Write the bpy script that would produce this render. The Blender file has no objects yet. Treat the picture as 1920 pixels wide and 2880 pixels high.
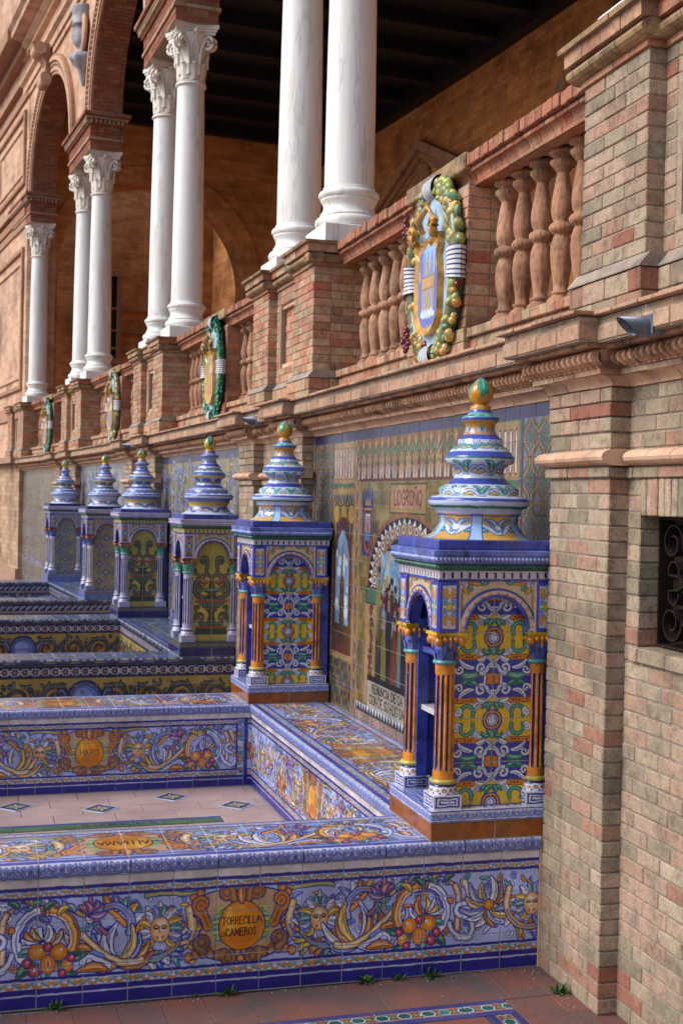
import bpy, math, random
import numpy as np
from mathutils import Matrix, Vector

# ---------------------------------------------------------------- scene, camera, sky, sun, exposure
scene = bpy.context.scene
COL = scene.collection
scene.render.engine = 'CYCLES'
scene.cycles.use_denoising = True
scene.cycles.max_bounces = 8
scene.cycles.diffuse_bounces = 5
scene.cycles.sample_clamp_indirect = 6.0
scene.view_settings.view_transform = 'Standard'
scene.view_settings.look = 'None'
scene.view_settings.gamma = 1.0
scene.view_settings.use_curve_mapping = False
scene.view_settings.exposure = 1.0

YAW, PITCH, ROLL, EYE = 0.2879, -0.0098, 0.0211, 1.5954
_F = Vector((math.sin(YAW)*math.cos(PITCH), math.cos(YAW)*math.cos(PITCH), math.sin(PITCH)))
_R = Vector((math.cos(YAW), -math.sin(YAW), 0)); _U = _R.cross(_F)
_Rc = _R*math.cos(ROLL)+_U*math.sin(ROLL); _Uc = _U*math.cos(ROLL)-_R*math.sin(ROLL)
cam_data = bpy.data.cameras.new('camera'); cam = bpy.data.objects.new('camera', cam_data); COL.objects.link(cam)
cam_data.sensor_fit = 'VERTICAL'; cam_data.sensor_height = 36; cam_data.lens = 3581.48/2880*36
cam_data.clip_start = .05; cam_data.clip_end = 2000
m = Matrix((( _Rc.x, _Uc.x, -_F.x, 0), (_Rc.y, _Uc.y, -_F.y, 0), (_Rc.z, _Uc.z, -_F.z, EYE), (0, 0, 0, 1)))
cam.matrix_world = m
cam_data.dof.use_dof = True; cam_data.dof.focus_distance = 5.0; cam_data.dof.aperture_fstop = 8.0
scene.camera = cam

SUN_EL, SUN_AZ = math.radians(42), math.radians(-86)      # azimuth from +Y towards +X: the light comes over the plaza, from the left
world = bpy.data.worlds.new('World'); scene.world = world; world.use_nodes = True
nt = world.node_tree; bg = nt.nodes['Background']
sky = nt.nodes.new('ShaderNodeTexSky'); sky.sky_type = 'NISHITA'; sky.sun_disc = False
sky.sun_elevation = SUN_EL; sky.sun_rotation = SUN_AZ; sky.dust_density = 2.0; sky.air_density = 1.0; sky.ozone_density = 1.0
nt.links.new(sky.outputs[0], bg.inputs[0]); bg.inputs[1].default_value = 0.088
sun_data = bpy.data.lights.new('sun', 'SUN'); sun = bpy.data.objects.new('sun', sun_data); COL.objects.link(sun)
sun_data.energy = 1.5; sun_data.angle = math.radians(35); sun_data.color = (1.0, .96, .91)
sdir = Vector((math.sin(SUN_AZ)*math.cos(SUN_EL), math.cos(SUN_AZ)*math.cos(SUN_EL), math.sin(SUN_EL)))
sun.rotation_euler = sdir.to_track_quat('Z', 'Y').to_euler()
sun.location = (-8, -4, 14)

# ---------------------------------------------------------------- helpers
S0, RAD = 5.6675, 132.0           # the arcade bends on a circle of 132 m radius; s runs along it
def phi(s): return (s-S0)/RAD
def W(x, s, z=0.):
    a = phi(s); r = RAD+x-1.53; return Vector((1.53-RAD+r*math.cos(a), S0+r*math.sin(a), z))
def put(o, parent=None):
    COL.objects.link(o)
    if parent is not None: o.parent = parent
    return o
def tag(o, label=None, cat=None, group=None, kind=None):
    if label: o['label'] = label
    if cat: o['category'] = cat
    if group: o['group'] = group
    if kind: o['kind'] = kind
    return o
def thing(name, label, cat, x, s, z, group=None):
    o = put(bpy.data.objects.new(name, None)); o.location = W(x, s, z); o.rotation_euler = (0, 0, phi(s)); o.empty_display_size = .1
    return tag(o, label, cat, group)

class MB:
    """mesh builder: quads/tris with optional uv and material index"""
    def __init__(s): s.v, s.f, s.uv, s.mi, s.sm = [], [], [], [], []
    def face(s, pts, uv=None, mi=0, sm=False):
        n = len(s.v); s.v += [tuple(p) for p in pts]; s.f.append(tuple(range(n, n+len(pts)))); s.uv.append(uv); s.mi.append(mi); s.sm.append(sm)
    def grid(s, P, uvf=None, mi=0, sm=True, closed_u=False, mif=None):
        """P[i][j] points; faces between rows"""
        n = len(s.v); R_, C_ = len(P), len(P[0])
        for row in P: s.v += [tuple(p) for p in row]
        for i in range(R_-1):
            for j in range(C_-1 if not closed_u else C_):
                j2 = (j+1) % C_
                s.f.append((n+i*C_+j, n+i*C_+j2, n+(i+1)*C_+j2, n+(i+1)*C_+j)); s.sm.append(sm)
                s.mi.append(mif(i, j) if mif else mi)
                s.uv.append([uvf(i, j), uvf(i, j+1), uvf(i+1, j+1), uvf(i+1, j)] if uvf else None)
    def box(s, x0, x1, y0, y1, z0, z1, mi=0, b=0.):
        if b <= 0:
            n = len(s.v)
            s.v += [(x, y, z) for x in (x0, x1) for y in (y0, y1) for z in (z0, z1)]
            for q in ((0,1,3,2),(4,6,7,5),(0,4,5,1),(2,3,7,6),(0,2,6,4),(1,5,7,3)): s.f.append(tuple(n+i for i in q)); s.uv.append(None); s.mi.append(mi); s.sm.append(False)
            return
        n = len(s.v); X, Y, Z = (x0, x1), (y0, y1), (z0, z1); idx = {}
        for i in (0, 1):
            for j in (0, 1):
                for k in (0, 1):
                    sx, sy, sz = (b, -b)[i], (b, -b)[j], (b, -b)[k]
                    for a in range(3):
                        idx[(i, j, k, a)] = len(s.v)
                        s.v.append((X[i]+(0 if a == 0 else sx), Y[j]+(0 if a == 1 else sy), Z[k]+(0 if a == 2 else sz)))
        g = lambda i, j, k, a: idx[(i, j, k, a)]
        fs = []
        for i in (0, 1):
            q = [g(i,0,0,0), g(i,0,1,0), g(i,1,1,0), g(i,1,0,0)]; fs.append(q if i == 0 else q[::-1])
        for j in (0, 1):
            q = [g(0,j,0,1), g(1,j,0,1), g(1,j,1,1), g(0,j,1,1)]; fs.append(q if j == 0 else q[::-1])
        for k in (0, 1):
            q = [g(0,0,k,2), g(0,1,k,2), g(1,1,k,2), g(1,0,k,2)]; fs.append(q if k == 0 else q[::-1])
        for i in (0, 1):
            for j in (0, 1): fs.append([g(i,j,0,0), g(i,j,1,0), g(i,j,1,1), g(i,j,0,1)])
            for k in (0, 1): fs.append([g(i,0,k,0), g(i,1,k,0), g(i,1,k,2), g(i,0,k,2)])
        for j in (0, 1):
            for k in (0, 1): fs.append([g(0,j,k,1), g(1,j,k,1), g(1,j,k,2), g(0,j,k,2)])
        for i in (0, 1):
            for j in (0, 1):
                for k in (0, 1): fs.append([g(i,j,k,0), g(i,j,k,1), g(i,j,k,2)])
        c = Vector(((x0+x1)/2, (y0+y1)/2, (z0+z1)/2))
        for q in fs:
            p = [Vector(s.v[i]) for i in q]; nn = (p[1]-p[0]).cross(p[2]-p[0])
            if nn.dot(sum(p, Vector())/len(p)-c) < 0: q = q[::-1]
            s.f.append(tuple(q)); s.uv.append(None); s.mi.append(mi); s.sm.append(False)
    def lathe(s, prof, n=24, c=(0, 0, 0), mi=0, uvf=None, sm=True, mif=None, rmod=None):
        P = []
        for i, (r, z) in enumerate(prof):
            P.append([(c[0]+r*(rmod(i, j) if rmod else 1)*math.cos(2*pi*j/n), c[1]+r*(rmod(i, j) if rmod else 1)*math.sin(2*pi*j/n), c[2]+z) for j in range(n)])
        s.grid(P, uvf, mi, sm, True, mif)
    def sweep_y(s, prof, y0, y1, mi=0, caps=True, sm=False, ny=1):
        """profile [(x,z)...] (open, front side) extruded along y"""
        P = [[(x, y0+(y1-y0)*k/ny, z) for k in range(ny+1)] for x, z in prof]
        s.grid(P[::-1], None, mi, sm)
        if caps:
            s.face([(x, y0, z) for x, z in prof], None, mi); s.face([(x, y1, z) for x, z in prof][::-1], None, mi)
    def sweep_x(s, prof, x0, x1, mi=0, caps=True, sm=False):
        """profile [(y,z)...] extruded along x"""
        P = [[(x0, y, z), (x1, y, z)] for y, z in prof]
        s.grid(P, None, mi, sm)
        if caps:
            s.face([(x0, y, z) for y, z in prof][::-1], None, mi); s.face([(x1, y, z) for y, z in prof], None, mi)
    def tube(s, pts, r, n=8, mi=0, caps=True, flat=None):
        pts = [Vector(p) for p in pts]; P = []; up = Vector((0.0, 0.0, 1.0))
        for i, p in enumerate(pts):
            t = (pts[min(i+1, len(pts)-1)]-pts[max(i-1, 0)]).normalized()
            a = t.cross(up); a = a.normalized() if a.length > 1e-4 else Vector((1, 0, 0)); b = a.cross(t)
            rr = r[i] if hasattr(r, '__len__') else r
            P.append([p+a*math.cos(2*pi*j/n)*rr+b*math.sin(2*pi*j/n)*rr for j in range(n)])
        s.grid(P, None, mi, True, True)
        if caps: s.face(P[0][::-1], None, mi); s.face(P[-1], None, mi)
    def mesh(s, name, mats):
        me = bpy.data.meshes.new(name); me.from_pydata(s.v, [], s.f)
        for m_ in (mats if isinstance(mats, (list, tuple)) else [mats]): me.materials.append(m_)
        me.polygons.foreach_set('material_index', s.mi); me.polygons.foreach_set('use_smooth', s.sm)
        if any(u is not None for u in s.uv):
            L = me.uv_layers.new(name='UVMap'); d = []
            for f, u in zip(s.f, s.uv): d += [c for q in (u or [(0, 0)]*len(f)) for c in q]
            L.data.foreach_set('uv', d)
        me.update(); return me
    def build(s, name, mats, parent=None, loc=(0, 0, 0), rot=(0, 0, 0), **kw):
        o = bpy.data.objects.new(name, s.mesh(name, mats)); o.location = loc; o.rotation_euler = rot
        return tag(put(o, parent), **kw)
def obj(name, me, parent=None, loc=(0, 0, 0), rot=(0, 0, 0), scale=None, **kw):
    o = bpy.data.objects.new(name, me); o.location = loc; o.rotation_euler = rot
    if scale is not None: o.scale = scale
    return tag(put(o, parent), **kw)

# ---------------------------------------------------------------- hand-painted glaze designs (drawn by code into memory)
pi = math.pi
NAVY=(30,34,122); BLUE=(52,62,168); LAV=(176,182,214); CREAM=(206,190,176); ORA=(198,120,30); YEL=(208,170,44)
TEAL=(88,150,146); GRN=(52,108,90); PINK=(168,96,120); RED=(156,52,70); WHT=(214,218,230); BRN=(130,84,44); TAN=(196,150,92)
PALE=(196,202,226); SKYB=(120,140,208); LILAC=(140,150,214); INK=(30,26,30); MAROON=(120,40,44)

DESAT = .16
class Cv:
    """tiny anti-aliased canvas; metres, y up, row 0 = bottom"""
    def __init__(s, w, h, ppm, bg):
        s.w, s.h, s.ppm = w, h, ppm
        s.W, s.H = max(4, int(round(w*ppm))), max(4, int(round(h*ppm)))
        s.a = np.empty((s.H, s.W, 3), np.float32); s.a[:] = np.array(bg, np.float32)/255
        s.T = (1, 0, 0, 1, 0, 0); s.st = []
    def push(s, x=0, y=0, k=1, rot=0, fx=False, ky=None):
        a, b, c, d, tx, ty = s.T; s.st.append(s.T)
        ky = k if ky is None else ky
        co, si = math.cos(rot), math.sin(rot); m = -1 if fx else 1
        A, B, C, D = co*k*m, -si*ky, si*k*m, co*ky
        s.T = (a*A+b*C, a*B+b*D, c*A+d*C, c*B+d*D, a*x+b*y+tx, c*x+d*y+ty)
    def pop(s): s.T = s.st.pop()
    def _p(s, pts):
        p = np.atleast_2d(np.array(pts, np.float32)); a, b, c, d, tx, ty = s.T
        return np.stack([(a*p[:, 0]+b*p[:, 1]+tx)*s.ppm, (c*p[:, 0]+d*p[:, 1]+ty)*s.ppm], 1)
    def _k(s):
        a, b, c, d, _, _ = s.T; return math.sqrt(abs(a*d-b*c))*s.ppm
    def _box(s, p, m):
        x0 = max(0, int(p[:, 0].min()-m)); x1 = min(s.W, int(p[:, 0].max()+m)+2)
        y0 = max(0, int(p[:, 1].min()-m)); y1 = min(s.H, int(p[:, 1].max()+m)+2)
        return x0, x1, y0, y1
    def _mix(s, sl, cov, col):
        v = s.a[sl]; v += (np.array(col, np.float32)/255 - v)*cov[..., None]
    def stroke(s, pts, r, col, ol=None, ow=.004, hl=None):
        p = s._p(pts); k = s._k(); n = len(p)
        r = np.full(n, r, np.float32) if np.isscalar(r) else np.array(r, np.float32)
        r = np.maximum(r*k, .35); o = (ow*k if ol is not None else 0)
        x0, x1, y0, y1 = s._box(p, r.max()+o+2)
        if x1 <= x0 or y1 <= y0: return
        d = np.full((y1-y0, x1-x0), 1e6, np.float32)
        if n == 1: p = np.vstack([p, p]); r = np.append(r, r); n = 2
        for i in range(n-1):
            a, b = p[i], p[i+1]; m = max(r[i], r[i+1])+o+2
            u0 = max(x0, int(min(a[0], b[0])-m)); u1 = min(x1, int(max(a[0], b[0])+m)+2)
            w0 = max(y0, int(min(a[1], b[1])-m)); w1 = min(y1, int(max(a[1], b[1])+m)+2)
            if u1 <= u0 or w1 <= w0: continue
            X = np.arange(u0, u1, dtype=np.float32)[None, :]+.5-a[0]; Y = np.arange(w0, w1, dtype=np.float32)[:, None]+.5-a[1]
            e = b-a; L = float(e@e)
            t = np.clip((X*e[0]+Y*e[1])/L, 0, 1) if L > 1e-6 else np.zeros((w1-w0, u1-u0), np.float32)
            dd = np.hypot(X-t*e[0], Y-t*e[1])-(r[i]+(r[i+1]-r[i])*t)
            q = d[w0-y0:w1-y0, u0-x0:u1-x0]; np.minimum(q, dd, out=q)
        sl = (slice(y0, y1), slice(x0, x1))
        if ol is not None: s._mix(sl, np.clip(.5-(d-o), 0, 1), ol)
        s._mix(sl, np.clip(.5-d, 0, 1), col)
        if hl is not None:
            q = np.clip((-d/max(r.max(), 1)-.35)*2.2, 0, 1)*np.clip(.5-d, 0, 1)*.8
            s._mix(sl, q, hl)
    def fill(s, pts, col, ol=None, ow=.003):
        p = s._p(pts); o = ow*s._k(); x0, x1, y0, y1 = s._box(p, o+2)
        if x1 <= x0 or y1 <= y0: return
        X = np.arange(x0, x1, dtype=np.float32)[None, :]+.5; Y = np.arange(y0, y1, dtype=np.float32)[:, None]+.5
        ins = np.zeros((y1-y0, x1-x0), bool); d = np.full((y1-y0, x1-x0), 1e6, np.float32)
        for i in range(len(p)):
            a, b = p[i-1], p[i]; e = b-a; L = float(e@e)+1e-9
            t = np.clip(((X-a[0])*e[0]+(Y-a[1])*e[1])/L, 0, 1)
            np.minimum(d, np.hypot(X-a[0]-t*e[0], Y-a[1]-t*e[1]), out=d)
            if a[1] != b[1]:
                ins ^= ((Y > a[1]) != (Y > b[1])) & (X < a[0]+(Y-a[1])/(b[1]-a[1])*e[0])
        d = np.where(ins, -d, d); sl = (slice(y0, y1), slice(x0, x1))
        if ol is not None: s._mix(sl, np.clip(.5-(d-o), 0, 1), ol)
        s._mix(sl, np.clip(.5-d, 0, 1), col)
    def rect(s, x0, y0, x1, y1, col, ol=None, ow=.003): s.fill([(x0, y0), (x1, y0), (x1, y1), (x0, y1)], col, ol, ow)
    def dot(s, x, y, r, col, ol=None, ow=.004, hl=None): s.stroke([(x, y)], r, col, ol, ow, hl)
    def ell(s, x, y, rx, ry, col, ol=None, ow=.004, n=28):
        t = np.linspace(0, 2*pi, n, endpoint=False); s.fill(np.stack([x+rx*np.cos(t), y+ry*np.sin(t)], 1), col, ol, ow)
    def mottle(s, amt=.07, cell=.02, seed=1, desat=None):
        g = np.random.default_rng(seed); out = np.zeros((s.H, s.W), np.float32)
        for c, w in ((cell*4, .5), (cell, .35), (cell/4, .15)):
            n0, n1 = max(2, int(s.h/c)+2), max(2, int(s.w/c)+2); q = g.standard_normal((n0, n1)).astype(np.float32)
            yy = np.linspace(0, n0-1.001, s.H); xx = np.linspace(0, n1-1.001, s.W); i = yy.astype(int); j = xx.astype(int)
            fy = (yy-i)[:, None]; fx = (xx-j)[None, :]
            out += w*(q[i][:, j]*(1-fy)*(1-fx)+q[i+1][:, j]*fy*(1-fx)+q[i][:, j+1]*(1-fy)*fx+q[i+1][:, j+1]*fy*fx)
        wob = g.standard_normal((2, max(3, int(s.h/.02)+3), max(3, int(s.w/.02)+3))).astype(np.float32); ii = []
        for q_ in wob:
            n0, n1 = q_.shape; yy = np.linspace(0, n0-1.001, s.H); xx = np.linspace(0, n1-1.001, s.W); i = yy.astype(int); j = xx.astype(int); fy = (yy-i)[:, None]; fx = (xx-j)[None, :]
            ii.append(q_[i][:, j]*(1-fy)*(1-fx)+q_[i+1][:, j]*fy*(1-fx)+q_[i][:, j+1]*(1-fy)*fx+q_[i+1][:, j+1]*fy*fx)
        k_ = .0010*s.ppm; Y_ = np.clip(np.arange(s.H)[:, None]+ii[0]*k_+.5, 0, s.H-1).astype(int); X_ = np.clip(np.arange(s.W)[None, :]+ii[1]*k_+.5, 0, s.W-1).astype(int); s.a = s.a[Y_, X_]
        s.a *= (1+amt*out)[..., None]; g_ = s.a.mean(2, keepdims=True); s.a += (g_*np.array((.97,.98,1.05),np.float32)-s.a)*(DESAT if desat is None else desat); np.clip(s.a, 0, 1, out=s.a)

def bez(a, b, c, d, n=14):
    t = np.linspace(0, 1, n)[:, None]; a, b, c, d = (np.array(q, float) for q in (a, b, c, d))
    return a*(1-t)**3+3*b*t*(1-t)**2+3*c*t*t*(1-t)+d*t**3
def arc(x, y, r, a0, a1, n=22, ry=None):
    t = np.linspace(a0, a1, n); return np.stack([x+r*np.cos(t), y+(ry or r)*np.sin(t)], 1)
def spiral(x, y, r0, r1, a0, turns, n=34):
    t = np.linspace(0, 1, n); r = r0+(r1-r0)*t; a = a0+turns*2*pi*t
    return np.stack([x+r*np.cos(a), y+r*np.sin(a)], 1)
def leaf(cv, a, b, bend, w, col, ol=NAVY, ow=.008, vein=None, hl=None):
    a = np.array(a, float); b = np.array(b, float); e = b-a; nrm = np.array([-e[1], e[0]])
    p = bez(a, a+e*.33+nrm*bend, a+e*.66+nrm*bend, b, 9); t = np.linspace(0, 1, 9); pr = np.sin(pi*np.clip(t*.86+.1, 0, 1))**.8
    cv.stroke(p, w*pr+.003, col, ol, ow*1.15, hl)
    if w*cv._k() > 2.2:
        L = math.hypot(*e)+1e-9; o = nrm/L*w*.42
        cv.stroke(p[1:8]-o*pr[1:8, None], w*.34*pr[1:8], [q*.72 for q in col]); cv.stroke(p[1:7]+o*.7*pr[1:7, None], w*.26*pr[1:7], [q+(238-q)*.45 for q in col])
    if vein is not None: cv.stroke(p[1:8], w*.12, vein)
def curl(cv, a, c, r, a0, turns, w, col, ol=NAVY, ow=.008, hl=None):
    p = spiral(c[0], c[1], r, r*.25, a0, turns, 22)
    if a is not None: p = np.vstack([bez(a, a, (p[0]+np.array(a))/2, p[0], 6)[:-1], p])
    t = np.linspace(0, 1, len(p)); cv.stroke(p, w*(1-.55*t), col, ol, ow, hl); cv.dot(p[-1][0], p[-1][1], w*1.05, col, ol, ow*.6, hl)

FONT = {'A': [[(0,0),(.4,1),(.8,0)],[(.16,.36),(.64,.36)]], 'B': [[(0,0),(0,1),(.4,1),(.55,.85),(.5,.6),(0,.54)],[(.4,.54),(.62,.4),(.62,.14),(.4,0),(0,0)]],
 'C': [[(.72,.84),(.5,1),(.22,.95),(.02,.7),(0,.4),(.14,.1),(.4,0),(.72,.16)]], 'D': [[(0,0),(0,1),(.35,1),(.65,.8),(.72,.5),(.62,.18),(.35,0),(0,0)]],
 'E': [[(.6,1),(0,1),(0,0),(.62,0)],[(0,.53),(.45,.53)]], 'F': [[(.6,1),(0,1),(0,0)],[(0,.53),(.45,.53)]], 'G': [[(.72,.84),(.5,1),(.22,.95),(.02,.7),(0,.4),(.14,.1),(.4,0),(.7,.12),(.7,.44),(.45,.44)]],
 'H': [[(0,0),(0,1)],[(.68,0),(.68,1)],[(0,.52),(.68,.52)]], 'I': [[(.1,0),(.1,1)]], 'J': [[(.4,1),(.4,.2),(.25,0),(.03,.06)]], 'L': [[(0,1),(0,0),(.56,0)]],
 'M': [[(0,0),(.1,1),(.45,.2),(.8,1),(.9,0)]], 'N': [[(0,0),(0,1),(.68,0),(.68,1)]], 'O': [[(.4,1),(.12,.88),(0,.5),(.12,.12),(.4,0),(.68,.12),(.8,.5),(.68,.88),(.4,1)]],
 'P': [[(0,0),(0,1),(.42,1),(.6,.8),(.5,.52),(0,.46)]], 'R': [[(0,0),(0,1),(.42,1),(.58,.8),(.48,.55),(0,.5)],[(.3,.5),(.66,0)]],
 'S': [[(.58,.86),(.35,1),(.1,.9),(.06,.68),(.3,.54),(.56,.38),(.56,.12),(.3,0),(.02,.14)]], 'T': [[(0,1),(.76,1)],[(.38,1),(.38,0)]],
 'U': [[(0,1),(0,.3),(.15,.04),(.4,0),(.6,.1),(.68,.35),(.68,1)]], 'V': [[(0,1),(.38,0),(.76,1)]], 'Y': [[(0,1),(.36,.5),(.72,1)],[(.36,.5),(.36,0)]], ' ': []}
FONT['Ñ'] = FONT['N']+[[(.1,1.16),(.26,1.26),(.44,1.16),(.6,1.26)]]
def text(cv, s, x, y, h, col=INK, w=.055, gap=.24, center=True, kx=1.):
    wid = [max([p[0] for q in FONT[c] for p in q], default=.3) for c in s]; tot = (sum(wid)+gap*(len(s)-1))*h*kx
    if center: x -= tot/2
    for c, ww in zip(s, wid):
        for q in FONT[c]:
            p = [(x+a*h*kx, y+b*h) for a, b in q]; cv.stroke(p, w*h, col)
            for e in (p[0], p[-1]): cv.stroke([(e[0]-.07*h*kx, e[1]), (e[0]+.07*h*kx, e[1])], w*h*.55, col)
        x += (ww+gap)*h*kx

def face(cv, x, y, r):
    for a in np.linspace(-.4, pi+.4, 9):
        leaf(cv, (x+r*.7*math.cos(a), y+r*.8*math.sin(a)), (x+r*1.75*math.cos(a+.2), y+.1*r+r*1.7*math.sin(a+.2)), .2*math.cos(a), r*.24, (YEL, SKYB, PALE, TEAL)[int(a*5) % 4])
    for sx in (-1, 1):
        for k in range(3): leaf(cv, (x+sx*r*.6, y-r*(.2+.3*k)), (x+sx*r*(1.5-.2*k), y-r*(.55+.4*k)), -.25*sx, r*.2, (PALE, SKYB, YEL)[k])
    cv.ell(x, y, r*.78, r*1.02, (196,150,96), NAVY, .009); cv.ell(x-r*.08, y+r*.1, r*.55, r*.8, (208,178,136)); cv.ell(x-r*.12, y+r*.25, r*.35, r*.45, (216,204,184))
    for sx in (-1, 1):
        cv.stroke(arc(x+sx*r*.33, y+r*.1, r*.22, .5, pi-.5, 8), r*.06, (120, 70, 40)); cv.stroke([(x+sx*r*.45, y+r*.1), (x+sx*r*.2, y+r*.08)], r*.07, INK)
        cv.dot(x+sx*r*.42, y-r*.3, r*.16, (216, 164, 120))
    cv.stroke([(x+r*.02, y+r*.25), (x+r*.08, y-r*.2), (x-r*.08, y-r*.24)], r*.05, (150, 96, 60))
    cv.stroke(arc(x, y-r*.48, r*.24, pi+.4, 2*pi-.4, 8), r*.07, (150, 60, 50)); cv.dot(x, y-r*.72, r*.12, (220, 190, 160))

def fruit(cv, x, y, r, kind):
    if kind == 0: cv.dot(x, y, r, ORA, NAVY, .012, (232, 178, 90)); cv.dot(x-r*.3, y+r*.3, r*.18, WHT)
    elif kind == 1: cv.dot(x, y, r*.7, RED, NAVY, .012, (206, 110, 130)); cv.dot(x-r*.2, y+r*.2, r*.13, WHT)
    elif kind == 2:
        cv.ell(x, y, r*.85, r, (196, 120, 34), NAVY, .012); cv.ell(x, y, r*.22, r*.62, (220, 196, 150)); cv.ell(x, y, r*.12, r*.5, RED)
    else: leaf(cv, (x, y), (x+r*1.5, y-r*.5), .15, r*.5, TEAL, NAVY, .012, GRN)

def fruits(cv, x, y, k=1.):
    cv.push(x, y, k)
    for (a, b) in ((-.3,-.2),(.3,-.22),(-.1,.0),(.28,.05),(-.38,.02),(.0,-.3)): leaf(cv, (a*.6, b*.6), (a*1.5, b*1.3-.03), .2, .07, (TEAL, GRN)[int(a*10) % 2], NAVY, .012, (40, 100, 90))
    for (a, b, r, kd) in ((-.17,.05,.13,0),(.15,.07,.13,0),(.0,-.13,.13,2),(.01,.14,.1,1),(-.3,-.17,.09,0),(-.36,-.06,.09,1),(-.22,-.27,.09,1),(.2,-.22,.11,1),(.3,-.1,.1,1)): fruit(cv, a, b, r, kd)
    cv.pop()

def acanthus_scroll(cv, x, y, r, a0, turns, rnd, cols=(None,), w=.042, main=(204,156,54)):
    """a gold stem rolled into a spiral, with striped leaves springing from both sides"""
    n = 46; p = spiral(x, y, r, r*.3, a0, turns, n); sg = 1 if turns > 0 else -1; t = np.linspace(0, 1, n)
    L = [YEL, PALE, YEL, ORA, WHT, TEAL, (96,110,190), (206,176,90), ORA, SKYB]
    for k in range(2, n-3, 3):                                       # outer leaves under the stem
        d = p[min(k+1, n-1)]-p[k-1]; an = math.atan2(d[1], d[0]); q = .2*(1-.5*t[k])*rnd.uniform(.8, 1.25); c = L[int(rnd.integers(len(L)))]
        leaf(cv, p[k], (p[k][0]+q*math.cos(an-sg*.75), p[k][1]+q*math.sin(an-sg*.75)), .28*sg, .043*(1-.3*t[k]), c, NAVY, .011)
    for k in range(4, n-6, 5):
        d = p[k+1]-p[k-1]; an = math.atan2(d[1], d[0]); q = .13*(1-.4*t[k]); c = L[int(rnd.integers(len(L)))]
        leaf(cv, p[k], (p[k][0]+q*math.cos(an+sg*.8), p[k][1]+q*math.sin(an+sg*.8)), -.25*sg, .03, c, NAVY, .011)
    cv.stroke(p, w*(1-.35*t), main, NAVY, .013, WHT); cv.stroke(p[4:n//2]+.0, w*.3, (96,110,190)); cv.stroke(spiral(x, y, r*.96, r*.34, a0, turns, n)[n//3:], w*.3, (168,96,30))
def burst(cv, x, y, a0, a1, n, L, rnd):
    for i, a in enumerate(np.linspace(a0, a1, n)):
        c = (YEL, PALE, YEL, ORA, WHT, (206,176,90), SKYB)[int(rnd.integers(7))]; q = L*rnd.uniform(.75, 1.1)
        leaf(cv, (x, y), (x+q*math.cos(a), y+q*math.sin(a)), .26*(1 if math.cos(a) < 0 else -1), .046, c, NAVY, .013, (226,214,160) if i % 2 else (70,80,170))
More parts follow.
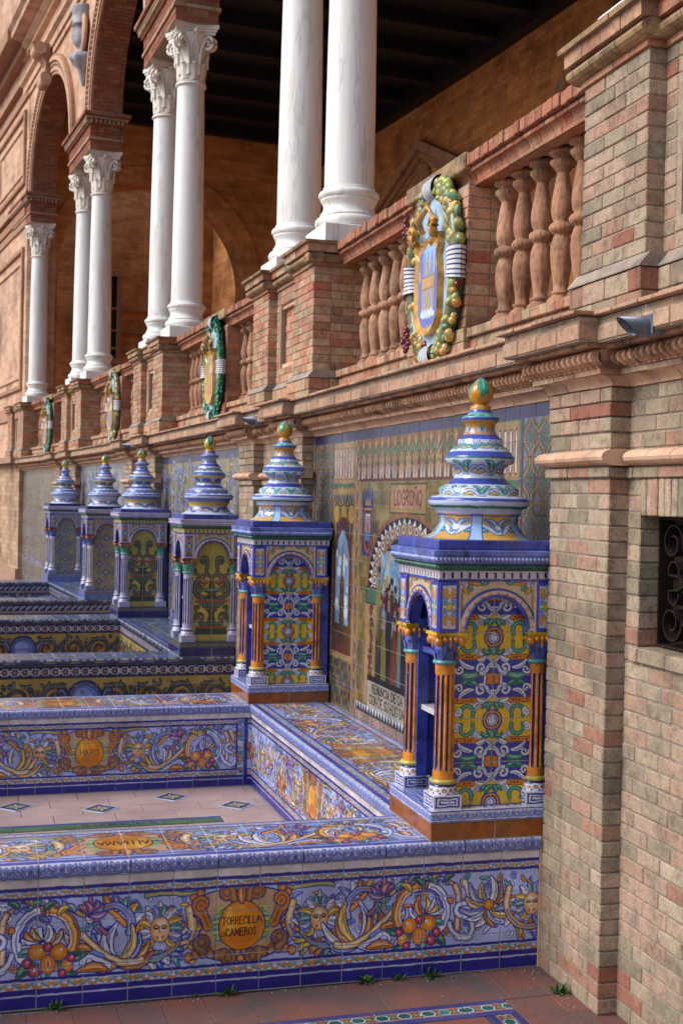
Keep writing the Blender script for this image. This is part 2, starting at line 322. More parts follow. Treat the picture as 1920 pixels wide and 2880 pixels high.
def rinceau_half(cv, rnd):
    """right half of the frieze; field height = 1, x from cartouche centre"""
    acanthus_scroll(cv, 1.06, .5, .43, 2.6, 1.2, rnd, w=.056); acanthus_scroll(cv, 1.06, .5, .45, -.7, -.55, rnd, w=.03, main=(120,150,130))
    face(cv, 1.06, .5, .165)
    cv.stroke(bez((.52,.97),(.7,.86),(.9,1.02),(1.25,.94)), .026, (120,150,130), NAVY, .013, YEL)
    for q in ((.55,.93),(.63,.87),(.6,.14),(.7,.1)): cv.dot(q[0], q[1], .05, (186,112,34), NAVY, .013, (214,156,80))
    curl(cv, (1.5,.6), (1.62,.84), .11, -.5, 1.2, .035, ORA, hl=(220,170,100)); curl(cv, (1.45,.2), (1.3,.06), .07, .2, 1, .025, PALE)
    acanthus_scroll(cv, 1.72, .62, .3, 3.6, -.9, rnd, w=.04, main=(120,140,200)); burst(cv, 1.6, .1, 2.9, .2, 9, .55, rnd); cv.stroke(bez((1.3,.12),(1.6,.0),(1.9,.3),(2.2,.66)), .034, (204,156,54), NAVY, .013, WHT)
    curl(cv, (1.7,.08), (1.98,.13), .09, 2.6, -1.1, .03, PALE); leaf(cv, (1.75,.05), (2.1,.05), .1, .045, ORA, NAVY, .013); curl(cv, (1.8,.2), (2.08,.28), .08, 2.6, -1.2, .026, SKYB)
    cv.stroke(bez((1.75,.5),(1.9,.6),(1.95,.8),(1.97,.97)), .022, PINK, NAVY, .013)
    for a in (.3, .8, 1.2, 2.0, 2.4, 2.9): leaf(cv, (1.95,.72), (1.95+.2*math.cos(a), .72+.2*math.sin(a)), .15, .035, (168,96,120) if a < 2 else (150,120,180), NAVY, .013, (210,160,180))
    for k in range(6): cv.dot(1.86+.05*k, .6+.03*math.sin(k*1.3), .024, TEAL, NAVY, .006)
    leaf(cv, (2.0,.32), (2.26,.52), -.2, .045, (208,190,170), NAVY, .013, ORA); leaf(cv, (1.96,.3), (2.22,.3), .2, .045, ORA, NAVY, .013, YEL)
    p = arc(2.5, .47, .36, -.9, 4.3, 40); cv.stroke(p, .062, (206,206,220), NAVY, .014, WHT)
    cv.stroke(arc(2.5, .47, .37, 1.5, 4.3, 24), .05, (186,122,48), None, 0, (220,186,116)); cv.stroke(arc(2.5, .47, .32, .0, 1.5, 14), .016, BLUE); cv.stroke(arc(2.5, .47, .37, -.4, 1.2, 14), .012, (110,130,200)); cv.stroke(arc(2.5, .47, .4, 1.8, 4.0, 14), .012, (130,70,20))
    for a in (1.35, 1.5, 1.65): cv.stroke([(2.5+.3*math.cos(a), .47+.3*math.sin(a)), (2.5+.43*math.cos(a), .47+.43*math.sin(a))], .01, (110,70,40))
    burst(cv, 2.55, .42, 2.6, -.1, 8, .27, rnd)
    fruits(cv, 2.48, .26, .82)
    cv.stroke(bez((2.05,.74),(2.4,1.02),(2.7,1.0),(3.02,.8)), [.02,.026,.034,.038,.04,.04,.04,.038,.036,.034,.03,.026,.022,.018], (186,150,70), NAVY, .013, PALE)
    for k in range(9): q = bez((2.05,.74),(2.4,1.02),(2.7,1.0),(3.02,.8), 12)[k+1]; leaf(cv, q, (q[0]+.12, q[1]+(-.1 if k % 2 else .07)), .2, .034, (TEAL, YEL, SKYB, GRN, PALE)[k % 5], NAVY, .011)
    cv.dot(2.93, .62, .04, ORA, NAVY, .013)
    cv.stroke(bez((3.0,.8),(3.12,.6),(3.0,.4),(3.05,.2)), .04, (186,136,70), NAVY, .013, WHT); cv.stroke(bez((3.12,.85),(3.2,.6),(3.35,.5),(3.5,.25)), .04, (196,160,110), NAVY, .013, WHT)
    cv.stroke(np.vstack([bez((2.92,.3),(2.95,.05),(3.3,-.02),(3.25,.25),12), bez((3.25,.25),(3.2,.4),(3.0,.35),(3.02,.5),10), bez((3.02,.5),(3.05,.62),(3.25,.5),(3.3,.68),10)]), .032, (170,178,210), NAVY, .013, WHT)
    burst(cv, 3.5, .52, .2, 6.3, 15, .4, rnd); cv.dot(3.5, .52, .07, ORA, NAVY, .013, YEL)
    acanthus_scroll(cv, 4.15, .5, .42, 2.6, 1.25, rnd); face(cv, 4.15, .5, .16); burst(cv, 4.75, .1, 2.8, .3, 11, .6, rnd); acanthus_scroll(cv, 5.4, .5, .42, .5, -1.4, rnd); fruits(cv, 5.4, .35, .8)

def filler(cv, x0, x1, y0, y1, n, rnd, cols, k=1., ol=NAVY):
    for _ in range(n):
        x, y = rnd.uniform(x0, x1), rnd.uniform(y0, y1); a = rnd.uniform(0, 6.28)
        c = cols[int(rnd.integers(len(cols)))]
        if rnd.random() < .45: curl(cv, None, (x, y), .07*k, a, rnd.choice([-1, 1])*1.1, .022*k, c, ol, .01*k)
        else: leaf(cv, (x, y), (x+.16*k*math.cos(a), y+.16*k*math.sin(a)), rnd.uniform(-.3, .3), .035*k, c, ol, .01*k)

def cartouche(cv, lines, smaller=None):
    NB = (134,92,56)
    for m in (False, True):
        cv.push(0, 0, 1, 0, m)
        cv.fill([(0,.1),(.3,.06),(.52,.13),(.6,.3),(.5,.5),(.62,.66),(.6,.85),(.42,.92),(.2,.96),(0,.88)], (176,146,112), NAVY, .02)
        cv.fill([(.3,.1),(.5,.16),(.55,.3),(.45,.4),(.4,.22)], NB); cv.fill([(.42,.88),(.55,.8),(.56,.68),(.45,.55),(.46,.75)], NB)
        curl(cv, (.44,.5), (.52,.78), .1, -1.6, 1.1, .06, (196,120,40), NAVY, .016, BRN); curl(cv, (.5,.15), (.5,.27), .09, -.6, 1.2, .055, NB, NAVY, .014, (170,140,110))
        curl(cv, (.1,.82), (.2,.9), .09, 2.6, -1.2, .05, NB, NAVY, .014, (196,130,60)); curl(cv, (.3,.1), (.15,.08), .09, .6, -1.2, .05, NB, NAVY, .014, (190,120,50))
        for k in range(6): leaf(cv, (.24,.3+.08*k), (.4-.01*abs(k-2.5)**2,.3+.07*k), .1, .035, (TEAL, (150,170,70))[k % 2], None)
        cv.pop()
    cv.ell(0, .47, .305, .325, ORA, INK, .012); cv.ell(-.05, .5, .22, .24, (214,142,40)); cv.ell(-.16, .52, .05, .2, (222,170,70)); cv.ell(.02, .33, .2, .1, (190,108,18))
    leaf(cv, (0,.78), (0,1.0), 0, .05, ORA, NAVY, .014); cv.dot(0, .05, .045, ORA, NAVY, .016, (230,180,110))
    for (s, y, h) in lines: text(cv, s, 0, y, h, (36,22,16), kx=.62 if len(s) > 5 else .8)
    if smaller: text(cv, smaller[0], smaller[1], smaller[2], smaller[3], (36,22,16))

def small_border(cv, x0, x1, y0, y1):
    h = y1-y0; cv.rect(x0, y0, x1, y1, (186,186,204)); x = x0; i = 0; P = h*3.2
    while x < x1+P:
        for m in (False, True):
            cv.push(x, y0, h, 0, m)
            leaf(cv, (.3,.2), (1.3,.75), .15, .18, (110,160,160), (60,80,130), .04); curl(cv, (.1,.5), (.3,.62), .2, -2, .8, .13, (204,134,50), (110,80,50), .03)
            cv.stroke(arc(1.5,.45,.35,3.4,6.0,8), .09, (204,134,50), (110,80,50), .03); cv.dot(1.5, .55, .22, (206,206,220), (60,70,130), .04)
            cv.pop()
        x += P; i += 1

def arabesque_blue(cv, x0, x1, y0, y1, bg=(188,188,206), c1=(66,82,170), c2=(120,134,196)):
    h = y1-y0; cv.rect(x0, y0, x1, y1, bg); x = x0-h; P = h*2.5
    while x < x1+P:
        for m in (False, True):
            cv.push(x, y0+h*.5, h, 0, m)
            p = bez((.05,0),(.35,-.55),(.75,-.3),(.7,.05),12); cv.stroke(p, .07, c2, c1, .05); curl(cv, (.45,-.28), (.5,.1), .2, -1.4, 1.0, .075, c2, c1, .045)
            leaf(cv, (.7,-.3), (1.2,-.32), .15, .09, c2, c1, .045); leaf(cv, (.72,.05), (1.1,.34), -.2, .1, c2, c1, .045); cv.dot(1.22, .02, .13, c2, c1, .045); cv.dot(.9, -.05, .06, c1)
            for a in (.6, 1.2, -.6, -1.2): cv.dot(.17*math.cos(a), .25*math.sin(a), .1, c2, c1, .045)
            cv.pop()
        cv.dot(x, y0+h*.5, h*.1, c1); x += P

# ---- panels -------------------------------------------------------------------------------------
def pt_bench(lines, smaller, length, cx, seed, ppm=640, frame_right=None):
    """front of a bay bench: 0.405 m high, cartouche centred at cx"""
    cv = Cv(length, .405, ppm, (160,172,216)); rnd = np.random.default_rng(seed)
    cv.push(cx, .098, .245)
    for m in (False, True):
        cv.push(0, 0, 1, 0, m); filler(cv, .6, 5.6, .04, .96, 170, rnd, (PALE, WHT, SKYB, YEL, (96,110,190), (120,140,206), TEAL, ORA), .7); rinceau_half(cv, rnd); cv.pop()
    cartouche(cv, lines, smaller); cv.pop()
    L = length; D = (36,38,128)
    cv.rect(0, .343, L, .405, (204,196,196)); cv.rect(0, .366, L, .378, D); small_border(cv, 0, L, .348, .366); cv.rect(0, .338, L, .348, D)
    cv.rect(0, .088, L, .098, D); small_border(cv, 0, L, .062, .088); cv.rect(0, .044, L, .062, D); cv.rect(0, .038, L, .044, (176,180,206)); cv.rect(0, 0, L, .038, D)
    if frame_right:
        L = frame_right
        cv.rect(L-.05, .06, L-.02, .37, (190,190,206)); filler(cv, L-.045, L-.025, .07, .36, 40, rnd, (TEAL, ORA, SKYB), .12); cv.rect(L-.02, 0, L, .38, D); cv.rect(L-.062, .09, L-.052, .345, D)
    cv.mottle(.12, .02, seed, .0); return cv

def pt_seat_top(length, depth, name, seed, ppm=480, dark=False):
    cv = Cv(length, depth, ppm, (136,152,202) if not dark else (76,92,130)); rnd = np.random.default_rng(seed); f = depth-.13; D = (40,44,132)
    cols = (PALE, TEAL, ORA, SKYB, YEL, WHT) if not dark else ((110,130,140),(70,110,110),(130,120,70),(90,110,170))
    cv.push(length/2, .065, f)
    for m in (False, True):
        cv.push(0, 0, 1, 0, m); filler(cv, .6, length/f/2, .05, .95, 70, rnd, cols); 
        if not dark: rinceau_half(cv, rnd)
        cv.pop()
    if dark: filler(cv, -length/f/2, length/f/2, .05, .95, int(260*length), rnd, cols, 1.2, (30,40,80))
    else:
        if name: cv.push(0, 1, 1, pi); cartouche(cv, [(name, .4, .15)]); cv.pop()
        else: cartouche(cv, [])
    cv.pop()
    for y in (.0, depth-.065):
        if dark: cv.rect(0, y, length, y+.065, (70,80,130)); filler(cv, 0, length, y+.01, y+.055, int(40*length), rnd, ((150,150,170),(60,70,140),(150,140,80)), .15, (30,40,90))
        else: small_border(cv, 0, length, y+.012, y+.035)
    for y in (.0, .05, depth-.06, depth-.012): cv.rect(0, y, length, y+.01, D)
    cv.mottle(.12, .02, seed, .08); return cv

def pt_nosing(length, c1=(66,82,170), c2=(120,134,196), bg=(190,188,204), ppm=800, kind=0):
    cv = Cv(length, .06, ppm, bg)
    if kind == 0:
        arabesque_blue(cv, 0, length, .004, .042, bg, c1, c2); cv.rect(0, .043, length, .06, (60,72,176)); cv.rect(0, 0, length, .003, (90,90,130))
    else:
        rnd = np.random.default_rng(4); cv.rect(0, 0, length, .06, (60,66,96)); x = .1
        while x < length:
            for m in (False, True):
                cv.push(x, .006, .036, 0, m)
                for a, c in ((.2,(150,140,80)),(.8,(180,160,80)),(1.3,(140,150,190)),(-.1,(90,110,160))): leaf(cv, (0,.2), (1.2*math.cos(a), .2+.75*math.sin(a)), .2, .14, c, (34,36,70), .05)
                leaf(cv, (1.2,.5), (2.1,.5), .2, .2, (110,124,150), (34,36,70), .05)
                cv.pop()
            x += .17
        cv.rect(0, .043, length, .06, (84,92,150))
    cv.mottle(.06, .01, 3); return cv

def pt_bench_dark(lines, length, cx, seed, navy=False, ppm=420):
    G = (24,46,52); G2 = (70,100,110); bg = (168,140,56) if not navy else (36,42,110)
    cv = Cv(length, .405, ppm, bg); rnd = np.random.default_rng(seed)
    if navy: G, G2 = (110,128,170), (176,190,214)
    cv.push(cx, .05, .25)
    for m in (False, True):
        cv.push(0, 0, 1, 0, m)
        filler(cv, .5, 6, .05, .95, 90, rnd, (G, (150,100,30), (40,70,70), (190,160,70)) if not navy else (G, G2, (190,160,60)), 1., G if not navy else (20,24,70))
        x = .85; i = 0
        while x < 6:
            sg = 1 if i % 2 else -1
            p = spiral(x, .5, .42, .08, 2.4*sg, 1.6*sg, 40); t = np.linspace(0, 1, 40); cv.stroke(p, .07-.035*t, G, (150,92,24) if not navy else (24,28,80), .035, G2)
            for a in np.linspace(0, 6, 8): leaf(cv, (x+.4*math.cos(a), .5+.4*math.sin(a)), (x+.58*math.cos(a+.5), .5+.5*math.sin(a+.5)), .3, .05, G, None, 0, G2)
            cv.dot(x, .5, .08, (150,60,30) if not navy else (190,160,60)); x += .95; i += 1
        cv.stroke(bez((.3,.3),(.5,.1),(.5,.9),(.7,.7)), .06, (40,50,90), (20,24,60), .02, SKYB); cv.pop()
    if lines is not None:
        cv.dot(0, .5, .5, (30,40,96)); cv.dot(0, .5, .43, (72,92,150), (24,30,70), .03); cv.dot(0, .5, .35, (84,112,196), (30,44,120), .02); cv.dot(-.04, .54, .24, (132,156,220))
        for (s, y, h) in lines: text(cv, s, 0, y, h, (26,28,60))
    cv.pop(); L = length
    cv.rect(0, .315, L, .405, (26,26,74)); x = .02
    while x < L:
        if not navy:
            cv.rect(x, .335, x+.045, .388, (196,200,214)); cv.push(x+.022, .361, .03)
            for k in range(6): cv.dot(.55*math.cos(k*pi/3), .55*math.sin(k*pi/3), .28, (30,30,90))
            cv.dot(0, 0, .3, (190,110,40)); cv.pop(); cv.dot(x+.056, .361, .016, (196,200,214)); cv.dot(x+.056, .361, .007, (180,110,40))
        else: leaf(cv, (x, .34), (x+.06, .385), .2, .012, (140,150,190), None)
        x += .068
    if navy: cv.rect(0, .31, L, .335, (150,130,110))
    cv.rect(0, 0, L, .045, (28,30,84)); cv.mottle(.08, .02, seed); return cv

def pt_kiosk_a(w=.303, h=.745, ppm=900):
    cv = Cv(w, h, ppm, (218,178,36)); Wd = (208,212,228); B = (48,56,160); G = (48,136,116)
    P = .285; k = P/2
    y0 = .008-P
    for j in range(5):
        cy = y0+j*P
        for m in (False, True):
            cv.push(w/2, cy, P, 0, m)
            cv.fill([(0,.26),(.14,.27),(.25,.28),(.52,.27),(.52,.73),(.25,.72),(.14,.73),(0,.74)], B)
            for yy in (.24, .76):
                cv.stroke([(.2,yy),(.5,yy)], .028, (206,116,30), (40,40,60), .008)
                for q in (.27,.31,.35,.46): cv.dot(q, yy, .012, (60,30,20))
            Y_ = (218,178,36)
            cv.fill([(0,.12),(.2,.12),(.16,.2),(.06,.27),(0,.36)], Y_); cv.fill([(0,.88),(.2,.88),(.16,.8),(.06,.73),(0,.64)], Y_)
            # ogee white ribbon
            cv.stroke(bez((.0,.33),(.02,.22),(.27,.17),(.25,.02)), .014, Wd, (40,40,60), .006, SKYB); cv.stroke(bez((.0,.67),(.02,.78),(.27,.83),(.25,.98)), .014, Wd, (40,40,60), .006, SKYB)
            for yy, sg in ((.2,1),(.8,-1)):
                leaf(cv, (.13,yy), (.26,yy-sg*.1), .3*sg, .022, Wd, (40,40,60), .005, SKYB); leaf(cv, (.1,yy+sg*.03), (.2,yy+sg*.07), -.3, .025, Wd, (40,40,60), .006)
            for yy, sg in ((.39,1),(.61,-1)):
                curl(cv, (.02,yy-sg*.06), (.15,yy-sg*.02), .085, pi if sg > 0 else pi, -sg*1.2, .023, Wd, (40,40,60), .006, (150,164,206))
                leaf(cv, (.2,yy+.05*sg), (.42,yy+.05*sg), .22*sg, .04, G, (40,40,60), .007, (90,176,150)); leaf(cv, (.26,yy-.02*sg), (.44,yy-.12*sg), .2*sg, .026, Wd, (40,40,60), .005, SKYB)
                curl(cv, None, (.44,yy+.0*sg), .06, 0, sg*1., .016, Wd, (40,40,60), .007)
            cv.fill([(0,.44),(.075,.45),(.075,.55),(0,.56)], (206,116,30), (40,40,60), .007); cv.stroke([(.1,.45),(.1,.55)], .013, Wd, (40,40,60), .006); cv.stroke([(0,.36),(.03,.36)], .012, Wd, (40,40,60), .005); cv.stroke([(0,.64),(.03,.64)], .012, Wd, (40,40,60), .005)
            for sg in (1,-1):   # ring sides
                c = np.array([.28, 0.0]); cv.stroke(arc(.33, .085*sg, .085, -.5*sg, 3.6*sg, 12), .02, G, (40,40,60), .007, (90,176,150))
                leaf(cv, (.02,.17*sg), (.13,.14*sg), .4*sg, .025, G, (40,40,60), .005); leaf(cv, (0,.2*sg), (.06,.12*sg), .2, .03, G, (40,40,60), .005); curl(cv, None, (.46,.09*sg), .05, 2, sg*1, .02, Wd, (40,40,60), .006)
                for q in (.12,.2): cv.dot(q, .165*sg+.02*sg, .008, (60,30,20))
            cv.pop()
        cv.push(w/2, cy, P)
        cv.dot(0, 0, .125, B); cv.dot(0, 0, .105, (206,126,34)); cv.dot(0, 0, .08, (60,30,60)); cv.dot(0, 0, .062, Wd); cv.dot(0, 0, .052, B)
        for q in range(8): leaf(cv, (0,0), (.045*math.cos(q*pi/4), .045*math.sin(q*pi/4)), 0, .007, WHT, None)
        cv.pop()
    cv.mottle(.06, .02, 5, .03); return cv

def pt_kiosk_b(w=.303, h=.745, ppm=520):
    Y = (176,160,62); G = (30,64,58); G2 = (104,140,130); cv = Cv(w, h, ppm, Y); R = (150,50,50)
    cv.push(w/2, .02, .3)
    for m in (False, True):
        cv.push(0, 0, 1, 0, m); O = (140,84,24)
        cv.fill([(0,.1),(.42,.1),(.36,.24),(0,.24)], G, O, .015); cv.stroke([(0,.28),(.36,.28)], .022, R, O, .01)
        cv.fill([(0,.3),(.14,.3),(.06,.5),(.06,.62),(.14,.7),(0,.7)], G, O, .015)
        curl(cv, (.1,.35), (.28,.5), .15, -2, 1.3, .045, G, O, .015, G2); curl(cv, (.38,.6), (.34,.74), .07, -1, 1., .03, G, O, .012, G2)
        cv.fill([(0,.72),(.2,.74),(.3,.84),(.32,.88),(0,.88)], G, O, .015)
        for q in (.05,.12,.19,.25): cv.stroke([(q*.9,.76),(q,.86)], .01, G2)
        cv.stroke([(0,.9),(.38,.9)], .022, R, O, .01)
        cv.fill([(0,.93),(.22,.93),(.05,1.08),(.2,1.14),(.2,1.2),(0,1.2)], G, O, .015); cv.stroke([(0,1.17),(.2,1.17)], .02, G2)
        cv.stroke(bez((.2,.97),(.5,1.0),(.5,1.4),(.2,1.5),18), .05, G, O, .015, G2); curl(cv, (.3,1.1), (.24,1.3), .12, -1.5, 1.3, .035, G, O, .012, G2)
        leaf(cv, (.1,1.35), (.3,1.5), -.3, .05, R, O, .01); cv.fill([(0,1.2),(.07,1.2),(.03,1.45),(0,1.5)], G, O, .012)
        cv.stroke(bez((.05,1.5),(.2,1.55),(.1,1.75),(.12,1.85)), .04, G, O, .015, G2); curl(cv, (.12,1.7), (.2,1.86), .1, 2.8, -1.1, .04, G, O, .015, G2); curl(cv, (.3,1.5), (.42,1.62), .07, -2, 1, .03, G, O, .012, G2)
        for q in ((.22,.5),(.3,.45),(.24,1.3),(.2,1.25)): cv.dot(q[0], q[1], .025, ORA)
        leaf(cv, (.35,.42), (.3,.3), .2, .04, (120,150,140), O, .01); cv.pop()
    cv.pop(); cv.mottle(.08, .02, 6); return cv

def pt_kiosk_c(w=.303, h=.745, ppm=420):
    T = (150,134,80); B = (56,70,118); L = (128,140,176); cv = Cv(w, h, ppm, T); P = .19
    for j in range(-1, 8):
        for i in range(-2, 3):
            x = w/2+i*P/1.0*.75+(j % 2)*P*.375; y = j*P*.5
            cv.push(x, y, P)
            for k in range(4): cv.stroke([(0,0),(.36*math.cos(k*pi/2), .36*math.sin(k*pi/2))], .035, L, B, .02)
            for k in range(4): leaf(cv, (.05,.0), (.05+.2*math.cos(k*pi/2+.78), .2*math.sin(k*pi/2+.78)), 0, .05, (176,156,86), (110,110,90), .01)
            if (i+j) % 2 == 0:
                cv.fill([(.3*math.cos(a*pi/4)*(1 if a % 2 == 0 else .55), .3*math.sin(a*pi/4)*(1 if a % 2 == 0 else .55)) for a in range(8)], (70,92,142), L, .03); cv.dot(0, 0, .07, YEL)
            else: cv.dot(0, 0, .06, (200,160,50), L, .02)
            cv.pop()
    cv.mottle(.08, .02, 7); return cv

def pt_grotesque(bg, frame, c1=(196,150,60), c2=SKYB, w=.075, h=.17, ppm=900):
    cv = Cv(w, h, ppm, frame); cv.rect(.011, .011, w-.011, h-.011, bg, (60,60,90), .001)
    for fl in (0, 1):
        for m in (False, True):
            cv.push(w/2, h/2, .05, pi*fl, m)
            curl(cv, (0,.1), (.3,.5), .26, -2, 1.1, .07, c2, (90,100,150), .03); curl(cv, (.05,.8), (.3,1.05), .22, -1, 1.1, .06, c1, (150,110,60), .03)
            leaf(cv, (0,.2), (.42,.12), .3, .07, (110,170,150), (60,90,100), .03); cv.dot(.3, 1.3, .06, c1); cv.dot(0, 1.35, .05, c2); leaf(cv, (.1,.6), (.45,.75), .2, .06, c1, (150,110,60), .03)
            cv.pop()
    cv.dot(w/2, h/2, .01, YEL, TEAL, .003); cv.mottle(.05, .01, 8, .05); return cv

def pt_spandrel(bg, w=.29, h=.19, ppm=700):
    cv = Cv(w, h, ppm, bg)
    for m in (False, True):
        cv.push(w/2, 0, 1, 0, m)
        for a, c in ((2.2,TEAL),(2.9,(206,150,60)),(1.6,PALE),(3.6,TEAL),(4.4,(206,150,60)),(.8,PALE)): leaf(cv, (.115,.16), (.115+.026*math.cos(a), .16+.026*math.sin(a)), .2, .0055, c, (90,80,70), .0016)
        leaf(cv, (.1,.172), (.03,.178), +.1, .005, (206,150,60), (90,80,70), .0016); leaf(cv, (.06,.178), (.035,.172), .1, .008, TEAL, (90,80,70), .0016)
        leaf(cv, (.13,.14), (.135,.07), .1, .006, (206,150,60), (90,80,70), .0016); cv.pop()
    cv.mottle(.05, .01, 9, .05); return cv

def pt_dome(kind, ppm=520):
    """unwrapped dome: u = circumference (1 unit = full turn mapped to 1 m), v = 0..0.66 m of height"""
    cv = Cv(1.0, .68, ppm, (196,208,226)); rnd = np.random.default_rng(20+kind); B = (66,80,178); G = (70,160,144)
    Yl = (204,160,70) if kind != 2 else (196,176,70); W2 = (182,196,226)
    def ring(y0, y1, c): cv.rect(0, y0, 1, y1, c)
    def leaves(y0, y1, n, cols, ol=(60,80,140)):
        h = y1-y0
        for i in range(n):
            x = (i+.5)/n
            for m in (False, True):
                cv.push(x, y0+h*.1, h, 0, m)
                cv.stroke(bez((.0,.1),(.3,.0),(.6,.9),(1.15,.4)), .09, cols[0], ol, .035); leaf(cv, (.1,.2), (.6,.85), .3, .15, cols[1], ol, .03); leaf(cv, (.55,.2), (1.15,.1), .2, .12, cols[2 % len(cols)], ol, .03)
                cv.pop()
            cv.dot(x, y0+h*.5, h*.14, cols[-1], ol, h*.03)
    ring(0, .125, Yl if kind == 0 else W2)
    leaves(.015, .1, 6, (W2, (120,150,200), (70,150,140), WHT) if kind == 0 else ((80,90,170), WHT, (190,160,80), WHT))
    if kind == 0:
        for i in range(6): cv.rect(i/6-.018, 0, i/6+.018, .12, (150,186,226), B, .004)
        ring(.112, .118, B)
    elif kind == 1: ring(.085, .125, (190,164,60))
    ring(.125, .15, W2 if kind != 1 else (120,120,170)); ring(.15, .163, (44,112,90) if kind == 0 else B); ring(.163, .185, W2); ring(.185, .2, B)
    ring(.2, .262, (196,210,228)); leaves(.203, .26, 10 if kind == 0 else 18, ((190,200,226), (80,170,160), (206,176,60), (90,180,150)) if kind == 0 else ((90,110,180), (150,170,214), (90,110,180)))
    ring(.268, .298, B); ring(.302, .395, (190,200,218) if kind != 2 else Yl)
    leaves(.305, .385, 6, ((150,170,206), G, (206,166,80), (206,150,70)) if kind == 0 else ((86,100,170), (196,206,226), (70,110,140), WHT))
    if kind == 1: ring(.375, .395, (190,164,60))
    ring(.395, .402, (44,112,90)); ring(.402, .43, B); ring(.43, .49, (194,212,228)); leaves(.434, .485, 8, (G, W2, (206,170,80), G) if kind == 0 else ((70,90,150), W2, (190,110,60), TEAL))
    ring(.49, .515, B); ring(.515, .585, (200,146,58) if kind == 0 else (150,164,200)); leaves(.518, .56, 7, (W2, G, W2, BLUE) if kind == 0 else ((60,70,150), WHT, (60,70,150)))
    ring(.585, .6, B); ring(.6, .625, (100,180,170) if kind == 0 else (130,150,190)); leaves(.6, .622, 10, ((70,150,140), (140,200,190), (70,150,140)) if kind == 0 else ((90,110,170), W2, B)); ring(.625, .64, B); ring(.64, .68, (200,140,60))
    cv.mottle(.07, .02, 30+kind, .08); return cv

def pt_finial(kind, ppm=500):
    base = (206,140,40) if kind == 0 else (190,176,60); g = (50,150,130) if kind == 0 else (40,100,96)
    cv = Cv(.4, .16, ppm, base)
    for i in range(4):
        x = i*.1+.05; cv.fill([(x-.045,.16),(x-.03,.08),(x-.02,.095),(x-.012,.05),(x,.04),(x+.01,.07),(x+.022,.06),(x+.028,.1),(x+.045,.16)], g, (30,80,90), .002); cv.fill([(x-.012,.16),(x-.006,.1),(x+.004,.08),(x+.014,.16)], (120,190,150))
    cv.rect(0, .145, .4, .16, (70,70,190)); cv.mottle(.12, .02, 31, .03); return cv

def pt_floor_border(length, ppm=420):
    cv = Cv(length, .2, ppm, (150,80,54)); D = (44,48,124); rnd = np.random.default_rng(9); x = .02
    while x < length:
        cv.push(x, .1, .1)
        cv.fill([(-.5,0),(-.3,.4),(.3,.4),(.5,0),(.3,-.4),(-.3,-.4)], (150,190,200), (40,60,60), .04); cv.fill([(-.36,0),(-.2,.28),(.2,.28),(.36,0),(.2,-.28),(-.2,-.28)], ((20,96,92),(30,120,120),(20,80,70))[int(rnd.integers(3))], (30,60,60), .03)
        for a in range(4): leaf(cv, (.68,0), (.68+.2*math.cos(a*pi/2+.78), .3*math.sin(a*pi/2+.78)), 0, .07, (110,120,50), (50,40,20), .02)
        cv.dot(.68, 0, .07, YEL); cv.pop(); x += .136
    cv.rect(0, 0, length, .05, D); cv.rect(0, .15, length, .2, D); cv.rect(0, .05, length, .056, (170,150,140)); cv.rect(0, .144, length, .15, (170,150,140)); cv.mottle(.12, .03, 12); return cv

def pt_diamond(ppm=500):
    cv = Cv(.16, .16, ppm, (150,166,196)); cv.rect(.012, .012, .148, .148, (40,44,90))
    for k in range(4):
        cv.push(.08, .08, .06, k*pi/2); leaf(cv, (.1,.1), (.7,.7), 0, .22, (196,160,70), (30,30,60), .05); leaf(cv, (.1,0), (.9,0), 0, .16, (90,150,170), (30,30,60), .05); cv.pop()
    cv.dot(.08, .08, .014, ORA); cv.mottle(.1, .02, 13); return cv

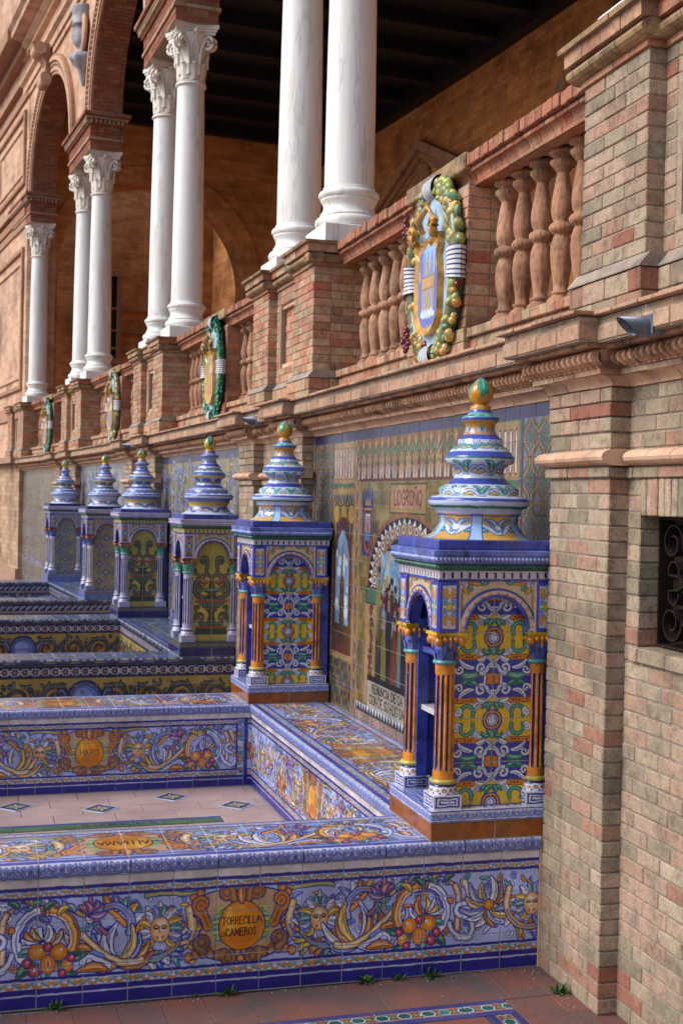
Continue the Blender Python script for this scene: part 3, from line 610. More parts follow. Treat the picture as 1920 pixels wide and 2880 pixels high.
def pt_mural(ppm=380):
    """3.0 m wide, 1.52 m high; left of the picture = far end of the bay"""
    W, H = 3.34, 1.52; cv = Cv(W, H, ppm, (150,128,70)); rnd = np.random.default_rng(3); Pu = (64,52,128); OC = (186,142,88); M = (112,44,46)
    # ochre masonry ground
    for j in range(22):
        for i in range(34):
            c = rnd.uniform(.75, 1.1); cv.rect(i*.1-.05*(j % 2)+.003, j*.075+.003, i*.1-.05*(j % 2)+.097, j*.075+.072, (150*c, 128*c, 62*c))
    # ends: ogival lattice tiles
    def lattice(x0, x1, y0, y1):
        cv.rect(x0, y0, x1, y1, (104,116,140)); px, py = .125, .165; n = int(round((x1-x0)/px)); px = (x1-x0)/n
        for j in range(int((y1-y0)/py)+2):
            for i in range(n+1):
                cv.push(x0+i*px, y1-j*py-(py/2 if 0 else 0), 1)
                for m in (False, True):
                    cv.push(0, 0, 1, 0, m); cv.stroke(bez((0,py/2),(px*.1,py*.25),(px*.5,py*.3),(px*.42,0),9), .006, OC, M, .005); cv.stroke(bez((0,-py/2),(px*.1,-py*.25),(px*.5,-py*.3),(px*.42,0),9), .006, OC, M, .005)
                    cv.stroke(bez((0,py/2-.02),(px*.1,py*.2),(px*.36,py*.2),(px*.32,0),8), .005, (60,120,100)); cv.stroke(bez((0,-py/2+.02),(px*.1,-py*.2),(px*.36,-py*.2),(px*.32,0),8), .005, (60,120,100)); cv.pop()
                cv.ell(0, 0, .032, .034, (130,140,200))
                cv.ell(0, .022, .008, .026, OC, M, .002); cv.ell(0, -.022, .008, .026, OC, M, .002); cv.ell(.02, 0, .02, .008, OC, M, .002); cv.ell(-.02, 0, .02, .008, OC, M, .002)
                cv.push(px/2, py/2, 1)
                for k in range(4): leaf(cv, (0,0), (.03*math.cos(k*pi/2), .018*math.sin(k*pi/2)), 0, .007, (70,140,110), M, .002)
                cv.pop(); cv.pop()
    # layout in x (far -> near): 0-.38 lattice | .38-.82 side picture | .82-.92 strip | .92-2.42 centre | mirrored
    for m in (False, True):
        cv.push(W if m else 0, 0, 1, 0, m)
        lattice(0, .38, 0, H-.04); cv.rect(.38, 0, .4, H, Pu)
        cv.rect(.4, H-.3, .82, H-.04, (60,120,96)); cv.rect(.415, H-.28, .805, H-.055, OC)
        for i in range(7): cv.stroke([(.445+i*.053, H-.1), (.445+i*.053, H-.25)], .015, M); cv.stroke([(.445+i*.053, H-.1), (.445+i*.053, H-.25)], .008, WHT)
        cv.rect(.4, H-.4, .82, H-.31, OC)
        for i in range(8): cv.stroke(bez((.42+i*.05,H-.39),(.43+i*.05,H-.33),(.45+i*.05,H-.33),(.46+i*.05,H-.39),6), .007, (60,90,110))
        for i in range(3):
            x = .46+i*.14; cv.rect(x, H-.72, x+.05, H-.46, (70,54,26)); cv.ell(x+.025, H-.45, .06, .05, (196,150,60), (60,40,20), .006); cv.stroke([(x+.012,H-.7),(x+.012,H-.5)], .008, (190,150,60))
        cv.fill([(.45,.3),(.45,.85),(.5,.98),(.58,1.04),(.66,1.04),(.73,.98),(.78,.85),(.78,.3)], (96,60,50), M, .012)
        cv.fill([(.49,.32),(.49,.83),(.53,.93),(.6,.98),(.64,.98),(.7,.93),(.74,.83),(.74,.32)], (120,160,206))
        for _ in range(14): cv.dot(rnd.uniform(.51,.72), rnd.uniform(.5,.9), rnd.uniform(.015,.035), (208,220,232))
        cv.fill([(.57,.32),(.58,.7),(.605,.72),(.615,.9),(.625,.72),(.65,.7),(.66,.32)], (104,76,44), (60,40,24), .006); cv.rect(.49, .32, .74, .46, (90,70,36)); cv.rect(.5, .3, .74, .36, (120,60,40))
        for i in range(5): cv.stroke([(.6,.4+i*.06),(.63,.4+i*.06)], .006, (60,44,26))
        for i in range(9):
            for j in range(5): cv.dot(.425+i*.046, .04+j*.05, .019, ((90,70,80), (60,100,90), (150,110,80))[(i+j) % 3], (60,40,40), .003)
        cv.rect(.4, .27, .82, .3, OC)
        cv.rect(.82, 0, .92, H-.05, OC)
        for j in range(15):
            for q in (False, True):
                cv.push(.87, .05+j*.1, .05, 0, q); leaf(cv, (.1,0), (.5,1.1), .1, .16, (60,56,120), None); leaf(cv, (.1,0), (.5,-.8), .1, .12, M, None); cv.pop()
        cv.pop()
    # centre: stalactite frieze
    cx0, cx1 = .92, W-.92
    cv.rect(cx0, H-.27, cx1, H-.05, OC); n = 15; w = (cx1-cx0)/n
    for i in range(n+1):
        x = cx0+i*w
        cv.fill([(x-w*.5,H-.05),(x,H-.12),(x+w*.5,H-.05)], (150,96,70)); cv.stroke(bez((x-w/2,H-.13),(x-w*.3,H-.11),(x-w*.1,H-.06),(x,H-.05),8), .006, M, OC, .005); cv.stroke(bez((x+w/2,H-.13),(x+w*.3,H-.11),(x+w*.1,H-.06),(x,H-.05),8), .006, M, OC, .005)
        cv.fill([(x-w*.34,H-.155),(x-w*.1,H-.09),(x+w*.1,H-.09),(x+w*.34,H-.155),(x+w*.1,H-.135),(x-w*.1,H-.135)], (56,140,104), M, .004); cv.fill([(x-w*.2,H-.2),(x-w*.06,H-.135),(x+w*.06,H-.135),(x+w*.2,H-.2)], M)
        for q in (-.3, 0, .3): cv.fill([(x+w*(q-.1),H-.265),(x+w*q,H-.18),(x+w*(q+.1),H-.265)], WHT if q else M, M, .004)
        cv.rect(x+w*.4, H-.19, x+w*.6, H-.165, (56,140,104))
    cv.rect(cx0, H-.275, cx1, H-.262, M); cv.rect(0, H-.05, W, H, Pu)
    # title
    cv.rect(W/2-.25, H-.425, W/2+.25, H-.29, (170,140,60), INK, .006); cv.rect(W/2-.235, H-.412, W/2+.235, H-.303, (178,130,96)); text(cv, 'LOGROÑO', W/2, H-.392, .072, (120,50,40), .075, .22, kx=.85)
    # shields
    for m in (False, True):
        cv.push(W if m else 0, .16, 1, 0, m); cv.rect(.97, H-.82, 1.15, H-.5, (60,52,124))
        for i in range(4): cv.fill([(.97+i*.045,H-.5),(.9925+i*.045,H-.46),(1.015+i*.045,H-.5)], (60,52,124))
        cv.fill([(1.0,H-.58),(1.12,H-.58),(1.12,H-.73),(1.09,H-.78),(1.06,H-.8),(1.03,H-.78),(1.0,H-.73)], M, OC, .008); cv.rect(1.02, H-.7, 1.1, H-.6, WHT); cv.rect(1.02, H-.74, 1.1, H-.7, (90,130,190)); cv.rect(1.03, H-.7, 1.09, H-.66, (150,120,80))
        for i in range(3): cv.rect(1.03+i*.024, H-.66, 1.045+i*.024, H-.61, (130,60,50))
        cv.fill([(1.01,H-.56),(1.025,H-.51),(1.045,H-.55),(1.06,H-.51),(1.075,H-.55),(1.095,H-.51),(1.11,H-.56)], (190,150,60)); cv.pop()
    # wide arch with picture
    ax = W/2; R = .47
    TE = lambda r, a: (ax+1.08*r*math.cos(a), .74+.62*r*math.sin(a))
    def ecl(r, c): cv.ell(ax, .74, 1.08*r, .62*r, c, None, 0, 60)
    ecl(R+.1, (150,92,60)); ecl(R+.065, (40,34,34))
    for k in range(46):
        a = 2*pi*k/46; cv.fill([TE(R+.005, a-.065), TE(R+.06, a), TE(R+.005, a+.065)], WHT)
    ecl(R+.01, (176,140,104))
    for k in range(34):
        a = 2*pi*k/34; p = TE(R-.03, a); cv.dot(p[0], p[1], .026, (200,190,180), M, .006); cv.dot(p[0], p[1], .011, ((60,120,100), M)[k % 2])
    ecl(R-.075, (160,104,70)); cv.rect(ax-.66, .0, ax+.66, .62, (150,118,62))
    cv.rect(ax-.62, .1, ax-.44, .66, OC); cv.rect(ax+.44, .1, ax+.62, .66, OC)
    for s in (-1, 1):
        for j in range(8): curl(cv, None, (ax+s*.52, .16+j*.06), .03, j, 1, .008, M, (90,60,50), .003)
        cv.rect(ax+s*.53-.09, .62, ax+s*.53+.09, .7, (70,110,90), INK, .004)
    ecl(R-.1, (96,160,206)); cv.rect(ax-.44, .24, ax+.44, .76, (96,160,206)); cv.fill([(ax-.3,.9),(ax+.3,.9),(ax+.16,.965),(ax-.16,.965)], (30,60,56))
    for _ in range(34): cv.dot(ax+rnd.uniform(-.38,.38), rnd.uniform(.68,.88), rnd.uniform(.01,.035), (140,180,208))
    cv.rect(ax-.44, .24, ax+.44, .46, (64,56,36))
    robes = ((96,30,34),(44,40,34),(150,170,200),(60,90,60),(180,150,60),(70,50,90),(120,110,90),(30,34,50),(130,60,40))
    for row, (yb, n, hh) in enumerate(((.46,13,.34),(.38,12,.34),(.26,11,.38))):
        for i in range(n):
            x = ax-.42+.84*(i+.5)/n+rnd.uniform(-.03,.03); c = robes[int(rnd.integers(len(robes)))]; h = hh*rnd.uniform(.8,1.12); dx = rnd.uniform(-.025,.025); sh = rnd.uniform(.6,.95); c = [q*sh for q in c]
            cv.fill([(x-.05,yb-.02),(x-.04+dx,yb+h*.6),(x-.018+dx,yb+h*.78),(x+.018+dx,yb+h*.78),(x+.04+dx,yb+h*.62),(x+.06,yb-.02)], c)
            for q in range(5): xx = x+rnd.uniform(-.035,.035); cv.stroke([(xx,yb),(x+dx+(xx-x)*.5,yb+h*rnd.uniform(.4,.75))], .004, [min(255, v_*rnd.uniform(.5,1.6)) for v_ in c])
            cv.ell(x+dx, yb+h*.86, .016, .024, (166,118,88)); cv.ell(x+dx, yb+h*.92, .02, .018, ((60,40,24),(170,170,176),(120,40,36),(150,124,56),(40,34,30))[int(rnd.integers(5))])
            if rnd.random() < .5: cv.stroke([(x+.03+dx,yb+h*.6),(x+.06,yb+h*.95)], .009, [q*.9 for q in c]); cv.dot(x+.06, yb+h*.96, .01, (176,130,98))
    cv.stroke(bez((ax-.3,.7),(ax-.28,.78),(ax-.25,.82),(ax-.24,.88)), [.004,.004,.004,.005,.005,.006,.006,.007,.008,.009,.011,.014,.018,.022], (206,170,60))
    cv.fill([(ax+.1,.24),(ax+.44,.24),(ax+.44,.32),(ax+.22,.36)], (60,90,60)); cv.fill([(ax+.02,.26),(ax+.12,.34),(ax+.2,.3),(ax+.2,.24)], (190,150,60))
    # legend
    cv.rect(ax-.56, .225, ax+.56, .255, (30,28,26)); cv.rect(ax-.56, .09, ax+.56, .225, (184,174,150), INK, .004)
    text(cv, 'RENUNCIA DE DA BERENGUELA DE', ax, .17, .042, INK, .08, .22); text(cv, 'CION DE SU HIJO DN FERNANDO COMO', ax, .11, .042, INK, .08, .2)
    cv.rect(cx0, .045, cx1, .09, (30,28,30))
    for i in range(34): cv.fill([(cx0+i*.045,.09),(cx0+.02+i*.045,.05),(cx0+.04+i*.045,.09)], WHT)
    cv.rect(cx0, 0, cx1, .045, (176,140,110))
    for i in range(24): cv.dot(cx0+.03+i*.063, .022, .015, (196,176,150), M, .004); cv.dot(cx0+.03+i*.063, .022, .007, M)
    cv.a *= .78; cv.mottle(.16, .025, 14, .2); return cv

def pt_mural_blue(seed, pale, ppm=240):
    W, H = 3.34, 1.52; bg = (96,104,150) if not pale else (140,144,160); cv = Cv(W, H, ppm, bg); rnd = np.random.default_rng(seed); Pu = (70,62,120) if not pale else (120,120,150)
    if pale == 2: cv.a[:] = np.array((118,108,94))/255; Pu = (104,96,88)
    for (x0, x1, y0, y1) in ((.1,.5,.1,.62),(.1,.5,.7,1.45),(.6,1.1,.1,.62),(.6,2.74,.95,1.45),(2.24,2.74,.1,.62),(2.84,3.24,.1,.62),(2.84,3.24,.7,1.45),(1.2,2.14,.1,.88)):
        cv.rect(x0, y0, x1, y1, (150,140,90) if not pale else ((150,150,150) if pale == 1 else (128,118,100)), Pu, .03)
        filler(cv, x0+.04, x1-.04, y0+.04, y1-.04, int(130*(x1-x0)*(y1-y0)*2), rnd, (SKYB, (90,100,170), (170,150,80), (80,110,120)) if pale != 2 else ((120,110,98),(140,128,110)), .5, (60,60,100) if pale != 2 else (100,92,84))
    filler(cv, 0, W, 0, .09, 120, rnd, (PALE, SKYB), .3); filler(cv, .52, .58, 0, H, 60, rnd, (PALE, SKYB, YEL), .25); filler(cv, 2.76, 2.82, 0, H, 60, rnd, (PALE, SKYB, YEL), .25)
    cv.rect(0, H-.04, W, H, Pu); cv.rect(0, H-.06, .08, H, Pu)
    cv.rect(0, 0, .02, H, Pu); cv.rect(W-.02, 0, W, H, Pu); cv.mottle(.1, .05, seed); return cv

def pt_shield(kind, ppm=420):
    cv = Cv(.46, .62, ppm, (176,196,220))
    if kind == 0:
        cv.push(.23, .3, 1); G = (206,150,60)
        for m in (False, True):
            cv.push(0, 0, 1, 0, m)
            cv.fill([(0,-.27),(.1,-.25),(.16,-.2),(.165,0),(.14,.1),(.17,.15),(.12,.22),(.06,.16),(0,.2)], G, (120,80,40), .005); cv.fill([(0,-.22),(.08,-.21),(.12,-.17),(.125,0),(.1,.1),(.05,.13),(0,.15)], (96,104,200), (90,70,120), .006)
            curl(cv, (.1,.15), (.13,.2), .035, -1, 1.2, .014, G, (120,80,40), .004); cv.pop()
        cv.fill([(-.07,-.16),(.07,-.16),(.09,.12),(0,.16),(-.06,.12)], (140,176,224)); cv.rect(-.075, -.04, .075, .01, (206,150,60), (120,80,40), .004)
        for i in range(5): cv.rect(-.075+i*.033, -.13, -.06+i*.033, -.04, (206,150,60), (120,80,40), .003)
        for i in (-1, 0, 1): cv.fill([(i*.045-.014,.01),(i*.045-.014,.06),(i*.045,.11),(i*.045+.014,.06),(i*.045+.014,.01)], (150,140,140), (100,90,90), .003)
        for i in range(14): cv.dot(-.075+.0115*i, -.145+.012*math.sin(i*1.9), .011, (206,216,234))
        for q in ((-.1,.02),(.105,.06),(0,-.215)): leaf(cv, (q[0],q[1]-.02), (q[0],q[1]+.02), 0, .008, (220,170,70), None)
        cv.pop()
    else:
        cv.push(.23, .31, 1); cv.fill([(-.16,-.2),(0,-.27),(.16,-.2),(.16,.18),(0,.27),(-.16,.18)], (206,150,60), (120,80,40), .006); cv.fill([(-.12,-.18),(0,-.23),(.12,-.18),(.12,.16),(-.12,.16)], (206,170,60) if kind == 1 else (90,104,190))
        for i in range(4): cv.rect(-.1+i*.06, -.18, -.075+i*.06, .15, (170,60,60) if kind == 1 else (200,120,60))
        if kind != 1: cv.rect(-.12, -.03, .12, .02, (206,176,60))
        cv.dot(.02, .02, .03, (200,200,214)); cv.pop()
    cv.mottle(.08, .02, 40+kind); return cv
# ---------------------------------------------------------------- materials
def lin(c): return tuple(((q/255)/12.92 if q/255 <= .04045 else ((q/255+.055)/1.055)**2.4) for q in c[:3])+(1,)
def new_mat(name):
    m_ = bpy.data.materials.new(name); m_.use_nodes = True; n = m_.node_tree
    return m_, n, n.nodes['Principled BSDF']
def N(n, t, **kw):
    q = n.nodes.new(t)
    for k, v in kw.items(): setattr(q, k, v)
    return q
def noise(n, scale, detail=3, vec=None, rough=.6):
    q = N(n, 'ShaderNodeTexNoise'); q.inputs['Scale'].default_value = scale; q.inputs['Detail'].default_value = detail; q.inputs['Roughness'].default_value = rough
    if vec is not None: n.links.new(vec, q.inputs['Vector'])
    return q
def ramp(n, fac, stops, mode='LINEAR'):
    q = N(n, 'ShaderNodeValToRGB'); q.color_ramp.interpolation = mode
    while len(q.color_ramp.elements) < len(stops): q.color_ramp.elements.new(.5)
    for e, (p, c) in zip(q.color_ramp.elements, stops): e.position = p; e.color = c if len(c) == 4 else lin(c)
    n.links.new(fac, q.inputs[0]); return q
def mixc(n, fac, a, b, mode='MIX'):
    q = N(n, 'ShaderNodeMix', data_type='RGBA', blend_type=mode)
    for sock, val in ((q.inputs[0], fac), (q.inputs[6], a), (q.inputs[7], b)):
        if hasattr(val, 'is_output'): n.links.new(val, sock)
        else: sock.default_value = val
    return q.outputs[2]
def math_(n, op, a, b=0.):
    q = N(n, 'ShaderNodeMath', operation=op)
    for i, v in enumerate((a, b)):
        if hasattr(v, 'is_output'): n.links.new(v, q.inputs[i])
        else: q.inputs[i].default_value = v
    return q.outputs[0]
def bump(n, h, b, strength=.3, dist=.01):
    q = N(n, 'ShaderNodeBump'); q.inputs['Strength'].default_value = strength; q.inputs['Distance'].default_value = dist
    n.links.new(h, q.inputs['Height']); n.links.new(q.outputs[0], b.inputs['Normal'])
def geo_rand(n):
    oi = N(n, 'ShaderNodeObjectInfo'); g = N(n, 'ShaderNodeNewGeometry')
    return math_(n, 'FRACT', math_(n, 'ADD', oi.outputs['Random'], math_(n, 'MULTIPLY', g.outputs['Random Per Island'], 7.31)))
def world_vec(n): return N(n, 'ShaderNodeNewGeometry').outputs['Position']

def brick_mat(name, stops, bumpy=.5, stain=.5):
    m_, n, b = new_mat(name); r = geo_rand(n); p = world_vec(n)
    c = ramp(n, r, stops).outputs[0]
    n1 = noise(n, 26, 4, p); n2 = noise(n, 160, 3, p); n3 = noise(n, 5, 4, p)
    c = mixc(n, .85, c, ramp(n, n1.outputs[0], [(.25, (150,140,134)), (.45, (232,226,220)), (.6, (255,250,244)), (.75, (216,190,170))]).outputs[0], 'MULTIPLY')
    c = mixc(n, math_(n, 'MULTIPLY', ramp(n, noise(n, 2.3, 5, p, .7).outputs[0], [(.4, (0,0,0)), (.7, (255,255,255))]).outputs[0], .3), c, lin((120,112,96)))
    sc_ = N(n, 'ShaderNodeMapping'); sc_.inputs['Scale'].default_value = (9, 9, .7); n.links.new(p, sc_.inputs[0]); c = mixc(n, math_(n, 'MULTIPLY', ramp(n, noise(n, 1, 5, sc_.outputs[0], .65).outputs[0], [(.52, (0,0,0)), (.7, (255,255,255))]).outputs[0], .4), c, lin((70,62,54)))
    c = mixc(n, ramp(n, n2.outputs[0], [(.35, (90,90,90)), (.6, (255,255,255))]).outputs[0], mixc(n, .35, c, (.08,.06,.05,1)), c)
    st = ramp(n, n3.outputs[0], [(.52, (0,0,0)), (.72, (255,255,255))]).outputs[0]
    c = mixc(n, math_(n, 'MULTIPLY', st, stain), c, (.055,.045,.035,1))
    n4 = noise(n, 11, 5, p, .7); ef = ramp(n, n4.outputs[0], [(.62, (0,0,0)), (.78, (255,255,255))]).outputs[0]
    c = mixc(n, math_(n, 'MULTIPLY', ef, .5), c, lin((206,196,186)))
    n.links.new(c, b.inputs['Base Color']); b.inputs['Roughness'].default_value = .88
    bump(n, math_(n, 'ADD', n2.outputs[0], n1.outputs[0]), b, bumpy, .004); return m_
STOPS_PALE = [(0, (142,134,114)), (.1, (164,152,130)), (.22, (186,170,146)), (.34, (188,160,142)), (.44, (156,142,122)), (.56, (194,178,156)), (.68, (182,146,126)), (.76, (150,140,118)), (.86, (190,166,146)), (.95, (174,132,110)), (.975, (164,104,84)), (1, (160,100,80))]
STOPS_MID = [(0, (176,156,124)), (.2, (212,182,148)), (.35, (206,146,116)), (.5, (216,176,146)), (.65, (190,108,80)), (.75, (192,170,138)), (.88, (204,140,110)), (1, (160,122,98))]
STOPS_RED = [(0, (150,84,58)), (.25, (170,98,66)), (.45, (160,76,52)), (.6, (176,118,84)), (.8, (150,70,48)), (.92, (182,140,104)), (1, (140,70,50))]
STOPS_ORANGE = [(0, (188,140,110)), (.3, (200,154,122)), (.5, (184,128,98)), (.75, (206,166,136)), (1, (176,122,94))]
STOPS_RAIL = [(0, (182,112,84)), (.3, (196,130,98)), (.6, (172,100,74)), (.85, (192,146,114)), (1, (160,96,72))]
M_BRICK = brick_mat('pale_brick', STOPS_PALE); M_BRICK2 = brick_mat('mixed_brick', STOPS_MID); M_BRICK3 = brick_mat('red_brick', STOPS_RED)
M_ORANGE = brick_mat('orange_facing', STOPS_ORANGE, .4, .35); M_RAIL = brick_mat('rail_brick', STOPS_RAIL, .5, .6)
M_STONE = brick_mat('cut_fascia_brick', [(0, (200,156,128)), (.3, (210,168,140)), (.55, (190,152,126)), (.8, (204,176,150)), (1, (176,130,106))], .35, .4)

def simple_mat(name, c1, c2, scale=20, rough=.8, bumpy=.3, metal=0., dist=.004, spots=None):
    m_, n, b = new_mat(name); p = world_vec(n); q = noise(n, scale, 5, p); 
    c = ramp(n, q.outputs[0], [(.3, c1), (.7, c2)]).outputs[0]
    if spots:
        q2 = noise(n, spots[1], 4, p); c = mixc(n, math_(n, 'MULTIPLY', ramp(n, q2.outputs[0], [(.5, (0,0,0)), (.68, (255,255,255))]).outputs[0], spots[2]), c, lin(spots[0]))
    n.links.new(c, b.inputs['Base Color']); b.inputs['Roughness'].default_value = rough; b.inputs['Metallic'].default_value = metal
    if bumpy: bump(n, q.outputs[0], b, bumpy, dist)
    return m_
M_MORTAR = simple_mat('mortar', (132,118,102), (170,152,134), 60, .95, .4)
M_MORTAR_D = simple_mat('grey_mortar', (118,106,94), (156,142,126), 60, .95, .4)
M_GROUT = simple_mat('tile_grout', (140,138,138), (172,170,170), 70, .9, .2)
def terra_mat():
    m_, n, b = new_mat('carved_terracotta'); oi = N(n, 'ShaderNodeObjectInfo'); tc = N(n, 'ShaderNodeTexCoord'); p = world_vec(n)
    c = ramp(n, oi.outputs['Random'], [(0, (172,126,96)), (.4, (188,144,114)), (.7, (160,116,88)), (1, (194,154,126))]).outputs[0]
    q = noise(n, 6, 5, p, .7); c = mixc(n, math_(n, 'MULTIPLY', ramp(n, q.outputs[0], [(.45, (0,0,0)), (.68, (255,255,255))]).outputs[0], .75), c, lin((72,56,46)))
    mp = N(n, 'ShaderNodeMapping'); mp.inputs['Scale'].default_value = (70, 70, 26); n.links.new(tc.outputs['Object'], mp.inputs[0]); vo = N(n, 'ShaderNodeTexVoronoi', feature='SMOOTH_F1'); vo.inputs['Scale'].default_value = .8; n.links.new(mp.outputs[0], vo.inputs[0])
    w = N(n, 'ShaderNodeTexWave', wave_type='RINGS'); w.inputs['Scale'].default_value = 9; w.inputs['Distortion'].default_value = 5; w.inputs['Detail'].default_value = 2; n.links.new(tc.outputs['Object'], w.inputs[0])
    h = math_(n, 'ADD', vo.outputs['Distance'], math_(n, 'MULTIPLY', w.outputs[0], .12)); c = mixc(n, math_(n, 'MULTIPLY', ramp(n, h, [(.2, (255,255,255)), (.5, (0,0,0))]).outputs[0], .35), c, lin((84,58,44)))
    n.links.new(c, b.inputs['Base Color']); b.inputs['Roughness'].default_value = .88; bump(n, h, b, .6, .006); return m_
M_TERRA = terra_mat()
M_ROLL = simple_mat('moulded_brick', (190,146,118), (212,178,150), 8, .88, .35, 0, .004, ((110,92,78), 7, .5))
M_DART = simple_mat('weathered_terracotta', (146,106,80), (196,152,122), 14, .9, .5, 0, .006, ((56,44,36), 9, .8))
M_CAPSTONE = simple_mat('lichened_cap', (110,92,70), (176,142,104), 12, .92, .6, 0, .006, ((60,56,52), 16, .7))
M_IRON = simple_mat('wrought_iron', (40,30,30), (64,48,46), 40, .55, .3, .6)
M_LEAD = simple_mat('sheet_metal', (84,92,106), (124,132,146), 12, .45, .1, .7)
M_DARK = simple_mat('window_dark', (30,28,28), (52,48,46), 14, .95, .3)  # near-black colour stands in for the unlit depth inside the windows
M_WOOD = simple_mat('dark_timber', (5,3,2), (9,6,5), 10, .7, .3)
M_LEAF = simple_mat('weed_leaf', (40,70,26), (70,104,44), 30, .6, .1)
M_SLOPE = simple_mat('weathering_tile', (128,118,108), (168,152,136), 14, .9, .4, 0, .005, ((80,74,70), 10, .6))

def marble_mat():
    m_, n, b = new_mat('veined_marble'); tc = N(n, 'ShaderNodeTexCoord'); oi = N(n, 'ShaderNodeObjectInfo')
    mp = N(n, 'ShaderNodeMapping'); mp.inputs['Scale'].default_value = (3.2, 3.2, .5); mp.inputs['Rotation'].default_value = (.22, .14, 0)
    add = N(n, 'ShaderNodeVectorMath', operation='ADD'); comb = N(n, 'ShaderNodeCombineXYZ'); n.links.new(math_(n, 'MULTIPLY', oi.outputs['Random'], 40), comb.inputs[0]); n.links.new(math_(n, 'MULTIPLY', oi.outputs['Random'], 23), comb.inputs[2])
    n.links.new(tc.outputs['Object'], add.inputs[0]); n.links.new(comb.outputs[0], add.inputs[1]); n.links.new(add.outputs[0], mp.inputs[0])
    q = noise(n, 1.6, 6, mp.outputs[0], .6); w = N(n, 'ShaderNodeTexWave', bands_direction='DIAGONAL'); w.inputs['Scale'].default_value = .8; w.inputs['Distortion'].default_value = 12; w.inputs['Detail'].default_value = 4; n.links.new(mp.outputs[0], w.inputs[0])
    c = ramp(n, q.outputs[0], [(.3, (214,212,208)), (.5, (232,232,230)), (.75, (238,238,238))]).outputs[0]
    rq = noise(n, 1.1, 5, mp.outputs[0], .55); v = ramp(n, math_(n, 'ABSOLUTE', math_(n, 'SUBTRACT', rq.outputs[0], .5)), [(0, (255,255,255)), (.014, (70,70,70)), (.06, (0,0,0))]).outputs[0]
    c = mixc(n, math_(n, 'MULTIPLY', v, .38), c, lin((150,146,136)))
    q2 = noise(n, 2.5, 3, mp.outputs[0]); c = mixc(n, math_(n, 'MULTIPLY', ramp(n, q2.outputs[0], [(.55, (0,0,0)), (.75, (255,255,255))]).outputs[0], .4), c, lin((196,176,140)))
    n.links.new(c, b.inputs['Base Color']); b.inputs['Roughness'].default_value = .42; return m_
M_MARBLE = marble_mat()
def carved_marble():
    m_, n, b = new_mat('carved_marble'); p = world_vec(n); q = noise(n, 12, 4, p)
    ao = N(n, 'ShaderNodeAmbientOcclusion'); ao.inputs['Distance'].default_value = .05
    c = ramp(n, q.outputs[0], [(.3, (210,202,188)), (.7, (232,228,220))]).outputs[0]; n.links.new(c, b.inputs['Base Color']); b.inputs['Roughness'].default_value = .65
    bump(n, noise(n, 60, 3, p).outputs[0], b, .25, .004); n.nodes.remove(ao); return m_
M_CARVED = carved_marble()

def gloss(n, b, rough=.2):
    p = world_vec(n); q = noise(n, 45, 2, p); r = N(n, 'ShaderNodeMapRange'); r.inputs[3].default_value = rough*.7; r.inputs[4].default_value = rough*1.6
    n.links.new(noise(n, 9, 4, p).outputs[0], r.inputs[0]); n.links.new(r.outputs[0], b.inputs['Roughness']); bump(n, q.outputs[0], b, .12, .004)
def glaze(name, c, var=.12, rough=.2):
    m_, n, b = new_mat(name); p = world_vec(n); q = noise(n, 18, 5, p)
    a = tuple(max(0, x*(1-var*1.6)) for x in c); d = tuple(min(255, x*(1+var)) for x in c)
    cc = ramp(n, q.outputs[0], [(.3, a), (.5, c), (.72, d)]).outputs[0]
    cc = mixc(n, ramp(n, noise(n, 90, 3, p, .7).outputs[0], [(.7, (0,0,0)), (.73, (255,255,255))]).outputs[0], cc, lin((196,190,186))); cc = mixc(n, math_(n, 'MULTIPLY', ramp(n, noise(n, 6, 6, p, .7).outputs[0], [(.45, (0,0,0)), (.75, (255,255,255))]).outputs[0], .35), cc, lin((96,92,90)))
    n.links.new(cc, b.inputs['Base Color']); gloss(n, b, rough); return m_
G_BLUE = glaze('blue_glaze', (62,74,154), .2); G_NAVY = glaze('navy_glaze', (30,32,96)); G_BROWN = glaze('honey_glaze', (136,72,14), .18, .14)
G_WHITE = glaze('white_glaze', (202,198,206), .06); G_CREAM = glaze('cream_glaze', (204,184,166), .08); G_LAV = glaze('lavender_glaze', (168,162,196), .08)
G_ORANGE = glaze('orange_glaze', (198,122,34), .18); G_YELLOW = glaze('yellow_glaze', (206,166,44), .16); G_TEAL = glaze('teal_glaze', (84,160,160), .2); G_GREEN = glaze('green_glaze', (34,92,72), .3)
G_OLIVE = glaze('olive_glaze', (176,164,72), .14); G_CAPBLUE = glaze('mottled_blue_glaze', (86,100,176), .4); G_BROWNRED = glaze('russet_glaze', (130,74,50), .3); G_TEAL2 = glaze('mint_glaze', (90,160,140), .2); G_SKY = glaze('sky_blue_glaze', (90,112,180), .12); G_BEAD = glaze('pale_blue_glaze', (140,154,206), .2)
G_FLOORGREEN = glaze('green_floor_glaze', (60,104,70), .2, .4)
def image(cv, name):
    im = bpy.data.images.new(name, cv.W, cv.H, alpha=False); px = np.ones((cv.H, cv.W, 4), np.float32); px[..., :3] = cv.a
    im.pixels.foreach_set(px.ravel()); im.update(); im.pack(); return im
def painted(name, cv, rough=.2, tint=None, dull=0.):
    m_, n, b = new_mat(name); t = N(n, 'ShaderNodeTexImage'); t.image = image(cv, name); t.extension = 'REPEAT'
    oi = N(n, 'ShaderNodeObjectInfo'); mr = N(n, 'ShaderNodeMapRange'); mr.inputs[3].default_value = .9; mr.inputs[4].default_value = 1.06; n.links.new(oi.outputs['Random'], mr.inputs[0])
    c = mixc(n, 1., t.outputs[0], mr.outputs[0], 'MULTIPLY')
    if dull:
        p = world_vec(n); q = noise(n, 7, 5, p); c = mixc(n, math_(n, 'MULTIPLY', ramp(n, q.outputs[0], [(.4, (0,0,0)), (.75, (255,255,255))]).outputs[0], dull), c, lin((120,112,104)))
    n.links.new(c, b.inputs['Base Color']); gloss(n, b, rough); return m_
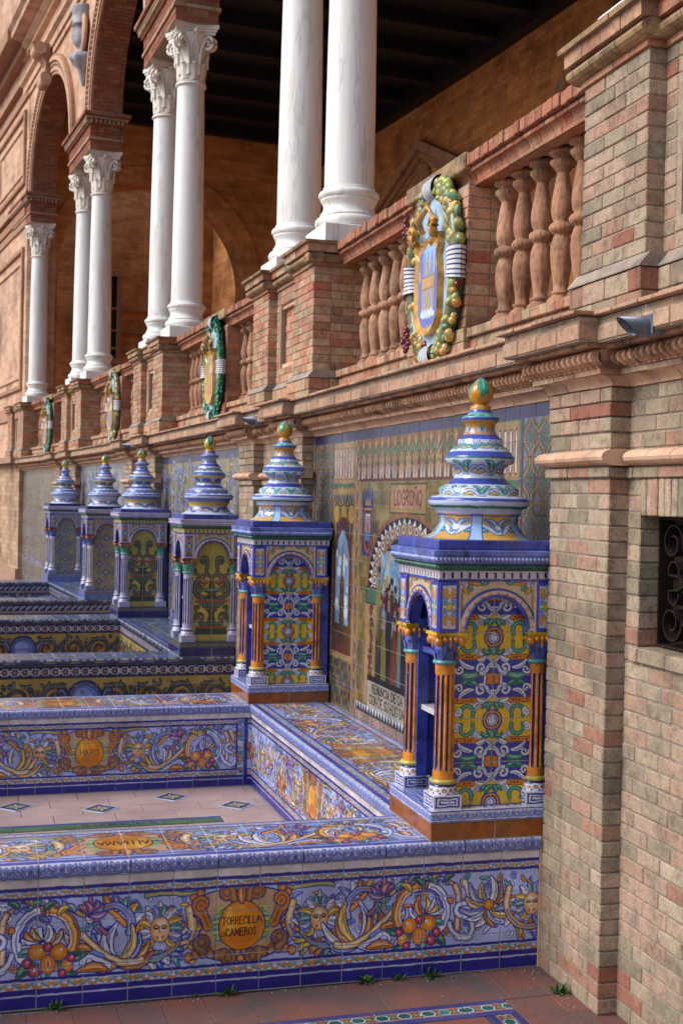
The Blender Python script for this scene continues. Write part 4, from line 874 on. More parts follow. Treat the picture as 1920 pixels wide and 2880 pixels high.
def floor_mat(name, c1, c2, c3, dirt=.6):
    m_, n, b = new_mat(name); r = geo_rand(n); p = world_vec(n); c = ramp(n, r, [(0, c1), (.5, c2), (1, c3)]).outputs[0]
    q = noise(n, 3.2, 6, p, .65); c = mixc(n, math_(n, 'MULTIPLY', ramp(n, q.outputs[0], [(.38, (0,0,0)), (.62, (255,255,255))]).outputs[0], dirt), c, lin((84,76,78)))
    q2 = noise(n, 70, 4, p); c = mixc(n, ramp(n, q2.outputs[0], [(.3, (120,120,120)), (.5, (255,255,255))]).outputs[0], mixc(n, .3, c, (.04,.03,.03,1)), c)
    q3 = noise(n, 14, 5, p, .75); c = mixc(n, math_(n, 'MULTIPLY', ramp(n, q3.outputs[0], [(.6, (0,0,0)), (.74, (255,255,255))]).outputs[0], .35), c, lin((150,138,134)))
    n.links.new(c, b.inputs['Base Color']); b.inputs['Roughness'].default_value = .72; bump(n, math_(n, 'ADD', q2.outputs[0], q.outputs[0]), b, .25, .003); return m_
M_FLOOR = floor_mat('terracotta_paving', (122,72,60), (134,80,66), (112,72,66), .9); M_FLOOR2 = floor_mat('worn_pink_paving', (172,148,146), (180,154,150), (164,142,144), .3)
def course_mat(name, pal, mort, sc, dark=1., bw=.28, bh=.055):
    """brickwork too far off to tell the bricks apart: generated brick courses along the wall"""
    m_, n, b = new_mat(name); tc = N(n, 'ShaderNodeTexCoord'); sp = N(n, 'ShaderNodeSeparateXYZ'); n.links.new(tc.outputs['Object'], sp.inputs[0]); cb = N(n, 'ShaderNodeCombineXYZ')
    n.links.new(math_(n, 'ADD', sp.outputs[0], sp.outputs[1]), cb.inputs[0]); n.links.new(sp.outputs[2], cb.inputs[1])
    br = N(n, 'ShaderNodeTexBrick'); n.links.new(cb.outputs[0], br.inputs[0]); br.inputs['Scale'].default_value = 1; br.inputs['Brick Width'].default_value = bw; br.inputs['Row Height'].default_value = bh; br.inputs['Mortar Size'].default_value = .004
    br.inputs['Color1'].default_value = lin(pal[0]); br.inputs['Color2'].default_value = lin(pal[1]); br.inputs['Mortar'].default_value = lin(mort); br.inputs['Bias'].default_value = -.1
    q = noise(n, 5, 5, world_vec(n)); c = mixc(n, .3, br.outputs[0], ramp(n, q.outputs[0], [(.3, pal[2]), (.7, pal[3])]).outputs[0])
    c = mixc(n, .8, c, ramp(n, noise(n, 1.2, 6, world_vec(n), .7).outputs[0], [(.3, (130,116,104)), (.55, (255,255,255))]).outputs[0], 'MULTIPLY')
    n.links.new(c, b.inputs['Base Color']); b.inputs['Roughness'].default_value = .9; bump(n, br.outputs['Fac'], b, -.3, .004); return m_
M_GALLERY = course_mat('gallery_brickwork', ((226,160,98),(180,108,60),(204,134,80),(230,174,110)), (166,118,80), 1, 1., .3, .08)
M_FACADE = course_mat('facade_brickwork', ((212,172,142),(180,132,106),(194,150,122),(216,182,154)), (212,188,164), 1, 1., .24, .075)
M_OUTER = course_mat('outer_brickwork', ((196,168,136),(150,112,86),(160,132,104),(190,160,130)), (120,106,92), 1, 1., .3, .085)

M_GFLOOR = simple_mat('pale_bounce_paving', (150,120,96), (184,150,120), 8, .7, .1)  # gallery floor out of view, made pale to bounce daylight onto the walls

M_GROUT_D = simple_mat('old_grout', (104,98,92), (138,130,122), 70, .9, .2)
M_GRIT = simple_mat('grit', (150,144,136), (206,200,192), 200, .9, 0)
# ---------------------------------------------------------------- bricks and tiles
rnd = random.Random(7)
V = Vector
_cache = {}
def box_mesh(name, d, mat, b=.003):
    k = (name, tuple(int(round(q*250)) for q in d), mat.name)
    if k not in _cache:
        q = [max(.004, a/250) for a in k[1]]; mb = MB(); mb.box(-q[0]/2, q[0]/2, -q[1]/2, q[1]/2, -q[2]/2, q[2]/2, b=min(b, min(q)*.2)); _cache[k] = mb.mesh(name, mat)
    return _cache[k]
def world_of(parent, c):
    q = parent; p = V(c)
    while q is not None:
        p = q.rotation_euler.to_matrix() @ p + q.location; q = q.parent
    return p
def brick_objs(boxes, parent, mat, limit=300, name='brick', b=.003):
    """boxes (x0,x1,y0,y1,z0,z1) in the parent's frame: the nearest are objects, the rest one joined part"""
    cs = [((x0+x1)/2, (y0+y1)/2, (z0+z1)/2) for x0, x1, y0, y1, z0, z1 in boxes]
    order = sorted(range(len(boxes)), key=lambda i: (world_of(parent, cs[i])-cam.location).length)
    for i in order[:limit]:
        x0, x1, y0, y1, z0, z1 = boxes[i]; me = box_mesh(name, (x1-x0, y1-y0, z1-z0), mat, b)
        obj(name, me, parent, cs[i], (0, rnd.gauss(0, .004), rnd.gauss(0, .004)))
    if len(order) > limit:
        mb = MB()
        for i in order[limit:]: mb.box(*boxes[i], b=b)
        mb.build(name+'work', mat, parent, kind='stuff')
def courses(axis, face, a0, a1, z0, z1, depth, L=.143, H=.05, j=.0045, off=0., jit=.0018):
    out = []; n = max(1, int(round((z1-z0)/H))); h = (z1-z0)/n
    for r in range(n):
        a = a0; q = L*(.5 if (r+off) % 2 >= 1 else 1.)*rnd.uniform(.97, 1.03); segs = []
        while a < a1-1e-4:
            e = min(a+q, a1)
            if a1-e < .035: e = a1
            segs.append((a, e)); a = e; q = L*rnd.uniform(.95, 1.05)
        for k, (p, e) in enumerate(segs):
            f = face+rnd.uniform(-jit, jit); p2 = p+(j/2 if k else 0); e2 = e-(j/2 if k < len(segs)-1 else 0); zz0, zz1 = z0+r*h+j/2, z0+(r+1)*h-j/2
            out.append((f, f+depth, p2, e2, zz0, zz1) if axis == 'x' else (p2, e2, f, f+depth, zz0, zz1))
    return out
def tile(parent, o, eu, ev, w, h, uv, mats, t=.008, name='tile', rot=0.):
    """flat tile: o = lower-left back corner, eu/ev unit vectors; the glazed face looks along eu x ev"""
    mb = MB(); n = eu.cross(ev); c = .0018; o = V(o)
    B = [V((0, 0, 0)), eu*w, eu*w+ev*h, ev*h]; Fp = [eu*c+ev*c+n*t, eu*(w-c)+ev*c+n*t, eu*(w-c)+ev*(h-c)+n*t, eu*c+ev*(h-c)+n*t]
    Mi = [p+n*(t-c) for p in B]; u0, v0, u1, v1 = uv; q = [(u0, v0), (u1, v0), (u1, v1), (u0, v1)]
    mb.face(Fp, q, 0)
    for i in range(4):
        k = (i+1) % 4; mb.face([Mi[i], Mi[k], Fp[k], Fp[i]], [q[i], q[k], q[k], q[i]], 0); mb.face([B[i], B[k], Mi[k], Mi[i]], [q[i], q[k], q[k], q[i]], 0)
    ctr = eu*w/2+ev*h/2
    mb.v = [tuple(V(p)-ctr) for p in mb.v]
    ob = mb.build(name, mats, parent, o+ctr); d = rnd.gauss(0, .0035); e = rnd.gauss(0, .0035)
    ob.rotation_euler = (eu*d+ev*e); return ob
def tile_grid(parent, o, eu, ev, ws, hs, mat, tot, gap=.0022, t=.008, name='tile', u0=0., v0=0., flip=False):
    eu, ev = V(eu), V(ev); y = 0
    for h in hs:
        x = 0
        for w in ws:
            uv = ((u0+x)/tot[0], (v0+y)/tot[1], (u0+x+w)/tot[0], (v0+y+h)/tot[1])
            tile(parent, V(o)+eu*(x+gap/2)+ev*(y+gap/2), eu, ev, w-gap, h-gap, uv, mat, t, name); x += w
        y += h
def split(L, w):
    n = max(1, int(round(L/w))); return [L/n]*n
EX, EY, EZ = V((1, 0, 0)), V((0, 1, 0)), V((0, 0, 1))
def piece_run(parent, name, prof_mat, prof, y0, y1, L, sm=True, x=0., z=0., limit=300):
    """moulded bricks: the profile swept along y and cut into single pieces"""
    n = max(1, int(round((y1-y0)/L))); l = (y1-y0)/n; k = (name, tuple(prof), round(l, 3), prof_mat.name)
    if k not in _cache:
        mb = MB(); mb.sweep_y(prof, -l/2+.0015, l/2-.0015, sm=False); _cache[k] = mb.mesh(name, prof_mat)
    for i in range(n): obj(name, _cache[k], parent, (x+rnd.uniform(-.0015, .0015), y0+(i+.5)*l, z+rnd.uniform(-.001, .001)))

# ---------------------------------------------------------------- cornice
COVE = [(.06, 1.965)]+[(-.008-.044*(1-math.cos(t*pi/16)), 1.965+.032*math.sin(t*pi/16)) for t in range(9)]+[(.06, 1.997)]
def half_round(x, z0, z1, p, n=8): return [(x+.05, z0)]+[(x-p*math.sin(pi*i/n), z0+(z1-z0)*(1-math.cos(pi*i/n))/2) for i in range(n+1)]+[(x+.05, z1)]
def darts(parent, x, y0, y1, sp=.036):
    n = max(1, int((y1-y0)/sp)); P = []; prof = [(math.sin(pi*i/6), -math.cos(pi*i/6)) for i in range(7)]
    ny = n*6
    for a, c in prof:
        row = []
        for k in range(ny+1):
            ph = (k % 6)/6; g = (.6, .92, 1., .97, .86, .66)[k % 6]; row.append((x-.048*a*g+.01*(k % 6 == 0), y0+(y1-y0)*k/ny+.01*c*.6, 2.046+.028*c*(.8+.2*g)))
        P.append(row)
    mb = MB(); mb.grid(P[::-1], sm=False); mb.box(x-.008, x+.05, y0, y1, 2.0165, 2.0735); mb.build('dart_moulding', M_DART, parent)
def cornice_run(t, y0, y1, off, dz=0., ext=0., bl=None, solid=.4):
    e = lambda p: ext*p
    piece_run(t, 'cove_brick', M_ROLL, COVE, y0-e(.03), y1+e(.03), .15, x=off, z=dz)
    piece_run(t, 'strip_brick', M_STONE, [(.05+0, 1.998), (-.056, 1.998), (-.058, 2.0155), (.05, 2.0155)], y0-e(.05), y1+e(.05), .2, x=off, z=dz)
    darts(t, off-.055, y0-e(.07), y1+e(.07))
    piece_run(t, 'strip_brick', M_DART, [(.05, 2.074), (-.112, 2.074), (-.114, 2.086), (.05, 2.086)], y0-e(.08), y1+e(.08), .16, x=off, z=dz)
    y0, y1 = y0-e(.1), y1+e(.1)
    mb = MB(); mb.box(off-.149, off+solid, y0+.003, y1-.003, 2.0875+dz, 2.163+dz); mb.build('core', M_MORTAR, t)
    b = courses('x', off-.156, y0, y1, 2.088+dz, 2.142+dz, .09, .15, .054, .005)+courses('x', off-.15, y0, y1, 2.143+dz, 2.164+dz, .09, .15, .021, .004, 1)
    brick_objs(b, t, M_STONE, 300)
    b = courses('x', off-.178, y0-e(.02), y1+e(.02), 2.165+dz, 2.18+dz, .2, .15, .015, .004, 0, .003); brick_objs(b, t, M_STONE, 300, 'lip_brick', .002)
    mb = MB(); mb.box(off-.02, off+solid, y0, y1, 2.1655+dz, 2.1785+dz); mb.build('ledge', M_SLOPE, t)

# ---------------------------------------------------------------- gap walls: two pilasters round a barred window
def gap_wall(k, label, clabel, bricks=True):
    sg = 3.1675+5*k; t = thing('brick_wall', label, 'wall', 2.0, sg, 0, 'brick wall sections between the bays'); H2 = .8325
    core = MB()
    wy, wz0, wz1 = .32, 1.165, 1.565
    core.box(.0035, .45, -H2-.02, -wy-.006, 0, 1.966); core.box(.0035, .45, wy+.006, H2+.02, 0, 1.966); core.box(.0035, .45, -wy-.006, wy+.006, 0, wz0-.004); core.box(.0035, .45, -wy-.006, wy+.006, wz1+.004, 1.966)
    for s in (-1, 1):
        a, b = sorted((s*.406, s*(H2-.004))); core.box(-.0618, .02, a, b, 0, 1.966)
    core.build('mortar_core', M_MORTAR_D, t)
    mb = MB(); mb.box(.16, .44, -wy-.005, wy+.005, wz0-.003, wz1+.003); mb.build('window_back', M_DARK, t)
    bx = []
    # centre panel
    zz = .05*23
    bx += courses('x', 0, -.4, .4, 0, wz0-.055, .1)
    bx += courses('x', -.012, -wy-.03, wy+.03, wz0-.05, wz0, .2, .16, .05)                                # sill
    for s in (-1, 1):
        a, b = sorted((s*.4, s*(wy+.033))); bx += courses('x', 0, a, b, wz0-.05, wz0, .1)
        a, b = sorted((s*.4, s*wy)); bx += courses('x', 0, a, b, wz0, wz1+.112, .16, .13)
    n = 17                                                                                                 # soldier course over the window
    for i in range(n): bx.append((rnd.uniform(-.002, .002)-.004, .15, -wy+2*wy*i/n+.002, -wy+2*wy*(i+1)/n-.002, wz1, wz1+.112))
    bx += courses('x', -.014, -.4, .4, 1.678, 1.715, .1, .15, .037); bx += courses('x', 0, -.4, .4, 1.772, 1.966, .1)
    for s in (-1, 1):
        a, b = sorted((s*.4, s*H2)); bx += courses('x', -.065, a, b, .003, 1.678, .095, off=(1 if s > 0 else 0)); bx += courses('x', -.079, *sorted((s*.385, s*(H2+.014))), 1.68, 1.715, .1, .15, .036); bx += courses('x', -.065, a, b, 1.772, 1.822, .095)
        bx += courses('x', -.072, *sorted((s*.392, s*(H2+.004))), 1.824, 1.964, .1, off=1)
    if bricks: brick_objs(bx, t, M_BRICK, 300)
    else: brick_objs(bx, t, M_BRICK, 0)
    roll = half_round(.005, 1.717, 1.769, .05)
    piece_run(t, 'roll_brick', M_ROLL, roll, -.36, .36, .15)
    for s in (-1, 1): piece_run(t, 'roll_brick', M_ROLL, [(x-.065, z+.0007) for x, z in roll], *sorted((s*.365, s*(H2+.04))), .16)
    if k < 3:
        g = thing('window_grille', ('scrolled wrought iron grille in the barred window at the right edge', 'scrolled iron grille of the window behind the second orange-columned kiosk', 'scrolled iron grille of the window behind the fourth kiosk from the right')[k], 'grille', 2.06, sg, wz0+.0)
        iron_grille(g, wy, wz1-wz0)
    c = thing('brick_cornice', clabel, 'cornice', 2.0, sg, 0, 'cornice lengths over the wall sections')
    cornice_run(c, -.4, .4, 0); 
    for s in (-1, 1): cornice_run(c, *sorted((s*.4, s*H2)), -.065, .0013, .75)
    return t
def strap(mb, pts, w=.045, th=.004):
    """flat iron bar following pts (y,z), its width along x"""
    n = len(pts); L = []; 
    for i in range(n):
        a = V((0,)+tuple(pts[max(i-1, 0)])); b = V((0,)+tuple(pts[min(i+1, n-1)])); tn = (b-a).normalized(); nr = V((0, -tn.z, tn.y)); p = V((0,)+tuple(pts[i])); L.append((p+nr*th/2, p-nr*th/2))
    rows = [[a, b, b+V((w, 0, 0)), a+V((w, 0, 0))] for a, b in L]; mb.grid(rows, sm=False, closed_u=True); mb.face(rows[0]); mb.face(rows[-1][::-1])
def iron_grille(g, wy, h):
    mb = MB()
    for y in (-wy+.012, wy-.012): strap(mb, [(y, .004), (y, h-.004)], .05, .006)
    for z in (.006, h-.008): strap(mb, [(-wy+.012, z), (wy-.012, z)], .05, .006)
    mb.build('frame', M_IRON, g)
    for s in (-1, 1):
        for half in (-1, 1):
            cz = h/2; mb = MB(); a = wy/2*s; R = .062
            def T(y, z): return (a+s*y, cz+half*z)
            sp = spiral(.07, .12, .02, .062, 1.2, 1.35, 30); pts = [T(y, z) for y, z in sp]
            e = sp[-1]; pts += [T(*q) for q in bez(e, (e[0]-.02, e[1]+.05), (-.05, .1), (-.06, .02), 10)[1:]]; pts += [T(*q) for q in bez((-.06, .02), (-.07, -.01), (0, -.005), (.03, .02), 8)[1:]]
            pts += [T(*q) for q in arc(.06, .035, .03, -.4, 3.4, 10)]
            strap(mb, pts); mb.build('scroll', M_IRON, g)
    mb = MB(); strap(mb, [(0, .004), (0, h-.004)], .045, .006)
    strap(mb, [tuple(q) for q in spiral(-.0, .12, .015, .055, 0, 1.3, 24)]); strap(mb, [tuple(q) for q in spiral(0, h-.12, .015, .055, 0, 1.3, 24)]); mb.build('scroll', M_IRON, g)
gap_wall(0, 'pale brick wall with pilaster and barred window filling the right edge', 'brick cornice with dart moulding over the barred window at right')
gap_wall(1, 'brick wall section rising behind the second orange-columned kiosk', 'brick cornice length over the wall behind the second orange-columned kiosk')
gap_wall(2, 'brick wall section behind the dark green and lavender-columned fourth kiosk', 'brick cornice length over the wall between the fourth and fifth kiosks')
gap_wall(3, 'brick wall section just beyond the farthest kiosk', 'brick cornice length above the farthest kiosk', False)
for k, (lab) in enumerate(('slanted grey metal drain spout on the cornice at right', 'grey metal drain spout beside the finial of the second orange-columned kiosk', 'small grey metal drain spout above the fourth kiosk')):
    sp = thing('drain_spout', lab, 'spout', 1.84, 3.1675+5*k+(.02 if k == 0 else -.0), 2.1, 'drain spouts along the cornice')
    mb = MB(); n = 18; P = []
    for r in (.026, .0235):
        P.append([(.06, r*math.cos(2*pi*j/n), r*math.sin(2*pi*j/n)) for j in range(n)]); P.append([(-.06-1.1*r*math.sin(2*pi*j/n), r*math.cos(2*pi*j/n), r*math.sin(2*pi*j/n)-.006) for j in range(n)])
    mb.grid([P[0], P[1], P[3], P[2]], sm=True, closed_u=True); mb.build('pipe', M_LEAD, sp)
    mb = MB(); mb.box(.0, .008, -.034, .034, -.03, .03, b=.003); mb.build('collar', M_LEAD, sp)

# ---------------------------------------------------------------- bays: mural, cornice, seats, benches
print('painting')
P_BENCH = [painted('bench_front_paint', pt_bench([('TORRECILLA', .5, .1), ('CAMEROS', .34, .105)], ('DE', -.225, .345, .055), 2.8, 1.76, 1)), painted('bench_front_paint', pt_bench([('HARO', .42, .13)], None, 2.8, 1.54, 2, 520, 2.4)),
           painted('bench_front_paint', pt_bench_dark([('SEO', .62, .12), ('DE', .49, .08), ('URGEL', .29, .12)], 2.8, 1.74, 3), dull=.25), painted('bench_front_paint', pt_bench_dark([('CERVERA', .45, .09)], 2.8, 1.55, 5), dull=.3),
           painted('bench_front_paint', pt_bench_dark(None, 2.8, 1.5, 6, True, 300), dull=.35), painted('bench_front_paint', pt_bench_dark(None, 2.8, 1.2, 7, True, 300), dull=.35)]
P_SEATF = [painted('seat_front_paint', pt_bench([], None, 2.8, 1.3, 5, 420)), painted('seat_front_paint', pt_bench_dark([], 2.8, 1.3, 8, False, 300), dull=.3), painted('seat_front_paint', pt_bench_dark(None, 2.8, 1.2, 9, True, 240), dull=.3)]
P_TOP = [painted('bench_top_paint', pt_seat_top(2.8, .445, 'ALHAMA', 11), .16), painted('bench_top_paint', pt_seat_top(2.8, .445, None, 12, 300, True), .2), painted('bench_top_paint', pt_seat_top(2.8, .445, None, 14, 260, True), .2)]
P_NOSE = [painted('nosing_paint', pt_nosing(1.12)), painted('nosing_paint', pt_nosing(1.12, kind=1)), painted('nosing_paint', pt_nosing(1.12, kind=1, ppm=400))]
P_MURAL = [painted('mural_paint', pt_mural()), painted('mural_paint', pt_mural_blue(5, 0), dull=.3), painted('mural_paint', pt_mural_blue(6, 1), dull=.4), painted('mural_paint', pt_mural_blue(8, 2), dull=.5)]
print('painted')

def nosing(parent, axis, a0, a1, x, y, mat, L=.28):
    """rounded edge tiles; axis 'x': edge runs along x and looks to -y; axis 'y': runs along y and looks to -x"""
    n = max(1, int(round((a1-a0)/L))); l = (a1-a0)/n; c = 8
    prof = [(.0, .407), (-.012, .408), (-.016, .42), (-.017, .436)]+[(-.017+.014*(1-math.cos(i*pi/8)), .436+.014*math.sin(i*pi/8)) for i in range(1, 5)]+[(.028, .4505)]
    d = [0]
    for p, q in zip(prof, prof[1:]): d.append(d[-1]+math.hypot(p[0]-q[0], p[1]-q[1]))
    for i in range(n):
        b0, b1 = a0+i*l+.0015, a0+(i+1)*l-.0015; mb = MB(); u = lambda a: (a-a0)/1.12
        for k in range(len(prof)-1):
            (p, z), (q, w) = prof[k], prof[k+1]; v0, v1 = d[k]/d[-1], d[k+1]/d[-1]
            if axis == 'x': mb.face([(b0, p, z), (b1, p, z), (b1, q, w), (b0, q, w)], [(u(b0), v0), (u(b1), v0), (u(b1), v1), (u(b0), v1)], 0, True)
            else: mb.face([(p, b1, z), (p, b0, z), (q, b0, w), (q, b1, w)], [(u(b1), v0), (u(b0), v0), (u(b0), v1), (u(b1), v1)], 0, True)
        for b in (b0, b1):
            pts = [((b, p, z) if axis == 'x' else (p, b, z)) for p, z in prof]; mb.face(pts, [(0, 0)]*len(pts), 0)
        mb.build('edge_tile', mat, parent, (x, y, 0))

def bench(bay, which, label):
    sb = 5.6675+5*bay; y0 = sb-1.6675 if which == 0 else sb+1.2225; kind = bay; sc = y0+.22; D = .375 if which == 0 else .445
    t = thing('tile_bench', label, 'bench', 1.93, sc, 0, 'tiled benches jutting out from the wall'); y = -.22; L = 2.52; x0 = -L
    mb = MB(); mb.box(x0+.01, .0, y+.0016, y+D-.002, 0, .4488); mb.build('core', M_GROUT, t)
    ws = split(L, .14); off = 2.8-L
    tile_grid(t, (x0, y+.008, .002), EX, EZ, ws, (.123, .14, .14), P_BENCH[bay*2+which], (2.8, .405), u0=off if True else 0, v0=0)
    nosing(t, 'x', x0, 0, 0, y+.003, P_NOSE[min(bay, 2)])
    nosing_back = y+.445
    tile_grid(t, (x0, y+.032, .4425), EX, EY, ws, split(D-.034, .137), P_TOP[bay], (2.8, D), u0=off, v0=.032)
    mb = MB(); mb.sweep_x([(y+D-.008, .4495), (y+D+.001, .444), (y+D+.001, .41), (y+D-.008, .405)], x0, 0); mb.build('back_edge', (G_BLUE, G_NAVY, G_NAVY)[bay], t)
    if bay == 0 and which == 0:
        mb = MB(); mb.box(-.0, .012, y-.004, y+.02, 0, .45); mb.build('corner_strip', M_ROLL, t)
    return t
def wall_seat(bay, label):
    sb = 5.6675+5*bay; y0, y1 = -1.2905, 1.2225; t = thing('alcove_bench', label, 'bench', 2.0, sb, 0, 'tiled seats along the bay walls'); x = -.455
    mb = MB(); mb.box(x+.0016, 0, y0+.002, y1-.002, 0, .4488); mb.build('core', M_GROUT, t)
    ws = split(y1-y0, .14); tile_grid(t, (x+.008, y1, .002), -EY, EZ, ws, (.123, .14, .14), P_SEATF[bay], (2.8, .405))
    nosing(t, 'y', y0, y1, x+.003, 0, P_NOSE[min(bay, 2)])
    tile_grid(t, (x+.032, y1, .4425), -EY, EX, ws, split(.42, .14), P_TOP[bay], (2.8, .445), v0=.02)
LB = (('bright blue, yellow and orange tiled bench lettered TORRECILLA DE CAMEROS in the foreground', 'blue and orange tiled bench lettered HARO'),
      ('dark green and yellow tiled bench with blue disc lettered SEO DE URGEL', 'dark tiled bench with blue disc behind the one lettered SEO DE URGEL'),
      ('navy tiled bench in front of the fifth kiosk from the right', 'farthest navy tiled bench, under the last kiosk at left'))
LS = ('ornate blue and yellow tiled seat along the wall between the two orange-columned kiosks', 'dark tiled seat along the wall between the two green-panelled kiosks', 'pale blue tiled seat along the wall between the two farthest kiosks')
LM = ('tile mural titled LOGROÑO with arched pictures and lattice borders', 'blue and yellow tile mural behind the lavender-columned kiosks', 'pale grey-blue tile mural behind the two farthest kiosks', 'dull brown tile mural at far left beyond the last kiosk')
LC = ('long brick cornice with dart moulding over the LOGROÑO mural', 'brick cornice over the blue and yellow mural', 'brick cornice over the pale mural behind the farthest kiosks', 'brick cornice over the dull brown mural at far left')
for bay in range(4):
    sb = 5.6675+5*bay
    t = thing('tile_mural', LM[bay], 'mural', 2.0, sb, .45); mb = MB(); mb.box(.0025, .4, -1.69, 1.69, -.45, 1.53); mb.build('backing', M_GROUT_D, t)
    if bay < 3: tile_grid(t, (.009, 1.667, 0), -EY, EZ, split(3.334, .139), split(1.515, .1377), P_MURAL[bay], (3.334, 1.515), .0014)
    else:
        tile_grid(t, (.009, 1.667, 0), -EY, EZ, split(3.334, .278), split(1.515, .2525), P_MURAL[3], (3.334, 1.515), .003); tile_grid(t, (.009, 1.667, -.45), -EY, EZ, split(3.334, .278), (.225, .225), P_MURAL[3], (3.334, 1.515), .003)
    c = thing('brick_cornice', LC[bay], 'cornice', 2.0, sb, 0, 'cornice lengths over the murals'); cornice_run(c, -1.672, 1.672, 0)
    if bay < 3:
        for w in (0, 1): bench(bay, w, LB[bay][w])
        wall_seat(bay, LS[bay])
# ---------------------------------------------------------------- kiosks (tiled bookcases)
def pt_pedestal(c, bg):
    cv = Cv(.1, .047, 900, bg); cv.rect(.006, .005, .094, .042, c); cv.rect(.013, .011, .087, .036, bg); cv.rect(.019, .016, .081, .031, c); cv.rect(.024, .02, .076, .027, bg); cv.mottle(.05, .01, 2); return cv
def pt_frieze(bg, c, n=14):
    cv = Cv(.42, .034, 900, bg)
    for i in range(n): cv.stroke([(.015+.03*i, .009), (.015+.03*i, .025)], .0042, (40,44,110)); cv.stroke([(.0145+.03*i, .012), (.0145+.03*i, .024)], .002, c)
    cv.rect(0, 0, .42, .003, (60,66,160)); cv.mottle(.05, .01, 2); return cv
def pt_band(c1, c2, bg):
    cv = Cv(.45, .041, 900, bg); arabesque_blue(cv, 0, .45, .004, .037, bg, c1, c2); cv.rect(0, 0, .45, .003, c1); cv.rect(0, .038, .45, .041, c1); cv.mottle(.05, .01, 2); return cv
def pt_base(c):
    cv = Cv(.3, .05, 700, (206,204,212))
    for i in range(12): cv.dot(.0125+.025*i, .022, .0075, c, (40,40,110), .002); cv.fill([(.025*i-.004, .004), (.025*i, .016), (.025*i+.004, .004)], (46,50,140))
    cv.rect(0, .036, .3, .05, (38,40,120)); cv.mottle(.05, .01, 2); return cv
KM = []
for kind in range(3):
    d = {}
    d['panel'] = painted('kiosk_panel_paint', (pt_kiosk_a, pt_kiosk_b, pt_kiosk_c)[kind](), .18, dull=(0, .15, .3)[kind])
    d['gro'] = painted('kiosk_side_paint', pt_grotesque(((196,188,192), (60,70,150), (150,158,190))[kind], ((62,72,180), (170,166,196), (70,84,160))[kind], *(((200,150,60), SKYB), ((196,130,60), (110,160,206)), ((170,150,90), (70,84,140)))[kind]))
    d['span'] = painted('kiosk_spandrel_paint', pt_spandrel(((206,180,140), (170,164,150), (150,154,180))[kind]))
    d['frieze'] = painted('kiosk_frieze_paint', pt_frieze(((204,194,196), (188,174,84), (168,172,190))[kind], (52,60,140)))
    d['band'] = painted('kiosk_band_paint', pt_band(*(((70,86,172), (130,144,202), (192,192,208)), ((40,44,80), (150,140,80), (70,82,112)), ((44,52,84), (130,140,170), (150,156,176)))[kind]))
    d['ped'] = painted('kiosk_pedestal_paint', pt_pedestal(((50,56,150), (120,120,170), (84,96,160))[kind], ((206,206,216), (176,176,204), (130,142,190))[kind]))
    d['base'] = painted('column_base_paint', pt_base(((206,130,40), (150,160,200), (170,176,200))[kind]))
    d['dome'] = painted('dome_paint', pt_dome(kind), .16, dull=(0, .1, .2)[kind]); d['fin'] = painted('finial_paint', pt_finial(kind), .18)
    d['shaft'] = (G_ORANGE, G_LAV, G_WHITE)[kind]; d['flute'] = (G_NAVY, glaze('dark_flute_glaze', (74,70,104)), glaze('grey_flute_glaze', (92,92,112)))[kind]
    d['plinth'] = (G_BROWN, G_NAVY, G_SKY)[kind]; d['ring'] = (G_TEAL, G_TEAL2, G_BLUE)[kind]; d['bell'] = (G_CAPBLUE, G_TEAL2, G_CAPBLUE)[kind]; d['vol'] = (G_ORANGE, G_BROWNRED, G_BROWNRED)[kind]; d['aba'] = (G_YELLOW, G_BROWNRED, G_BROWNRED)[kind]
    d['tor'] = (G_OLIVE, G_LAV, G_WHITE)[kind]; d['arch'] = (G_CREAM, G_WHITE, glaze('sand_glaze', (186,164,136)))[kind]; d['slab'] = (G_BLUE, G_BLUE, G_NAVY)[kind]; d['bead'] = (G_BEAD, G_LAV, G_LAV)[kind]; d['rope'] = G_GREEN; d['body'] = (G_BLUE, G_NAVY, G_SKY)[kind]
    d['mesh'] = {}
    KM.append(d)
DOME = [(.33, 0.), (.0, .0)]
def _dome_prof():
    k = .000331; pts = [(500,1835),(455,1790),(425,1745),(412,1700),(402,1665),(410,1640),(412,1600),(436,1575),(440,1545),(452,1522),(498,1500),(518,1455),(512,1420),(480,1388),(440,1378),(408,1374),(408,1302),(398,1290),(350,1265),(300,1230),(262,1185),(247,1130),(258,1085),(300,1045),(345,1030),(350,1010),(354,1004),(354,956),(340,948),(318,910),(282,870),(240,838),(228,826),(228,772),(215,762),(185,735),(162,700),(148,655),(152,620),(172,590),(192,577),(192,537),(180,527),(150,515),(135,508),(118,480),(108,458),(106,450),(106,421),(97,410)]
    return [(r*k*1.05, (1835-y)*k) for r, y in pts]
DOME = _dome_prof(); FIN = [(.032, .0)]+[(.0458*math.sin(pi*(.12+.88*i/14))**.75*(1-.12*(i/14)**3), .004+.101*i/14) for i in range(14)]+[(.0004, .108)]
DOME_Z = DOME[-1][1]
